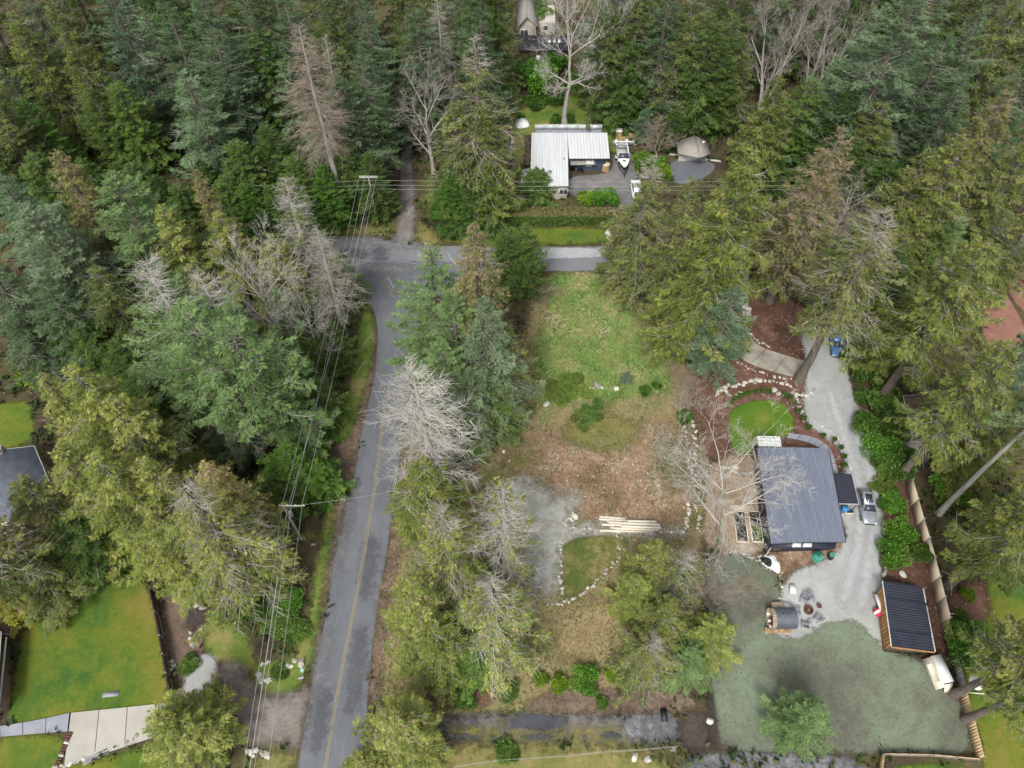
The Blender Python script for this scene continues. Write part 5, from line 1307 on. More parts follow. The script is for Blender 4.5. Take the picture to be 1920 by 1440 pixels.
def window(parent, org, c, w, h, ang, frame='white', pane='glass', bars=1):
    """upright window centred at c, facing direction ang (outward normal)"""
    n = np.array([math.cos(ang), math.sin(ang), 0]); u = np.array([-math.sin(ang), math.cos(ang), 0]); z = np.array([0, 0, 1.0])
    c = np.asarray(c, float)
    fr = MB()
    t = 0.07
    for s in (-1, 1):
        fr.box(c + u * s * (w / 2) + n * 0.02, (0.1, t, h + t), ang)
        fr.box(c + z * s * (h / 2) + n * 0.02, (0.098, w - t, t), ang)
    for k in range(bars):
        fr.box(c + u * (w * ((k + 1) / (bars + 1) - .5)) + n * 0.02, (0.06, 0.04, h - t), ang)
    f = fr.build('window', M[frame], parent, origin=org)
    pn = MB().box(c + n * 0.012, (0.03, w - t, h - t), ang)
    pn.build('pane', M[pane], f, origin=org)
    return f

# --- white-roofed L-shaped house
zt = 3.5
A = at(997, 249, zt + .25); B = at(1139, 252, zt + .25); C = at(1139, 297, zt); D = at(1067, 295, zt); E = at(1066, 349, zt - .3); F = at(994, 349, zt - .3)
org = np.array([A[0] + 6, D[1], 0])
house = empty('house', org, 'low L-shaped house with a white ribbed metal roof', 'house')
mb = MB(); ribbed(mb, (A[0], A[1], zt + .25), (D[0], A[1], zt + .25), (E[0], E[1], zt - .3), (F[0], E[1], zt - .3), 13, 0.06, .12, .3)
mb.build('roof', M['roofwhite'], house, origin=org, )
mb = MB(); ribbed(mb, (D[0] + .01, A[1], zt + .25), (B[0], A[1], zt + .25), (B[0], C[1], zt - .02), (D[0] + .01, C[1], zt - .02), 13, 0.06, .12, .3)
mb.build('roof', M['roofwhite'], house, origin=org)
ov = 0.5
mb = MB().prism([(A[0] + ov, E[1] + ov), (D[0] - ov, E[1] + ov), (D[0] - ov, A[1] - 1.0), (A[0] + ov, A[1] - 1.0)], -0.05, zt - .48)
mb.build('wall', M['beige'], house, origin=org)
mb = MB().prism([(D[0] - ov + .02, C[1] + 1.1), (B[0] - ov, C[1] + 1.1), (B[0] - ov, A[1] - 1.0), (D[0] - ov + .02, A[1] - 1.0)], -0.05, zt - .24)
w2 = mb.build('wall', M['bluewall'], house, origin=org); w2['label'] = 'slate blue wall in the inner corner'
wy = C[1] + 1.1
window(house, org, (D[0] + 3.6, wy, 1.5), 1.0, 1.1, -math.pi / 2, bars=0, pane='paleglass')
window(house, org, (A[0] + 5.2, E[1] + ov, 1.6), 1.4, 1.2, -math.pi / 2, bars=1)
d_ = MB().box((D[0] + .8, wy - .02, 1.05), (0.95, 0.08, 2.1)).build('door', M['darkwall'], house, origin=org)
MB().box((D[0] + 1.15, wy - .08, 1.05), (0.06, 0.06, 0.12)).build('handle', M['steel'], d_, origin=org)
MB().box((D[0] + 2.1, wy - .02, 1.05), (0.9, 0.08, 2.1)).build('door', M['bluewall'], house, origin=org)
aw = MB(); plate(aw, (D[0] + .3, wy - .02, 2.6), (D[0] + .3, wy - 1.3, 2.3), (D[0] + 4.6, wy - 1.3, 2.3), (D[0] + 4.6, wy - .02, 2.6), 0.06)
awn = aw.build('awning', M['shingle'], house, origin=org)
gl = MB()
for k in range(4):
    plate(gl, (D[0] + 3.0 + k * .34, wy - .2, 2.64), (D[0] + 3.0 + k * .34, wy - 1.2, 2.42), (D[0] + 3.3 + k * .34, wy - 1.2, 2.42), (D[0] + 3.3 + k * .34, wy - .2, 2.64), 0.03)
gl.build('skylight', M['paleglass'], awn, origin=org)
MB().cyl((A[0] + 5.4, lerp(A[1], E[1], .52), zt - .1), 0.09, 0.5, 8).build('vent_pipe', M['greymetal'], house, origin=org)
# west lean-to
P1, P2, P3, P4 = at(979, 316, 2.4), at(995, 315, 2.6), at(994, 346, 2.4), at(976, 348, 2.2)
mb = MB(); plate(mb, (P4[0], P4[1], 2.2), (F[0] - .05, P4[1], 2.5), (F[0] - .05, P1[1], 2.5), (P1[0], P1[1], 2.2), 0.08)
lt = mb.build('lean_to_roof', M['roofwhite'], house, origin=org)
MB().prism([(P4[0] + .2, P4[1] + .2), (F[0], P4[1] + .2), (F[0], P1[1] - .2), (P4[0] + .2, P1[1] - .2)], -0.05, 2.1).build('wall', M['beige'], house, origin=org)
# shaded planting box on the west side and the rear terrace
q1, q2 = at(988, 258), at(988, 312)
MB().box(((q1[0] + A[0]) / 2 - .2, (q1[1] + q2[1]) / 2, .25), (1.1, abs(q1[1] - q2[1]), .5)).build('planting_box', M['brownwood'], house, origin=org)
t0, t1 = at(1003, 236, 1.0), at(1127, 236, 1.0)
ty0 = A[1] - .6; ty1 = at(1003, 243, 0.9)[1]
terrace = MB().prism([(t0[0], ty0), (t1[0], ty0), (t1[0], ty1), (t0[0], ty1)], 0, 0.9).build('terrace', M['greyconcrete'], house, origin=org)
for k in range(7):
    x = lerp(t0[0], t1[0], k / 6)
    MB().box((x, ty1 - .05, 1.45), (.08, .08, 1.1)).build('railing_post', M['white'], terrace, origin=org)
    if k < 6:
        MB().box((x + (t1[0] - t0[0]) / 12, ty1 - .05, 1.42), ((t1[0] - t0[0]) / 6 - .12, .03, .85)).build('railing_pane', M['paleglass'], terrace, origin=org)
MB().box(((t0[0] + t1[0]) / 2, ty1 - .05, 2.02), (t1[0] - t0[0], .07, .06)).build('handrail', M['white'], terrace, origin=org)

# --- grey garage
zt = 1.9
c = [at(1267, 265, zt), at(1303, 253, zt + 1.2), at(1328, 271, zt), at(1328, 293, zt), at(1300, 296, zt + 1.2), at(1267, 288, zt)]
xl, xm, xr = c[0][0], c[1][0], c[2][0]
yb, yf = c[0][1], c[5][1]; ypk = c[4][1]
org = np.array([xm, (yb + yf) / 2, 0])
gar = empty('garage', org, 'garage with a weathered grey pointed gable roof', 'garage')
MB().prism([(xl + .4, yf + .4), (xr - .4, yf + .4), (xr - .4, yb - .4), (xl + .4, yb - .4)], -0.05, zt - .12).build('wall', M['beige'], gar, origin=org)
for side in (xl, xr):
    mb = MB()
    q = [(side, yf, zt), (xm, ypk, zt + 1.2), (xm, yb, zt + 1.2), (side, yb, zt)]
    if side == xr: q = q[::-1]
    plate(mb, *q, 0.10)
    r_ = mb.build('roof', M['greyroof'], gar, origin=org)
    for k in range(1, 9):
        f = k / 9
        a, b = lerp(np.array([side, yf, zt]), np.array([xm, ypk, zt + 1.2]), f), lerp(np.array([side, yb, zt]), np.array([xm, yb, zt + 1.2]), f)
        MB().tubes(a + [0, 0, .01], b + [0, 0, .01], .03, .03, 4).build('batten', M['greyroof'], r_, origin=org)
MB().box((xm, (yb + ypk) / 2, zt + 1.22), (.25, abs(yb - ypk), .06)).build('ridge_cap', M['shingle'], gar, origin=org)
MB().box((xm + 1.4, yf + 2.2, zt + .75), (.35, .35, .3)).build('roof_vent', M['white'], gar, origin=org)
MB().box((xm, yf + .36, 1.1), (3.0, .08, 2.2)).build('garage_door', M['white'], gar, origin=org)
kerb = strip('concrete_kerb', [(1255, 290), (1290, 296), (1340, 302), (1352, 304)], 0.5, M['fascia'], 0.14)

# --- far pale house
org = at(1012, 82)
far = empty('house', org, 'far pale gabled house with a dark low wing in front', 'house')
zt = 3.2
xl, xr = at(975, 60, 3)[0], at(1006, 60, 3)[0]
yF = at(990, 62, 1.5)[1]; yB = yF + 9
xm = (xl + xr) / 2 - .3
MB().prism([(xl, yF), (xr, yF), (xr, yB), (xl, yB)], 0, zt).build('wall', M['beige'], far, origin=org)
MB().add([(xl, yF, zt), (xr, yF, zt), (xm, yF, zt + 2.0), (xl, yF + .3, zt), (xr, yF + .3, zt), (xm, yF + .3, zt + 2.0)], [[0, 1, 2], [5, 4, 3]]).build('gable', M['beige'], far, origin=org)
for s in (-1, 1):
    x = xl - .5 if s < 0 else xr + .5
    mb = MB(); q = [(x, yF - .6, zt - .2), (xm, yF - .6, zt + 2.15), (xm, yB, zt + 2.15), (x, yB, zt - .2)]
    plate(mb, *(q if s < 0 else q[::-1]), 0.15); mb.build('roof', M['shingle'], far, origin=org)
MB().prism([(xr + .3, yF + 2), (xr + 4.0, yF + 2), (xr + 4.0, yB), (xr + .3, yB)], 0, zt - .6).build('wall', M['beige'], far, origin=org)
window(far, org, (xm - .5, yF - .01, 1.6), 1.6, 1.2, -math.pi / 2, bars=1)
window(far, org, (xr + 2, yF + 1.99, 1.5), 1.0, 1.1, -math.pi / 2, bars=0)
w0, w1 = at(970, 84, 2), at(1066, 84, 2)
yw = at(1000, 86, 2.0)[1]
mb = MB(); plate(mb, (w0[0], yw, 0.9), (w1[0], yw, 0.9), (w1[0], yF - 1.2, 1.7), (w0[0], yF - 1.2, 1.7), .12)
wing = mb.build('wing_roof', M['darkwall'], far, origin=org)
MB().prism([(w0[0] + .4, yw + .4), (w1[0] - .4, yw + .4), (w1[0] - .4, yF - 1.6), (w0[0] + .4, yF - 1.6)], 0, .85).build('wing_wall', M['brownwood'], far, origin=org)
for px in (1031, 1040, 1049):
    s0 = at(px, 67, 2.6)
    f = (s0[1] - yw) / (yF - 1.2 - yw) * .8 - 1.1
    MB().box((s0[0], s0[1], 2.0 + f + .1), (.55, 1.1, .12)).build('skylight', M['paleglass'], wing, origin=org)
s0 = at(1008, 80, .5)
b = empty('utility_box', (s0[0], yw - 2.0, 0), 'small white box in front of the far house wing', 'box')
MB().box((0, 0, .45), (.7, .5, .9)).build('casing', M['white'], b); MB().box((0, 0, .93), (.8, .6, .06)).build('lid', M['white'], b)

# --- dark-roofed house by the gravel drive
zt = 4.0
TL, TR, BR, BL = at(1420, 839, zt), at(1553, 841, zt), at(1585, 1016, zt), at(1446, 1019, zt)
org = (TL + TR + BR + BL) / 4; org[2] = 0
ho = empty('house', org, 'house with a dark slate-blue ribbed metal roof beside the gravel drive', 'house')
mid0, mid1 = lerp(TL, TR, .5), lerp(BL, BR, .5)
for a, b, c_, d_, zz in ((TL, mid0, mid1, BL, (0.0, .18)), (mid0, TR, BR, mid1, (.18, .0))):
    a, b, c_, d_ = [np.array(q) for q in (a, b, c_, d_)]
    a[2] += zz[0]; d_[2] += zz[0]; b[2] += zz[1]; c_[2] += zz[1]
    mb = MB(); ribbed(mb, a, b, c_, d_, 15, 0.075, .14)
    mb.build('roof', M['roofdark'], ho, origin=org)
mb = MB(); mb.tubes(mid0 + [0, 0, .2], mid1 + [0, 0, .2], .07, .07, 5); mb.build('ridge_cap', M['roofdark'], ho, origin=org)
def inset(p, q, r, s, e):
    cc = (p + q + r + s) / 4
    return [tuple((x + (cc - x) / np.linalg.norm(cc - x) * e)[:2]) for x in (p, q, r, s)]
ft = inset(TL, TR, BR, BL, .75)
MB().prism(ft, -0.05, zt - .16).build('wall', M['darkwall'], ho, origin=org)
MB().tubes(TL + [-.08, 0, -.1], BL + [-.08, 0, -.1], .07, .07, 6).build('gutter', M['black'], ho, origin=org)
MB().tubes(TR + [.08, 0, -.1], BR + [.08, 0, -.1], .07, .07, 6).build('gutter', M['black'], ho, origin=org)
sw = np.array([*ft[3], 0]); se = np.array([*ft[2], 0])
for f in (.36, .60):
    p = lerp(sw, se, f)
    window(ho, org, (p[0], p[1] - .01, 1.9), 1.6, 1.5, -math.pi / 2, 'white', 'paleglass', 0)
p = lerp(sw, se, .15); dr = MB().box((p[0], p[1] - .02, 1.05), (.95, .09, 2.1)).build('door', M['brownwood'], ho, origin=org)
MB().box((p[0] + .35, p[1] - .09, 1.05), (.06, .06, .12)).build('handle', M['steel'], dr, origin=org)
# strip canopy along the south wall with two white panels
s0, s1 = at(1447, 1027, 2.9), at(1566, 1029, 2.9)
mb = MB(); plate(mb, (s0[0], s0[1], 2.75), (s1[0], s1[1], 2.75), (se[0], se[1] + .02, 3.0), (sw[0], sw[1] + .02, 3.0), .07)
can = mb.build('canopy', M['roofblack'], ho, origin=org)
for x0, x1 in ((1486, 1503), (1506, 1523)):
    a, b, c_, d_ = at(x0 - 1, 1025.5, 2.9), at(x1 - 1, 1025.5, 2.9), at(x1, 1018.5, 3.0), at(x0 + 1, 1018.5, 3.0)
    mb = MB(); plate(mb, (a[0], a[1], 2.86), (b[0], b[1], 2.86), (c_[0], c_[1], 3.04), (d_[0], d_[1], 3.04), .05)
    mb.build('roof_panel', M['white'], can, origin=org)
MB().tubes([[s0[0], s0[1] + .1, 0]], [[s0[0], s0[1] + .1, 2.7]], .06, .06, 6).build('canopy_post', M['white'], can, origin=org)
# white glazed porch at the north-west corner
q = [at(1420, 818, 2.8), at(1462, 819, 2.8), at(1465, 837, 3.0), at(1423, 836, 3.0)]
mb = MB()
por = empty('porch_roof', (q[0] + q[2]) / 2 * [1, 1, 0], 'small white porch roof of clear square panels at the dark-roofed house', 'porch')
po = np.array(por.location)
fr = MB()
for k in range(6):
    a, b = lerp(q[3], q[2], k / 5), lerp(q[0], q[1], k / 5)
    fr.tubes(a, b, .06, .06, 4)
for k in (0, .36, .68, 1):
    fr.tubes(lerp(q[0], q[3], k), lerp(q[1], q[2], k), .06, .06, 4)
fr.build('frame', M['white'], por, origin=po)
for i in range(5):
    for j in range(3):
        f0, f1 = (0, .36, .68)[j] + .03, (.36, .68, 1)[j] - .03
        def pt(u, v): return lerp(lerp(q[0], q[1], u), lerp(q[3], q[2], u), v)
        mb = MB(); plate(mb, pt((i + .1) / 5, f1), pt((i + .9) / 5, f1), pt((i + .9) / 5, f0), pt((i + .1) / 5, f0), .03)
        mb.build('roof_pane', M['white'] if (i * 3 + j * 5) % 4 == 0 or j == 2 else M['paleglass'], por, origin=po)
for p_ in (q[0], q[1]):
    MB().tubes([[p_[0], p_[1], 0]], [p_], .06, .06, 6).build('post', M['white'], por, origin=po)
# carport
q = [at(1562, 888, 2.7), at(1597, 889, 2.6), at(1610, 945, 2.6), at(1573, 944, 2.7)]
po = (q[0] + q[2]) / 2 * [1, 1, 0]
cp = empty('carport', po, 'low carport with a dark ribbed roof between house and silver car', 'carport')
mb = MB(); ribbed(mb, q[0], q[3], q[2], q[1], 16, .06, .08, .4); mb.build('roof', M['roofblack'], cp, origin=po)
MB().tubes(q[1] + [.03, 0, 0], q[2] + [.03, 0, 0], .045, .045, 5).build('edge_trim', M['fascia'], cp, origin=po)
MB().tubes(q[3] + [0, -.03, 0], q[2] + [0, -.03, 0], .045, .045, 5).build('edge_trim', M['fascia'], cp, origin=po)
for p_ in (lerp(q[1], q[0], .06), lerp(q[2], q[3], .06)):
    MB().tubes([[p_[0], p_[1], 0]], [p_ - [0, 0, .08]], .07, .07, 6).build('post', M['brownwood'], cp, origin=po)

# --- shed
zt = 3.0
q = [at(1656, 1089, zt), at(1729, 1101, zt - .4), at(1752, 1222, zt - .4), at(1673, 1212, zt)]
po = (q[0] + q[2]) / 2 * [1, 1, 0]
sh = empty('shed', po, 'open shed with a black ribbed roof and orange cedar side by the board fence', 'shed')
for f0, f1, dz in ((0, .26, .04), (.26, .74, 0.10), (.74, 1, .0)):
    a, b, c_, d_ = lerp(q[0], q[3], f0), lerp(q[1], q[2], f0), lerp(q[1], q[2], f1), lerp(q[0], q[3], f1)
    up_ = np.array([0, 0, dz])
    mb = MB(); ribbed(mb, a + up_, d_ + up_, c_ + up_, b + up_, max(int(26 * (f1 - f0)), 5), .022, .09, .25)
    mb.build('roof', M['roofblack'], sh, origin=po)
for a, b, f in ((q[1], q[2], (0.02, .30)), (q[1], q[2], (.25, .72)), (q[1], q[2], (.72, 1.0))):
    p0_, p1_ = lerp(a, b, f[0]), lerp(a, b, f[1])
    MB().tubes(p0_ + [.12, 0, -.06], p1_ + [.12, 0, -.06], .08, .08, 6).build('gutter', M['fascia'], sh, origin=po)
ins = inset(*q, .45)
W0, W3 = np.array([*ins[0], 0]), np.array([*ins[3], 0]); W1, W2 = np.array([*ins[1], 0]), np.array([*ins[2], 0])
nb_ = 16
for k in range(nb_):
    a, b = lerp(W0, W3, k / nb_), lerp(W0, W3, (k + .94) / nb_)
    d_ = (b - a); an = math.atan2(d_[1], d_[0])
    MB().box(((a + b) / 2) + [0, 0, 1.4], (np.linalg.norm(d_), .06, 2.8), an).build('board', M['orangewood'], sh, origin=po)
for a, b, m_ in ((W3, W2, 'brownwood'), (W1, W2, 'brownwood'), (W0, W1, 'brownwood')):
    d_ = b - a; an = math.atan2(d_[1], d_[0])
    MB().box((a + b) / 2 + [0, 0, 1.2], (np.linalg.norm(d_) - .1, .08, 2.35), an).build('wall', M[m_], sh, origin=po)
MB().tubes(q[3] + [0, -.04, -.1], q[2] + [0, -.04, -.1], .09, .09, 4).build('fascia_board', M['orangewood'], sh, origin=po)
MB().tubes(q[0] + [-.05, 0, -.1], q[3] + [-.05, 0, -.1], .08, .08, 4).build('fascia_board', M['fascia'], sh, origin=po)
p_ = at(1651, 1125)
MB().box((W0[0] - .35, lerp(W0, W3, .20)[1], 1.0), (.45, 1.7, .12), math.pi * .02).build('shelf', M['white'], sh, origin=po)

# --- neighbour buildings on the right, mostly under trees
def simple_roof(corners_px, z, label, roofmat, wallmat, fall=.4, ribs=0, cat='house', name='house'):
    q = [at(x, y, z + (fall if k in (0, 1) else 0)) for k, (x, y) in enumerate(corners_px)]
    po = (q[0] + q[2]) / 2 * [1, 1, 0]
    r_ = empty(name, po, label, cat)
    mb = MB()
    if ribs: ribbed(mb, q[0], q[1], q[2], q[3], ribs, .05, .12)
    else: plate(mb, q[3], q[2], q[1], q[0], .12)
    roof = mb.build('roof', M[roofmat], r_, origin=po)
    ins = inset(*q, .6)
    MB().prism(ins, -.05, z - .15).build('wall', M[wallmat], r_, origin=po)
    for i in range(4):
        MB().tubes(q[i] - [0, 0, .04], q[(i + 1) % 4] - [0, 0, .04], .06, .06, 4).build('fascia', M['fascia'], r_, origin=po)
    return r_, q, po
simple_roof([(1700, 768), (1790, 764), (1812, 826), (1712, 828)], 3.0, 'grey-roofed building half hidden under the spreading olive cedar', 'shingle', 'beige', .3, cat='building', name='building')
simple_roof([(1694, 742), (1780, 736), (1788, 764), (1698, 768)], 2.4, 'brown timber deck behind the grey-roofed building', 'brownwood', 'brownwood', .1, cat='deck', name='deck')
h_, q, po = simple_roof([(1768, 850), (1875, 836), (1895, 866), (1772, 874)], 3.0, 'building with a pale green roof under the long leaning stem', 'greenroof', 'greenroof', .3, cat='building', name='building')
# --- left edge buildings
h_, q, po = simple_roof([(-60, 850), (64, 836), (112, 950), (-60, 1000)], 4.2, 'house with a blue-grey shingle roof at the left edge', 'blueroof', 'beige', .8)
p_ = at(4, 850, 4.5)
ch = MB().box((p_[0], p_[1], 4.6), (.9, .9, 2.2)); c_ = ch.build('chimney', M['shingle'], h_, origin=po)
MB().box((p_[0], p_[1], 5.74), (1.1, 1.1, .12)).build('cap', M['fascia'], c_, origin=po)
h_, q, po = simple_roof([(-80, 1165), (2, 1185), (-8, 1330), (-100, 1330)], 3.0, 'house with a dark roof at the lower left edge', 'blueroof', 'brownwood', .2)
MB().tubes(at(12, 1195, 2.6), at(-2, 1330, 2.6), .12, .12, 6).build('gutter', M['greymetal'], h_, origin=po)
simple_roof([(0, 1156), (22, 1160), (20, 1190), (-4, 1186)], 1.2, 'small brown timber stair landing at the lower left edge', 'brownwood', 'brownwood', .05, cat='landing', name='landing')

# ------------------------------------------------------------------ hedge
ha, hb = at(931, 421), at(1150, 417)
hy0, hy1 = at(1000, 424)[1], at(1000, 390, 1.9)[1]
hedge = empty('hedge', ((ha[0] + hb[0]) / 2, (hy0 + hy1) / 2, 0), 'long clipped hedge with a browned top in front of the white-roofed house', 'hedge')
hx = (hb[0] - ha[0]) / 2; hw = (hy1 - hy0) / 2; hh = 2.1
r = np.random.default_rng(3)
def face(n, fx, fy, fz, nrm):
    u, v = r.random(n), r.random(n)
    return np.c_[fx(u, v), fy(u, v), fz(u, v)], np.tile(nrm, (n, 1))
mb = MB()
P_, N_ = [], []
for n, a in ((4200, face(4200, lambda u, v: -hx + 2 * hx * u, lambda u, v: -hw + 0 * u, lambda u, v: hh * v, (0, -1.0, .15))), (1500, face(1500, lambda u, v: -hx + 2 * hx * u, lambda u, v: hw + 0 * u, lambda u, v: hh * v, (0, 1.0, .15))),
             (500, face(500, lambda u, v: -hx + 0 * u, lambda u, v: -hw + 2 * hw * u, lambda u, v: hh * v, (-1.0, 0, .15))), (500, face(500, lambda u, v: hx + 0 * u, lambda u, v: -hw + 2 * hw * u, lambda u, v: hh * v, (1.0, 0, .15)))):
    P_.append(a[0]); N_.append(a[1])
P, N = np.vstack(P_), np.vstack(N_)
def leafy(mb, P, N, ln, tint):
    d = N + r.normal(0, .55, P.shape); d /= np.linalg.norm(d, axis=1, keepdims=True)
    sd = np.cross(d, r.normal(0, 1, P.shape)); sd /= np.linalg.norm(sd, axis=1, keepdims=True)
    L = ln * r.uniform(.7, 1.4, len(P))
    sprays(mb, P - d * L[:, None] * .5, d, sd, L, L * .6, tint)
leafy(mb, P, N, .28, np.clip(r.normal(.55, .22, len(P)), 0, 1))
mb.box((0, 0, hh / 2 - .05), (2 * hx - .1, 2 * hw - .1, hh - .1), tint=.1)
mb.build('foliage', [M['young']], hedge, tint=True)
mb = MB()
P, N = face(5200, lambda u, v: -hx + 2 * hx * u, lambda u, v: -hw + 2 * hw * v, lambda u, v: hh + 0 * u, (0, 0, 1.0))
leafy(mb, P, N, .26, np.clip(np.where(r.random(5200) < .62, r.uniform(1.1, 1.9, 5200), r.normal(.5, .2, 5200)), 0, 2))
mb.build('clipped_top', [M['cedar']], hedge, tint=True)

# ------------------------------------------------------------------ vehicles
def car(name, label, px, py, heading, paint, L=4.6, W=1.84, H=1.62, sunroof=False, kind='suv'):
    p = at(px, py)
    root = empty(name, (p[0], p[1], .02), label, 'car', heading)
    hood = .98 if kind == 'suv' else .86
    belt = hood + .04
    # lower body: stations from tail to nose
    st = [(-L / 2, .72, .55, .42, .90), (-L / 2 + .12, .90, .34, .5, hood - .02), (-L / 2 + .7, 1.0, .24, .55, hood + .02), (-.5, 1.0, .22, .55, hood + .03), (L / 2 - 1.4, 1.0, .22, .55, hood + .02), (L / 2 - .7, .97, .24, .55, hood - .05), (L / 2 - .18, .86, .32, .5, hood - .14), (L / 2, .66, .42, .5, hood - .30)]
    mb = MB(); rings = []
    for y, w, zb, zm, zt_ in st:
        hw_ = W / 2 * w
        rings.append([(-hw_ * .92, y, zb), (-hw_, y, zm), (-hw_ * .985, y, lerp(zm, zt_, .75)), (-hw_ * .90, y, zt_), (-hw_ * .45, y, zt_ + .045), (hw_ * .45, y, zt_ + .045), (hw_ * .90, y, zt_), (hw_ * .985, y, lerp(zm, zt_, .75)), (hw_, y, zm), (hw_ * .92, y, zb)])
    k = len(rings[0]); V = np.array(rings).reshape(-1, 3)
    F_ = []
    for i in range(len(st) - 1):
        for j in range(k):
            F_.append([i * k + j, (i + 1) * k + j, (i + 1) * k + (j + 1) % k, i * k + (j + 1) % k])
    mb.add(V, F_); mb.add(V[:k], [list(range(k))]); mb.add(V[-k:], [list(range(k))[::-1]])
    body = mb.build('body', M[paint], root, smooth=False)
    # cabin
    yb0, yb1, yr0, yr1 = -L / 2 + .22, L / 2 - 1.45, -L / 2 + .62, L / 2 - 2.25
    wb, wr = W / 2 * .90, W / 2 * .72
    zb = hood
    bot = np.array([(-wb, yb0, zb), (wb, yb0, zb), (wb, yb1, zb), (-wb, yb1, zb)]); top = np.array([(-wr, yr0, H - .05), (wr, yr0, H - .05), (wr, yr1, H - .05), (-wr, yr1, H - .05)])
    MB().hexa(bot, top).build('cabin', M[paint], root)
    rf = MB(); t2 = top * [.93, .95, 1] + [0, 0, .06]; rf.hexa(top + [0, 0, .001], t2); roof = rf.build('roof', M[paint], root)
    def glass(nm, b0, b1, t1, t0, m0=.08, m1=.92, lo=.10, hi=.90):
        b0, b1, t1, t0 = [np.asarray(x, float) for x in (b0, b1, t1, t0)]
        n_ = np.cross(b1 - b0, t0 - b0); n_ /= np.linalg.norm(n_)
        qq = [lerp(lerp(b0, b1, u), lerp(t0, t1, u), v) + n_ * .012 for u, v in ((m0, lo), (m1, lo), (m1, hi), (m0, hi))]
        g = MB(); plate(g, *qq, .02); g.build(nm, M['glass'], root)
    glass('windscreen', bot[2], bot[3], top[3], top[2]); glass('rear_window', bot[0], bot[1], top[1], top[0])
    glass('side_window', bot[1], bot[2], top[2], top[1], .10, .50); glass('side_window', bot[1], bot[2], top[2], top[1], .53, .93)
    glass('side_window', bot[3], bot[0], top[0], top[3], .07, .47); glass('side_window', bot[3], bot[0], top[0], top[3], .50, .90)
    if sunroof:
        MB().box((0, (yr0 + yr1) / 2 + .1, H + .012), (wr * 1.25, (yr1 - yr0) * .66, .015)).build('sunroof', M['glass'], roof)
    for sx in (-1, 1):
        for y in (-L / 2 + .85, L / 2 - .9):
            ang = np.arange(16) * 2 * math.pi / 16
            def disc(xc, rr): return np.c_[np.full(16, xc), y + rr * np.cos(ang), .34 + rr * np.sin(ang)]
            xo, xi = sx * W / 2 * 1.0, sx * W / 2 * .78
            wt = MB(); wt.add(np.vstack([disc(xi, .34), disc(xo, .34)]), [[i, (i + 1) % 16, 16 + (i + 1) % 16, 16 + i] for i in range(16)]); wt.add(disc(xo, .34), [list(range(16))]); wt.add(disc(xi, .34), [list(range(16))])
            w_ = wt.build('wheel', M['rubber'], root)
            rm = MB(); rm.add(disc(xo + sx * .012, .22), [list(range(16))]); rm.build('rim', M['steel'], w_)
        MB().box((sx * W / 2 * .68, L / 2 - .10, hood - .22), (.36, .16, .13)).build('headlight', M['lamp'], root)
        MB().box((sx * W / 2 * .70, -L / 2 + .09, hood - .10), (.30, .12, .16)).build('tail_light', M['redlamp'], root)
        MB().box((sx * (W / 2 + .09), L / 2 - 1.75, hood + .10), (.2, .14, .14)).build('wing_mirror', M[paint], root)
    MB().box((0, L / 2 - .03, .52), (W * .62, .10, .22)).build('grille', M['black'], root)
    MB().box((0, -L / 2 - .01, .48), (W * .7, .08, .16)).build('bumper', M['black'], root)
    return root

car('parked_car', 'silver car with a dark glass roof parked on the gravel drive', 1622, 955, math.pi - .10, 'silver', L=4.65, W=1.88, H=1.62, sunroof=True)
car('parked_car', 'blue car half hidden under the cedar on the gravel drive', 1566, 652, math.pi - .16, 'blue', L=4.3, W=1.78, H=1.48, kind='low')
car('parked_car', 'white car behind the sparse cedar at the asphalt yard', 1193, 360, .0, 'carwhite', L=4.7, W=1.9, H=1.5, kind='low')

# boat on a trailer, bow toward the house drive
bp = at(1167, 308)
tr_ = empty('boat_trailer', (bp[0], bp[1], 0), 'black trailer carrying the white motor boat, tongue toward the drive', 'trailer')
mb = MB()
for s in (-1, 1):
    mb.tubes([[s * .8, 3.6, .5], [s * .8, -1.4, .5]], [[s * .8, -1.4, .5], [0, -3.6, .5]], .06, .06, 6)
for y in (3.4, 1.6, 0, -1.3):
    mb.tubes([[-.85, y, .5]], [[.85, y, .5]], .05, .05, 6)
mb.build('frame', M['black'], tr_)
MB().tubes([[0, -2.8, .5]], [[0, -4.2, .5]], .06, .05, 6).build('tongue', M['black'], tr_)
MB().cyl((0, -3.9, .1), .05, .7, 8).build('jack', M['black'], tr_)
for s in (-1, 1):
    w_ = MB(); ang = np.arange(14) * 2 * math.pi / 14
    a_ = np.c_[np.full(14, s * .98), 1.2 + .31 * np.cos(ang), .31 + .31 * np.sin(ang)]; b_ = a_ + [s * .2, 0, 0]
    w_.add(np.vstack([a_, b_]), [[i, (i + 1) % 14, 14 + (i + 1) % 14, 14 + i] for i in range(14)]); w_.add(b_, [list(range(14))])
    w_.build('wheel', M['rubber'], tr_)
    MB().box((s * 1.08, 1.2, .70), (.26, .95, .05)).build('mudguard', M['white'], tr_)
bo = empty('motor_boat', (bp[0], bp[1], .58), 'white motor boat with dark lower hull on the trailer by the house', 'boat')
ys = np.array([3.7, 2.5, 1.0, -.6, -1.8, -2.6, -3.1]); ws = np.array([1.05, 1.12, 1.12, 1.0, .72, .36, .04]); zk = np.array([0, 0, 0, .05, .2, .45, .8]); zg = np.array([1.0, 1.0, 1.02, 1.08, 1.14, 1.2, 1.24])
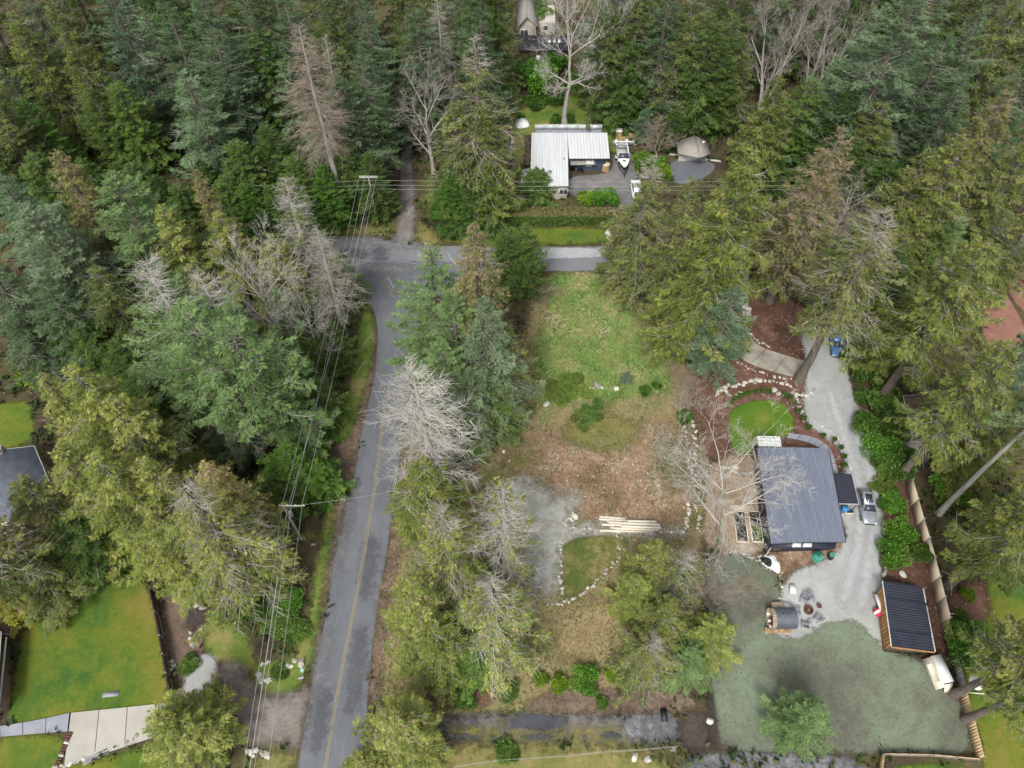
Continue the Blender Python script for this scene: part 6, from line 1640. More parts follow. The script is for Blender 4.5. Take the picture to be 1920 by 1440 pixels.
def hull(f0, f1, nm, m_, parent):
    mb = MB(); V = []
    for y, w, a, b in zip(ys, ws, zk, zg):
        zl, zh = lerp(a, b, f0), lerp(a, b, f1)
        fl, fh = .55 + .45 * f0, .55 + .45 * f1
        V.append([(-w * fl, y, zl), (-w * fh, y, zh), (w * fh, y, zh), (w * fl, y, zl)])
    V = np.array(V).reshape(-1, 3); F_ = []
    for i in range(len(ys) - 1):
        for j in (0, 2) if f0 > 0 else (0, 2, 3):
            F_.append([i * 4 + j, i * 4 + (j + 1) % 4, (i + 1) * 4 + (j + 1) % 4, (i + 1) * 4 + j])
    mb.add(V, F_); mb.add(V[:4], [[0, 1, 2, 3]])
    return mb.build(nm, M[m_], parent)
hull(0, .62, 'lower_hull', 'black', bo); hull(.62, 1, 'upper_hull', 'hullwhite', bo)
dk = MB(); V = [];
for y, w, z in zip(ys[3:], ws[3:], zg[3:]): V += [(-w, y, z), (0, y, z + .10), (w, y, z)]
dk.add(V, [[i * 3 + j, i * 3 + j + 1, i * 3 + j + 4, i * 3 + j + 3] for i in range(3) for j in range(2)]); deck = dk.build('foredeck', M['hullwhite'], bo)
MB().box((0, -1.4, 1.24), (.5, .5, .06)).build('hatch', M['greymetal'], deck)
MB().box((0, 1.5, .45), (1.9, 4.2, .06)).build('cockpit_floor', M['fascia'], bo)
g = MB(); plate(g, (-.95, -.55, 1.1), (.95, -.55, 1.1), (.8, .1, 1.7), (-.8, .1, 1.7), .03); g.build('windscreen', M['glass'], bo)
for s in (-1, 1):
    MB().box((s * .5, .7, .78), (.5, .5, .6)).build('seat', M['white'], bo)
    m_ = MB().box((s * .95, 4.1, 1.15), (.45, .6, .75), taper=.8); mo = m_.build('outboard_motor', M['white'], bo)
    MB().box((s * .95, 4.1, .35), (.16, .25, 1.0)).build('motor_leg', M['greymetal'], mo)
MB().box((0, 3.2, .75), (1.7, .5, .5)).build('rear_bench', M['greymetal'], bo)

# ------------------------------------------------------------------ poles and wires
def pole(px, py, h, label, arm_rz, arm_shift, armlen, transformer=False, double=False):
    p = at(px, py)
    root = empty('utility_pole', (p[0], p[1], 0), label, 'utility pole')
    MB().tubes([[0, 0, 0], [0, 0, h * .5]], [[0, 0, h * .5], [0, 0, h]], [.17, .145], [.145, .115], 10).build('pole', M['polewood'], root)
    for dy in ((-.14, .14) if double else (-.14,)):
        MB().box((arm_shift, dy, h - .35), (armlen, .10, .13)).build('crossarm', M['armwood'], root)
    for k in range(4):
        x = arm_shift + armlen * (-.46 + .92 * k / 3)
        MB().cyl((x, -.14, h - .28), .06, .24, 8, r2=.035).build('insulator', M['ceramic'], root)
    for s in (-1, 1):
        MB().tubes([[0, -.15, h - 1.25]], [[arm_shift + s * armlen * .28, -.15, h - .42]], .025, .025, 4).build('brace', M['greymetal'], root)
    if transformer:
        t = MB().cyl((.42, -.1, h - 2.9), .26, .85, 12).build('transformer', M['greymetal'], root)
        MB().cyl((.42, -.1, h - 2.05), .05, .22, 6).build('bushing', M['ceramic'], t)
    return p, h
p1, h1 = pole(708, 420, 10.0, 'tall utility pole with a double crossarm at the road junction', 0, 0.0, 2.9, double=True)
p2, h2 = pole(565, 1010, 9.6, 'utility pole with a transformer and one-sided crossarm beside the main road', 0, 1.1, 2.9, transformer=True)
e0 = at(478, 1440, 8.6)
dirv = (e0 - np.array([p2[0] + 1.1, p2[1], 9.3])); 
p3 = np.array([p2[0] + 1.1, p2[1], 0]) + dirv * [1.5, 1.5, 0]
pw = at(-190, 440); pe = at(2130, 408)

def wire(label, a, b, sag, r_, m_='wire', group=None, name='power_line'):
    t = np.linspace(0, 1, 15)[:, None]
    a, b = np.asarray(a, float), np.asarray(b, float)
    pts = lerp(a, b, t); pts[:, 2] -= 4 * sag * (t * (1 - t))[:, 0]
    o = MB().path(pts, r_, 4).build(name, M[m_])
    setp(o, label, 'wire', group)
    return o
for w_, x1, x2 in (('left', -1.33, 0.1), ('middle', -.45, 1.1), ('right', 1.33, 2.3)):
    wire(f'{w_} of three pale overhead wires between the two poles', (p1[0] + x1, p1[1] - .14, h1 - .06), (p2[0] + x2, p2[1] - .14, h2 - .06), .9, .025, group='wires between the two poles')
wire('thick lower cable between the two poles', (p1[0], p1[1] - .2, h1 - 2.2), (p2[0] + .1, p2[1] - .2, h2 - 2.0), 1.0, .05)
wire('lowest dark cable between the two poles', (p1[0], p1[1] - .2, h1 - 3.0), (p2[0] + .1, p2[1] - .2, h2 - 3.0), 1.1, .04, 'cable')
for w_, x2 in (('left', 0.1), ('middle', 1.1), ('right', 2.3)):
    wire(f'{w_} of three pale wires from the lower pole to the bottom edge', (p2[0] + x2, p2[1] - .14, h2 - .06), (p3[0] + x2 - 1.1, p3[1], 9.0), .5, .022, group='wires leaving toward the lower edge')
wire('thick lower cable running off the lower edge of the picture', (p2[0] + .1, p2[1] - .2, h2 - 2.0), (p3[0] - 1.0, p3[1], 7.2), .5, .05)
wire('thin service wire from the lower pole across the main road', (p2[0], p2[1], h2 - .9), (at(800, 908, 8.0)), .5, .016)
for k, z in enumerate((9.0, 8.1, 7.3)):
    n_ = ('upper', 'middle', 'lower')[k]
    wire(f'{n_} wire along the cross road left of the pole', (p1[0], p1[1], z), (pw[0], pw[1], z - .2), .8, .018)
    wire(f'{n_} wire along the cross road right of the pole', (p1[0], p1[1], z), (pe[0], pe[1], z + .4), 1.0, .018)

# ------------------------------------------------------------------ fences
def board_fence(pts_px, h, label, m_, bw, name='fence', cat='fence', post='oldwood', rail=True, gap=.02, postgap=2.4):
    pts = [at(x, y) for x, y in pts_px]
    po = (pts[0] + pts[-1]) / 2
    root = empty(name, po, label, cat)
    for i in range(len(pts) - 1):
        a, b = pts[i], pts[i + 1]
        d_ = b - a; Ls = np.linalg.norm(d_); an = math.atan2(d_[1], d_[0]); d_ = d_ / Ls
        n_ = max(int(round(Ls / bw)), 1); w_ = Ls / n_
        shared = MB().box((0, 0, 0), (w_ - gap, .035, h)).mesh('board', M[m_])
        for k in range(n_):
            c_ = a + d_ * w_ * (k + .5) - po
            o = link('board', shared, root, (c_[0], c_[1], h / 2 + .06 + random.uniform(-.02, .02)), an)
        m2 = max(int(round(Ls / postgap)), 1)
        sp = MB().box((0, 0, 0), (.11, .11, h + .18)).mesh('post', M[post])
        nn = np.array([-d_[1], d_[0], 0])
        for k in range(m2 + (1 if i == len(pts) - 2 else 0)):
            c_ = a + d_ * Ls * k / m2 - po + nn * .08
            link('post', sp, root, (c_[0], c_[1], (h + .18) / 2), an)
        if rail:
            for zz in (.35, h - .2):
                c_ = (a + b) / 2 - po + nn * .05
                link('rail', MB().box((0, 0, 0), (Ls, .05, .09)).mesh('rail', M[post]), root, (c_[0], c_[1], zz), an)
    return root
board_fence([(1697, 915), (1717, 988), (1737, 1058), (1764, 1170)], 2.3, 'new pale board fence right of the shed and gravel drive', 'palewoodboard', 2.44, postgap=2.44)
board_fence([(1764, 1171), (1776, 1213)], 1.8, 'short stretch of older tan boards below the pale fence', 'wood', .30)
board_fence([(1776, 1214), (1796, 1298)], 1.8, 'weathered grey board stretch of the fence below the tan boards', 'oldwood', .30)
board_fence([(1796, 1299), (1812, 1360), (1828, 1424)], 1.8, 'orange-tan board fence down to the lower right corner', 'wood', .30)
board_fence([(1828, 1426), (1742, 1418), (1650, 1416)], 1.0, 'low tan board fence along the bottom of the seeded lawn', 'wood', .30)
board_fence([(1650, 1417), (1644, 1460)], 1.2, 'short tan fence end at the bottom edge', 'wood', .30)
board_fence([(290, 1112), (308, 1200), (326, 1305)], 1.7, 'brown board fence between the bright left lawn and the brown bank', 'brownwood', .30)
# braces behind the weathered stretch
for k, (a, b, lab) in enumerate((((1795, 1222), (1812, 1252), 'pale diagonal timber brace behind the weathered fence'), ((1800, 1252), (1828, 1252), 'thin brown timber prop above the bagged heap'), ((1812, 1298), (1845, 1301), 'pale timber prop below the bagged heap'), ((1779, 1150), (1798, 1152), 'thin stick brace by the small olive shrub'))):
    a_, b_ = at(*a, .7), at(*b, .12)
    setp(MB().path([a_, b_], .07, 4).build('timber_prop', M['lumber']), lab, 'timber')

# wire fence at the bottom
root = empty('wire_fence', at(1060, 1420), 'thin grey wire fence along the bottom grass', 'fence')
wo = at(1060, 1420); prev = None
for px, py in [(850, 1440), (920, 1430), (990, 1424), (1060, 1420), (1130, 1412), (1200, 1408), (1268, 1402)]:
    q = at(px, py) - wo
    MB().tubes([q], [q + [0, 0, 1.1]], .04, .04, 5).build('post', M['oldwood'], root)
    if prev is not None:
        for z in (.35, .7, 1.05):
            MB().tubes([prev + [0, 0, z]], [q + [0, 0, z]], .012, .012, 3).build('wire', M['wire'], root)
    prev = q
# ------------------------------------------------------------------ stones
import bmesh
STONES = []
for k in range(6):
    bm = bmesh.new(); bmesh.ops.create_icosphere(bm, subdivisions=2 if k < 3 else 1, radius=1.0)
    rr = np.random.default_rng(200 + k)
    ax = rr.uniform(.7, 1.25, 3); pl = rr.normal(0, 1, (7, 3)); pl /= np.linalg.norm(pl, axis=1, keepdims=True); dd = rr.uniform(.55, .85, 7)
    for v in bm.verts:
        c = np.array(v.co)
        for n_, d_ in zip(pl, dd):
            s_ = c @ n_
            if s_ > d_: c = c - n_ * (s_ - d_) * .85
        c = c * ax * (1 + rr.normal(0, .03)); c[2] *= .72
        v.co = c
    me = bpy.data.meshes.new('stone'); bm.to_mesh(me); bm.free(); me.materials.append(M['stone']); STONES.append(me)

def stone_row(pts, n, s0, s1, label, closed=False, jit=.12):
    p = chaikin(world_poly(pts), 2, closed)
    if closed: p = np.vstack([p, p[:1]])
    s = np.r_[0, np.cumsum(np.linalg.norm(np.diff(p, axis=0), axis=1))]
    u = (np.arange(n) + .5) / n * s[-1] + rng.normal(0, s[-1] / n * .18, n)
    x, y = np.interp(u, s, p[:, 0]), np.interp(u, s, p[:, 1])
    c = np.array([x.mean(), y.mean(), 0])
    root = empty('stone_border', c, label, 'stone border')
    for i in range(n):
        z = rng.uniform(s0, s1) * .68
        link('stone', STONES[int(rng.integers(0, 6))], root, (x[i] - c[0] + rng.normal(0, jit), y[i] - c[1] + rng.normal(0, jit), z * .3), rng.uniform(0, 6.28), (z * rng.uniform(.85, 1.25), z * rng.uniform(.8, 1.1), z * rng.uniform(.8, 1.1)))
    return root

def boulder(px, py, s, label, k=0, flat=.9):
    p = at(px, py); s = s * .6
    o = link('boulder', STONES[k % 6], None, (p[0], p[1], s * .34), random.uniform(0, 6.28), (s, s * .85, s * flat))
    setp(o, label, 'boulder')

stone_row([(1054, 1009), (1053, 1040), (1052, 1080), (1053, 1118)], 20, .20, .40, 'straight row of pale stones left of the small curved lawn')
stone_row([(1022, 1134), (1062, 1130), (1100, 1108), (1130, 1080), (1155, 1052), (1172, 1032)], 40, .17, .34, 'curved row of pale stones below the small curved lawn')
stone_row([(1156, 1026), (1164, 1026), (1172, 1032)], 6, .15, .28, 'short hook of stones at the tip of the curved lawn')
stone_row([(1150, 1004), (1175, 1007), (1190, 1016), (1200, 1025)], 10, .12, .22, 'thin arc of stones above the curved lawn tip')
stone_row([(1062, 990), (1090, 992), (1130, 994), (1180, 997), (1240, 999), (1284, 996)], 36, .16, .34, 'straight row of stones below the stacked lumber')
stone_row([(1287, 994), (1289, 975), (1291, 955), (1290, 938)], 14, .3, .5, 'low stone wall stub at the corner of the leaf-strewn lot')
stone_row([(1058, 978), (1068, 970), (1075, 978), (1068, 985), (1060, 984)], 10, .24, .42, 'small heap of stones at the edge of the gravel pad', closed=True)
stone_row([(1284, 800), (1290, 840), (1297, 880), (1305, 930), (1312, 1000)], 34, .18, .42, 'long rough line of lichen-grey stones under the bare maple')
stone_row([(1300, 788), (1302, 840), (1306, 890), (1310, 940)], 22, .2, .45, 'second line of grey stones under the bare maple, nearer the house')
stone_row([(1342, 745), (1352, 724), (1378, 724), (1398, 718), (1425, 713), (1450, 714), (1475, 722), (1494, 732)], 34, .2, .55, 'upper arc of stones in the mulch above the oval lawn')
stone_row([(1350, 730), (1362, 734), (1364, 742), (1378, 742), (1392, 738)], 12, .25, .5, 'lower arc of stones at the left of the oval lawn')
stone_row([(1484, 736), (1492, 738), (1502, 742), (1512, 744), (1522, 738), (1523, 731)], 14, .28, .42, 'ring of round stones about the foot of the grey-topped cedar')
stone_row([(1489, 742), (1496, 755), (1501, 770), (1503, 782), (1510, 790), (1528, 792)], 20, .16, .36, 'line of stones from the cedar foot down along the gravel drive')
stone_row([(1540, 800), (1556, 810), (1570, 820), (1580, 835), (1588, 852), (1592, 872), (1596, 884)], 16, .2, .36, 'spaced stones edging the bed between foot path and gravel drive')
stone_row([(1376, 672), (1390, 684), (1410, 693), (1440, 703), (1485, 713)], 18, .16, .34, 'stones along the lower edge of the curved concrete drive')
stone_row([(1406, 622), (1412, 632), (1424, 641), (1445, 652)], 10, .2, .38, 'stones along the inside bend of the curved concrete drive')
stone_row([(1394, 540), (1392, 560), (1393, 580), (1394, 596), (1404, 600), (1405, 575)], 22, .4, .75, 'stacked stones at the top of the curved concrete drive')
stone_row([(1366, 876), (1374, 880), (1384, 888), (1400, 888), (1416, 886)], 14, .3, .5, 'curve of stones left of the dark-roofed house')
stone_row([(1355, 1038), (1375, 1032), (1400, 1040), (1425, 1056), (1445, 1068)], 26, .14, .26, 'thin line of white stones above the seeded lawn')
stone_row([(1461, 1080), (1465, 1095), (1466, 1110), (1465, 1125), (1467, 1135)], 22, .16, .28, 'row of small white stones between fire pit gravel and seeded lawn')
stone_row([(1657, 1040), (1658, 1070), (1656, 1085)], 8, .25, .42, 'short row of white stones above the shed')
stone_row([(1650, 1165), (1655, 1185), (1662, 1200)], 6, .2, .35, 'few white stones against the orange shed side')
stone_row([(485, 1262), (484, 1270), (495, 1277), (508, 1276), (518, 1268), (523, 1255), (518, 1247)], 18, .34, .55, 'ring of white stones round the grey gravel circle')
stone_row([(487, 1250), (497, 1242), (508, 1244)], 6, .2, .36, 'few small grey stones closing the ring at its top')
stone_row([(522, 1256), (535, 1252), (545, 1247), (552, 1240)], 8, .36, .6, 'arm of white stones reaching from the ring toward the road')
stone_row([(460, 1408), (480, 1412), (497, 1412), (508, 1420)], 8, .34, .6, 'pale stones at the bottom edge left of the road')
stone_row([(357, 1190), (360, 1202), (358, 1214)], 7, .35, .55, 'row of pale stones below the dark burrow hole')
stone_row([(366, 1136), (375, 1134), (384, 1138)], 6, .4, .6, 'pale stones above the dark burrow hole')
stone_row([(325, 1235), (320, 1245), (328, 1262)], 6, .25, .4, 'few grey stones at the foot of the brown board fence')
stone_row([(100, 1440), (150, 1428), (185, 1412), (230, 1398), (262, 1382)], 34, .2, .45, 'ragged stone edge below the pale concrete pad')
stone_row([(1053, 734), (1060, 735), (1075, 733), (1090, 730), (1105, 728), (1120, 726), (1130, 727)], 11, .22, .42, 'row of white stones at the heather mound')
stone_row([(1142, 432), (1140, 445), (1146, 455)], 9, .4, .7, 'rubble of stones at the right end of the front lawn strip')
boulder(1025, 759, .95, 'large white boulder at the left end of the heather mound', 0)
boulder(1120, 724, .85, 'white boulder topping the stone row at the heather mound', 1)
boulder(1156, 730, .85, 'white boulder right of the stone row, before the stunted conifer', 2)
boulder(1077, 968, .85, 'largest pale boulder on the heap by the gravel pad', 1)
boulder(1451, 732, .85, 'left of two white boulders above the oval lawn', 0)
boulder(1459, 739, .8, 'right of two white boulders above the oval lawn', 2)
boulder(1487, 736, .75, 'white boulder touching the stone ring of the cedar foot', 1)
boulder(1424, 715, .8, 'speckled flat boulder in the upper stone arc', 2, .6)
boulder(1378, 876, .95, 'white boulder at the head of the stone curve left of the house', 0)
boulder(1357, 878, .8, 'grey boulder left of the stone curve by the house', 3)
boulder(1691, 1077, .95, 'pale boulder on the grass above the shed', 0)
boulder(566, 1243, .85, 'white boulder nearest the road by the stone ring', 1)
boulder(1330, 1352, .85, 'lone pale boulder at the end of the muddy track', 2)
boulder(1215, 1424, .75, 'white boulder in the bottom grass, right one', 0)
boulder(1190, 1420, .7, 'cream boulder in the bottom grass, left one', 1)
boulder(1261, 1406, .6, 'small pale boulder at the wire fence end', 4)
boulder(945, 848, .55, 'small pale rock near the grey leafless conifer', 3)
boulder(955, 864, .35, 'tiny flat rock below the small pale rock', 5)
boulder(588, 1022, .55, 'flat pale rock on the verge below the lower utility pole', 5, .4)

# ------------------------------------------------------------------ lumber, beds, sauna, yard things
lo = at(1182, 986)
root = empty('lumber_stack', lo, 'stack of long pale lumber beams on the stone row', 'lumber')
u0 = (at(1230, 988) - at(1130, 984)); an = math.atan2(u0[1], u0[0])
r = np.random.default_rng(17)
for k, (cx_, cy_, z, L_) in enumerate([(-.6, -.75, .1, 6.6), (.5, -.40, .1, 6.0), (-.1, -.05, .1, 6.8), (.3, .30, .1, 6.2), (-1.9, .70, .1, 4.2), (.7, -.6, .36, 5.4), (.9, -.2, .36, 5.6), (.4, .15, .36, 6.0), (1.3, -.42, .6, 4.8), (1.2, -.02, .6, 4.9), (-2.4, 1.05, .1, 3.2), (1.5, .32, .6, 3.6)]):
    MB().box((0, 0, 0), (L_, .26, .22)).build('beam', M['lumber'], root, loc=(cx_ * .9, cy_, z), rz=an + r.normal(0, .015))

def raised_bed(px, py, w, l, label, rz=0, planted=0.0):
    p = at(px, py)
    root = empty('raised_bed', p, label, 'garden bed', rz)
    for s in (-1, 1):
        MB().box((s * w / 2, 0, .2), (.07, l, .4)).build('side_board', M['lumber'], root)
        MB().box((0, s * (l / 2 - .035), .2), (w - .07, .068, .4)).build('end_board', M['lumber'], root)
    MB().box((0, 0, .16), (w - .07, l - .14, .3)).build('soil', M['soil'], root)
    if planted:
        g = MB(); rr = np.random.default_rng(9); n = 500
        P = np.c_[rr.uniform(-w / 2 + .1, w / 2 - .1, n), rr.uniform(-l / 2 + .1, l / 2 * (planted - .5) * 2, n), rr.uniform(.3, .75, n)]
        leafy(g, P, np.tile([0, 0, 1.0], (n, 1)), .22, np.clip(rr.normal(.5, .2, n), 0, 1))
        o = g.build('greens', [M['shrub']], root, tint=True); o.color = (1.4, 1.2, .6, 1)
raised_bed(1388, 989, 1.35, 4.1, 'left raised garden bed of dark soil with pale boards', -.06)
raised_bed(1416, 989, 1.25, 4.1, 'right raised garden bed with yellow-green plants at its lower end', -.06, .5)
p_ = at(1392, 955); o = empty('timber_platform', p_, 'pale timber platform above the raised garden beds', 'platform')
for k in range(5):
    MB().box((0, -.45 + .225 * k, .12), (3.0, .2, .1)).build('plank', M['palewoodboard'], o)
for k in (-1, 1): MB().box((k * 1.2, 0, .04), (.1, 1.0, .08)).build('bearer', M['oldwood'], o)
# long white trough west of the house
p_ = at(1417, 855); o = empty('planter_trough', p_, 'narrow pale trough along the west wall of the dark-roofed house', 'planter')
MB().box((0, 0, .3), (.6, 2.4, .6), .03).build('casing', M['fascia'], o); MB().box((0, 0, .61), (.48, 2.2, .04), .03).build('soil', M['soil'], o)

# barrel sauna
p_ = at(1459, 1166); so = empty('barrel_sauna', p_, 'dark-roofed wooden barrel sauna at the edge of the seeded lawn', 'sauna', .02)
Ls, Rs, zc = 2.7, 1.15, 1.3
nst = 22
for k in range(nst):
    a0, a1 = 2 * math.pi * k / nst, 2 * math.pi * (k + .94) / nst
    v = [(x, rr * math.cos(a), zc + rr * math.sin(a)) for x in (-Ls / 2, Ls / 2) for a, rr in ((a0, Rs), (a1, Rs), (a1, Rs - .06), (a0, Rs - .06))]
    MB().add(v, [[0, 1, 5, 4], [3, 7, 6, 2], [0, 4, 7, 3], [1, 2, 6, 5], [0, 3, 2, 1], [4, 5, 6, 7]]).build('stave', M['saunawood'], so)
ang = np.linspace(math.radians(-12), math.radians(192), 22)
mb = MB(); V = [(x, (Rs + .03) * math.cos(a), zc + (Rs + .03) * math.sin(a)) for x in (-Ls / 2 + .45, Ls / 2 + .12) for a in ang]
mb.add(V, [[i, i + 1, 22 + i + 1, 22 + i] for i in range(21)]); mb.build('roof', M['saunametal'], so)
for x in (-Ls / 2 + .42, Ls / 2 - .1):
    a24 = np.arange(24) * 2 * math.pi / 24
    MB().add(np.c_[np.full(24, x), (Rs - .06) * np.cos(a24), zc + (Rs - .06) * np.sin(a24)], [list(range(24))]).build('end_wall', M['saunawood'], so)
MB().box((-Ls / 2 + .40, 0, 1.15), (.05, .7, 1.6)).build('door', M['brownwood'], so)
for s in (-1, 1): MB().box((-Ls / 2 + .2, s * .75, .75), (.42, .4, .06)).build('bench', M['lumber'], so)
MB().box((-Ls / 2 + .22, 0, .5), (.3, .3, .35)).build('lamp', M['white'], so)
for x in (-.9, .9): MB().box((x, 0, .16), (.2, 1.9, .32)).build('cradle', M['brownwood'], so)
for k in range(3): MB().box((.3 + .35 * k - .4, .15, zc + Rs + .05), (.14, .14, .05)).build('roof_cap', M['black'], so)
# firewood row below the sauna
p_ = at(1457, 1184); o = empty('firewood_stack', p_, 'row of split firewood below the barrel sauna', 'firewood')
lg = MB(); lg.tubes([[0, -.2, 0]], [[0, .2, 0]], .11, .11, 6); lg.add([(.11 * math.cos(a), .2 * s, .11 * math.sin(a)) for s in (-1, 1) for a in np.arange(6) * math.pi / 3], [[0, 1, 2, 3, 4, 5], [11, 10, 9, 8, 7, 6]])
lm = lg.mesh('log', M['logend'])
for k in range(13):
    for j in range(3):
        link('log', lm, o, (-1.35 + .225 * k + .1 * (j % 2), rng.normal(0, .04), .12 + .19 * j), rng.normal(0, .12), (rng.uniform(.85, 1.2), rng.uniform(.9, 1.2), 1))
# firewood heap behind the boat
p_ = at(1188, 262); o = empty('firewood_heap', p_, 'heap of split firewood behind the boat', 'firewood')
for k in range(70):
    a, q_ = rng.uniform(0, 6.28), rng.uniform(0, 1) ** .6
    x_ = link('log', lm, o, (2.4 * q_ * math.cos(a), 1.6 * q_ * math.sin(a), .1 + .75 * (1 - q_) * rng.random()), rng.uniform(0, 6.28), (1.5, 1.5, 1.3)); x_.rotation_euler.x = rng.normal(0, .5)
p_ = at(1159, 258); o = empty('covered_woodpile', p_, 'tall grey covered woodpile left of the firewood heap', 'firewood')
for k in range(20):
    link('log', lm, o, (-.35 + .23 * (k % 4), 0, .15 + .28 * (k // 4)), 0, (1.2, 2.2, 1.3))
MB().box((0, 0, 1.6), (1.2, 1.2, .06)).build('cover', M['fascia'], o)
p_ = at(1195, 318); o = empty('firewood_bundle', p_, 'stack of orange boards right of the boat trailer', 'firewood')
for k in range(6):
    MB().box((.12 * (k % 3) - .12, 0, .12 + .2 * (k // 3)), (.11, 2.4, .15), rng.normal(0, .04)).build('board', M['wood'], o)
p_ = at(1208, 322); o = empty('timber_deck', p_, 'narrow grey plank deck right of the orange boards', 'deck')
for k in range(7): MB().box((-.6 + .2 * k, 0, .2), (.18, 4.0, .12)).build('plank', M['oldwood'], o)
p_ = at(1135, 318); o = empty('wood_rick', p_, 'tan round-topped pile beside the blue house wall', 'firewood')
mb = MB(); mb.cyl((0, 0, 0), .75, 1.3, 12, r2=.7); mb.build('side', M['logend'], o); MB().cyl((0, 0, 1.3), .74, .25, 12, r2=.3).build('top', M['palewoodboard'], o)
# low wall behind the boat
a, b = at(1149, 272), at(1189, 273)
o = empty('retaining_wall', (a + b) / 2, 'low white-capped wall behind the boat', 'wall')
MB().box((0, 0, .4), (abs(b[0] - a[0]), .3, .8)).build('wall', M['greyconcrete'], o); MB().box((0, 0, .84), (abs(b[0] - a[0]) + .1, .4, .08)).build('cap', M['white'], o)

# fire pit circle
p_ = at(1515, 1145); o = empty('fire_pit', p_, 'round rusty fire pit on the gravel', 'fire pit')
mb = MB(); a24 = np.arange(20) * 2 * math.pi / 20
ro, ri_ = .52, .36
V = [(rr * math.cos(a), rr * math.sin(a), z) for rr, z in ((ro, .0), (ro, .42), (ri_, .42), (ri_, .08)) for a in a24]
mb.add(V, [[l * 20 + i, l * 20 + (i + 1) % 20, (l + 1) * 20 + (i + 1) % 20, (l + 1) * 20 + i] for l in range(3) for i in range(20)]); mb.build('ring', M['rust'], o)
MB().cyl((0, 0, .05), .36, .06, 16).build('ash_bed', M['soil'], o)
for k in range(3): MB().tubes([[.2 * math.cos(k * 2.1), .2 * math.sin(k * 2.1), .16]], [[-.2 * math.cos(k * 2.1), -.2 * math.sin(k * 2.1), .3]], .05, .05, 6).build('log', M['logend'], o)
def chair(px, py, rz, label):
    p = at(px, py); root = empty('garden_chair', p, label, 'chair', rz)
    for k in range(5): MB().box((-.26 + .13 * k, .05, .38 + .0), (.115, .55, .035)).build('seat_slat', M['chair'], root)
    for k in range(5):
        x = -.26 + .13 * k
        q0, q1 = np.array([x, -.22, .36]), np.array([x * 1.1, -.62, 1.05])
        MB().tubes([q0], [q1], .05, .05, 4).build('back_slat', M['chair'], root)
    for s in (-1, 1):
        MB().box((s * .37, .02, .58), (.13, .72, .035)).build('arm', M['chair'], root)
        MB().box((s * .34, .30, .28), (.07, .09, .56)).build('leg', M['chair'], root)
        MB().box((s * .34, -.30, .28), (.07, .09, .56)).build('leg', M['chair'], root)
chair(1518, 1124, math.pi + .1, 'dark garden chair above the fire pit')
chair(1493, 1147, -math.pi / 2 - .1, 'pale grey garden chair left of the fire pit')
chair(1531, 1160, .75, 'striped garden chair at lower right of the fire pit')
chair(1508, 1172, -.2, 'grey garden chair below the fire pit')
chair(1506, 1126, math.pi - .5, 'light garden chair at upper left of the fire pit')
def small_table(px, py, r_, h, m_, label, name='side_table', cat='table'):
    p = at(px, py); root = empty(name, p, label, cat)
    MB().cyl((0, 0, h - .05), r_, .05, 14).build('table_top', M[m_], root)
    for k in range(3): MB().tubes([[r_ * .7 * math.cos(k * 2.1), r_ * .7 * math.sin(k * 2.1), 0]], [[r_ * .5 * math.cos(k * 2.1), r_ * .5 * math.sin(k * 2.1), h - .05]], .03, .03, 5).build('leg', M[m_], root)
small_table(1534, 1138, .3, .45, 'rust', 'small rust-brown stool right of the fire pit', 'stool', 'stool')
small_table(1517, 1167, .28, .45, 'chair', 'small grey round table below the fire pit')
p_ = at(1484, 1108); o = empty('cool_box', p_, 'white cool box on the gravel near the row of stones', 'cool box', -.12)
MB().box((0, 0, .3), (.62, .95, .6)).build('body', M['white'], o); MB().box((0, 0, .63), (.66, 1.0, .07)).build('lid', M['white'], o); MB().box((.34, 0, .45), (.05, .4, .05)).build('handle', M['greymetal'], o)
p_ = at(1455, 1139); o = empty('pallet_box', p_, 'cream wooden crate behind the barrel sauna', 'crate', .03)
for k in range(5): MB().box((-.5 + .25 * k, 0, .72), (.22, .8, .05)).build('lid_board', M['palewoodboard'], o)
MB().box((0, 0, .35), (1.2, .75, .68)).build('side', M['palewoodboard'], o)
p_ = at(1473, 1138); o = empty('white_crate', p_, 'small white crate right of the cream crate', 'crate', -.1)
MB().box((0, 0, .25), (.7, .6, .5)).build('side', M['white'], o); MB().box((0, 0, .52), (.74, .64, .05)).build('lid', M['white'], o)
# red and white float by the shed
p_ = at(1643, 1151); o = empty('buoy', (p_[0], p_[1], .55), 'round pink-red and white float against the orange shed side', 'buoy', .4)
def sphere_cap(t0, t1, m_, nm):
    mb = MB(); n1, n2 = 6, 18
    V = [(.52 * math.sin(lerp(t0, t1, i / n1)) * math.cos(a), .52 * math.cos(lerp(t0, t1, i / n1)), .52 * math.sin(lerp(t0, t1, i / n1)) * math.sin(a)) for i in range(n1 + 1) for a in np.arange(n2) * 2 * math.pi / n2]
    mb.add(V, [[i * n2 + j, i * n2 + (j + 1) % n2, (i + 1) * n2 + (j + 1) % n2, (i + 1) * n2 + j] for i in range(n1) for j in range(n2)])
    mb.build(nm, M[m_], o, smooth=True)
sphere_cap(0, 1.2, 'red', 'red_cap'); sphere_cap(1.2, 1.75, 'white', 'white_band'); sphere_cap(1.75, math.pi, 'red', 'red_cap')
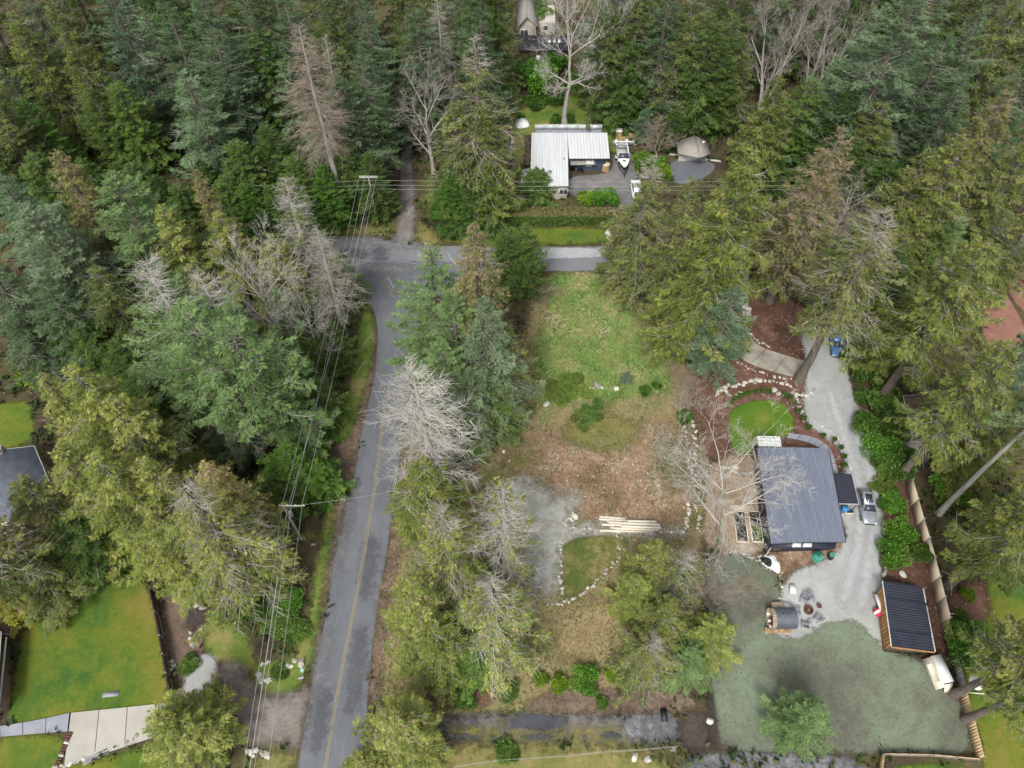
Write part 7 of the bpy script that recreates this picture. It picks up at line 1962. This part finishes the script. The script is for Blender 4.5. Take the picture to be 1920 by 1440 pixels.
# teal reel table and bin by the house
p_ = at(1531, 1046); o = empty('cable_reel', p_, 'round teal cable reel used as a table below the dark-roofed house', 'table')
MB().cyl((0, 0, 0), .62, .06, 18).build('lower_disc', M['teal'], o); MB().cyl((0, 0, .06), .28, .62, 12).build('core', M['teal'], o)
for k in range(6):
    x = -.5 + .2 * k; hw_ = math.sqrt(max(.62 ** 2 - x * x, .04))
    MB().box((x, 0, .72), (.18, 2 * hw_, .06)).build('top_plank', M['teal'], o)
MB().cyl((0, 0, .751), .12, .02, 10).build('hub', M['black'], o)
p_ = at(1556, 1046); o = empty('water_barrel', p_, 'dark green barrel right of the teal reel table', 'barrel')
MB().cyl((0, 0, 0), .34, .45, 14, r2=.38).build('lower_shell', M['darkwall'], o); MB().cyl((0, 0, .45), .38, .45, 14, r2=.34).build('upper_shell', M['darkwall'], o); MB().cyl((0, 0, .9), .33, .03, 14).build('lid', M['teal'], o)
p_ = at(1581, 958); o = empty('storage_bin', p_, 'bright blue bin beside the carport', 'bin')
MB().box((0, 0, .4), (.62, .62, .8), taper=1.1).build('body', M['bluebin'], o); MB().box((0, 0, .84), (.74, .74, .07)).build('lid', M['bluebin'], o)
p_ = at(1591, 962); o = empty('planter_box', p_, 'pale planter box right of the blue bin', 'planter')
MB().box((0, 0, .22), (1.0, .5, .44)).build('casing', M['lumber'], o); MB().box((0, 0, .45), (.9, .4, .04)).build('soil', M['soil'], o)
# liner and white sheet above the seeded lawn
p_ = at(1440, 1054)
r = np.random.default_rng(21)
def crumpled(outline_px, z, label, name, m_, cat, hmax=.5):
    poly = chaikin(world_poly(outline_px), 1); c = poly.mean(0)
    rings = [1, .85, .66, .45, .22]; n = len(poly); V = []
    for q_ in rings:
        for x, y in poly:
            V.append((c[0] + (x - c[0]) * q_, c[1] + (y - c[1]) * q_, z + (0 if q_ == 1 else hmax * (1 - q_ ** 2)) + (r.normal(0, .10) if q_ < 1 else 0)))
    V.append((c[0], c[1], z + hmax))
    mb = MB(); mb.add(V, [[l * n + i, l * n + (i + 1) % n, (l + 1) * n + (i + 1) % n, (l + 1) * n + i] for l in range(4) for i in range(n)])
    mb2 = [[4 * n + i, 4 * n + (i + 1) % n, 5 * n] for i in range(n)]
    mb.f.append((np.array(mb2), 0))
    o = mb.build(name, M[m_], None, origin=(c[0], c[1], 0), loc=(c[0], c[1], 0)); setp(o, label, cat)
crumpled([(1420, 1044), (1428, 1040), (1453, 1040), (1456, 1050), (1463, 1056), (1463, 1074), (1456, 1076), (1440, 1066), (1424, 1054)], .03, 'crumpled white sheet above the seeded lawn', 'white_sheet', 'tarp', 'sheet', .45)
crumpled([(1421, 1050), (1428, 1046), (1443, 1050), (1446, 1060), (1441, 1068), (1430, 1060)], .50, 'black liner lying on the crumpled white sheet', 'black_liner', 'black', 'liner', .15)
crumpled([(966, 226), (972, 222), (986, 222), (995, 236), (986, 240), (968, 242)], .05, 'white sheet over a mound on the back lawn', 'white_sheet', 'tarp', 'sheet', .9)
crumpled([(959, 262), (963, 261), (962, 280), (960, 292), (954, 292), (956, 275)], .03, 'long narrow white sheet left of the white-roofed house', 'white_sheet', 'tarp', 'sheet', .25)
crumpled([(1814, 1268), (1828, 1262), (1846, 1268), (1850, 1284), (1838, 1296), (1820, 1294)], .03, 'heap under a white bag between the two bare stems', 'bagged_heap', 'tarp', 'heap', .7)
# stacked panels under covers by the weathered fence
p_ = at(1752, 1262); o = empty('covered_stack', p_, 'white and cream covered stack below the shed', 'covered stack', .16)
MB().box((.42, .1, .55), (1.05, 2.8, 1.1)).build('stack', M['fascia'], o); MB().box((.42, .1, 1.13), (1.15, 2.9, .05)).build('white_cover', M['white'], o)
mb = MB(); plate(mb, (-.75, -1.7, .08), (-.10, -1.7, .95), (-.10, 1.5, 1.05), (-.85, 1.5, .35), .04); mb.build('cream_flap', M['cream'], o)
mb = MB(); plate(mb, (-.05, -2.1, .15), (.9, -2.1, .15), (.9, -1.45, .95), (-.05, -1.45, .95), .04); mb.build('torn_flap', M['cream'], o)
# odds and ends on the left
p_ = at(569, 1276); o = empty('mailbox', p_, 'dark mailbox on a post at the road edge by the stone ring', 'mailbox', .2)
MB().box((0, 0, .55), (.1, .1, 1.1)).build('post', M['brownwood'], o)
mb = MB(); aa = np.linspace(0, math.pi, 8); V = [(x, .16 * math.cos(a), 1.2 + .16 * math.sin(a)) for x in (-.28, .28) for a in aa] + [(x, y, 1.05) for x in (-.28, .28) for y in (.16, -.16)]
mb.add(V, [[i, i + 1, 8 + i + 1, 8 + i] for i in range(7)]); mb.add(V, [[0, 8, 18, 16], [7, 17, 19, 15]]); mb.add(V, [list(range(8)) + [17, 16], list(range(8, 16)) + [19, 18]]); mb.build('box', M['greymetal'], o)
p_ = at(571, 1262); o = empty('newspaper_tube', p_, 'pale teal box on a post beside the dark mailbox', 'mailbox', .2)
MB().box((0, 0, .5), (.09, .09, 1.0)).build('post', M['oldwood'], o); MB().cyl((0, 0, .95), .24, .3, 10, r2=.2).build('box', M['plasticteal'], o)
p_ = at(645, 936); o = empty('bucket', p_, 'white bucket standing on the shoulder of the main road', 'bucket')
MB().cyl((0, 0, 0), .26, .6, 14, r2=.32).build('shell', M['white'], o); MB().cyl((0, 0, .6), .34, .05, 14).build('lid', M['fascia'], o)
p_ = at(427, 1150); o = empty('marker_post', p_, 'yellow marker post in the rough grass at left', 'post')
M['yellow'] = mat('yellow_plastic', (.62, .44, .05), None, 2, .6)
MB().box((0, 0, .6), (.16, .08, 1.2)).build('post', M['yellow'], o); MB().box((0, -.05, 1.05), (.18, .02, .2)).build('plate', M['black'], o)
p_ = at(208, 1302); o = empty('flat_cover', p_, 'low grey utility cover sunk in the bright left lawn', 'cover', .1)
MB().box((0, 0, .03), (1.7, .5, .06)).build('lid', M['greyconcrete'], o); MB().box((.4, 0, .07), (.2, .08, .03)).build('handle', M['greymetal'], o)
p_ = at(180, 1418); o = empty('timber_bundle', p_, 'bundle of grey-blue timbers below the concrete pad', 'timber', .45)
for k in range(5): MB().box((rng.normal(0, .1), -.3 + .15 * k, .08 + .06 * (k % 2)), (2.6, .13, .12)).build('timber', M['greymetal'] if k % 2 else M['oldwood'], o)
p_ = at(121, 1405); o = empty('edging_wall', p_, 'narrow red-brown brick edging left of the concrete pad', 'edging', -.1)
for k in range(12): MB().box((rng.normal(0, .02), -1.8 + .3 * k, .12), (.5, .27, .24), rng.normal(0, .06)).build('brick', M['rust'] if k % 4 else M['stone'], o)
p_ = at(574, 426); o = empty('roadside_box', p_, 'white cabinet on the bank at the left end of the cross road', 'cabinet')
MB().box((0, 0, .5), (.6, .5, 1.0)).build('casing', M['white'], o); MB().box((0, 0, 1.02), (.66, .56, .05)).build('lid', M['fascia'], o)
for px, py, rz, L_, lab in ((677, 690, 1.2, 2.6, 'pale fallen stick on the curved verge, lower one'), (688, 640, 1.1, 2.2, 'pale fallen stick on the curved verge, upper one'), (1668, 1017, -.7, 2.6, 'pale stick lying on the bark strip below the silver car')):
    p_ = at(px, py); setp(MB().tubes([[-L_ / 2, 0, .06], [0, .1, .07]], [[0, .1, .07], [L_ / 2, 0, .06]], .06, .05, 5).build('fallen_stick', M['palewood'], None, loc=(p_[0], p_[1], .03), rz=rz), lab, 'stick')
p_ = at(1244, 1343); o = empty('culvert', p_, 'black pipe mouth in the dark crushed rock', 'pipe')
mb = MB(); V = [(rr * math.cos(a), y, .3 + rr * math.sin(a)) for rr, y in ((.34, -.6), (.34, .6), (.28, .6), (.28, -.6)) for a in a24]
mb.add(V, [[l * 20 + i, l * 20 + (i + 1) % 20, (l + 1) % 4 * 20 + (i + 1) % 20, (l + 1) % 4 * 20 + i] for l in range(4) for i in range(20)]); mb.build('pipe', M['black'], o)
MB().cyl((0, 0, .3 - .3), .27, .01, 12).build('water', M['black'], o)
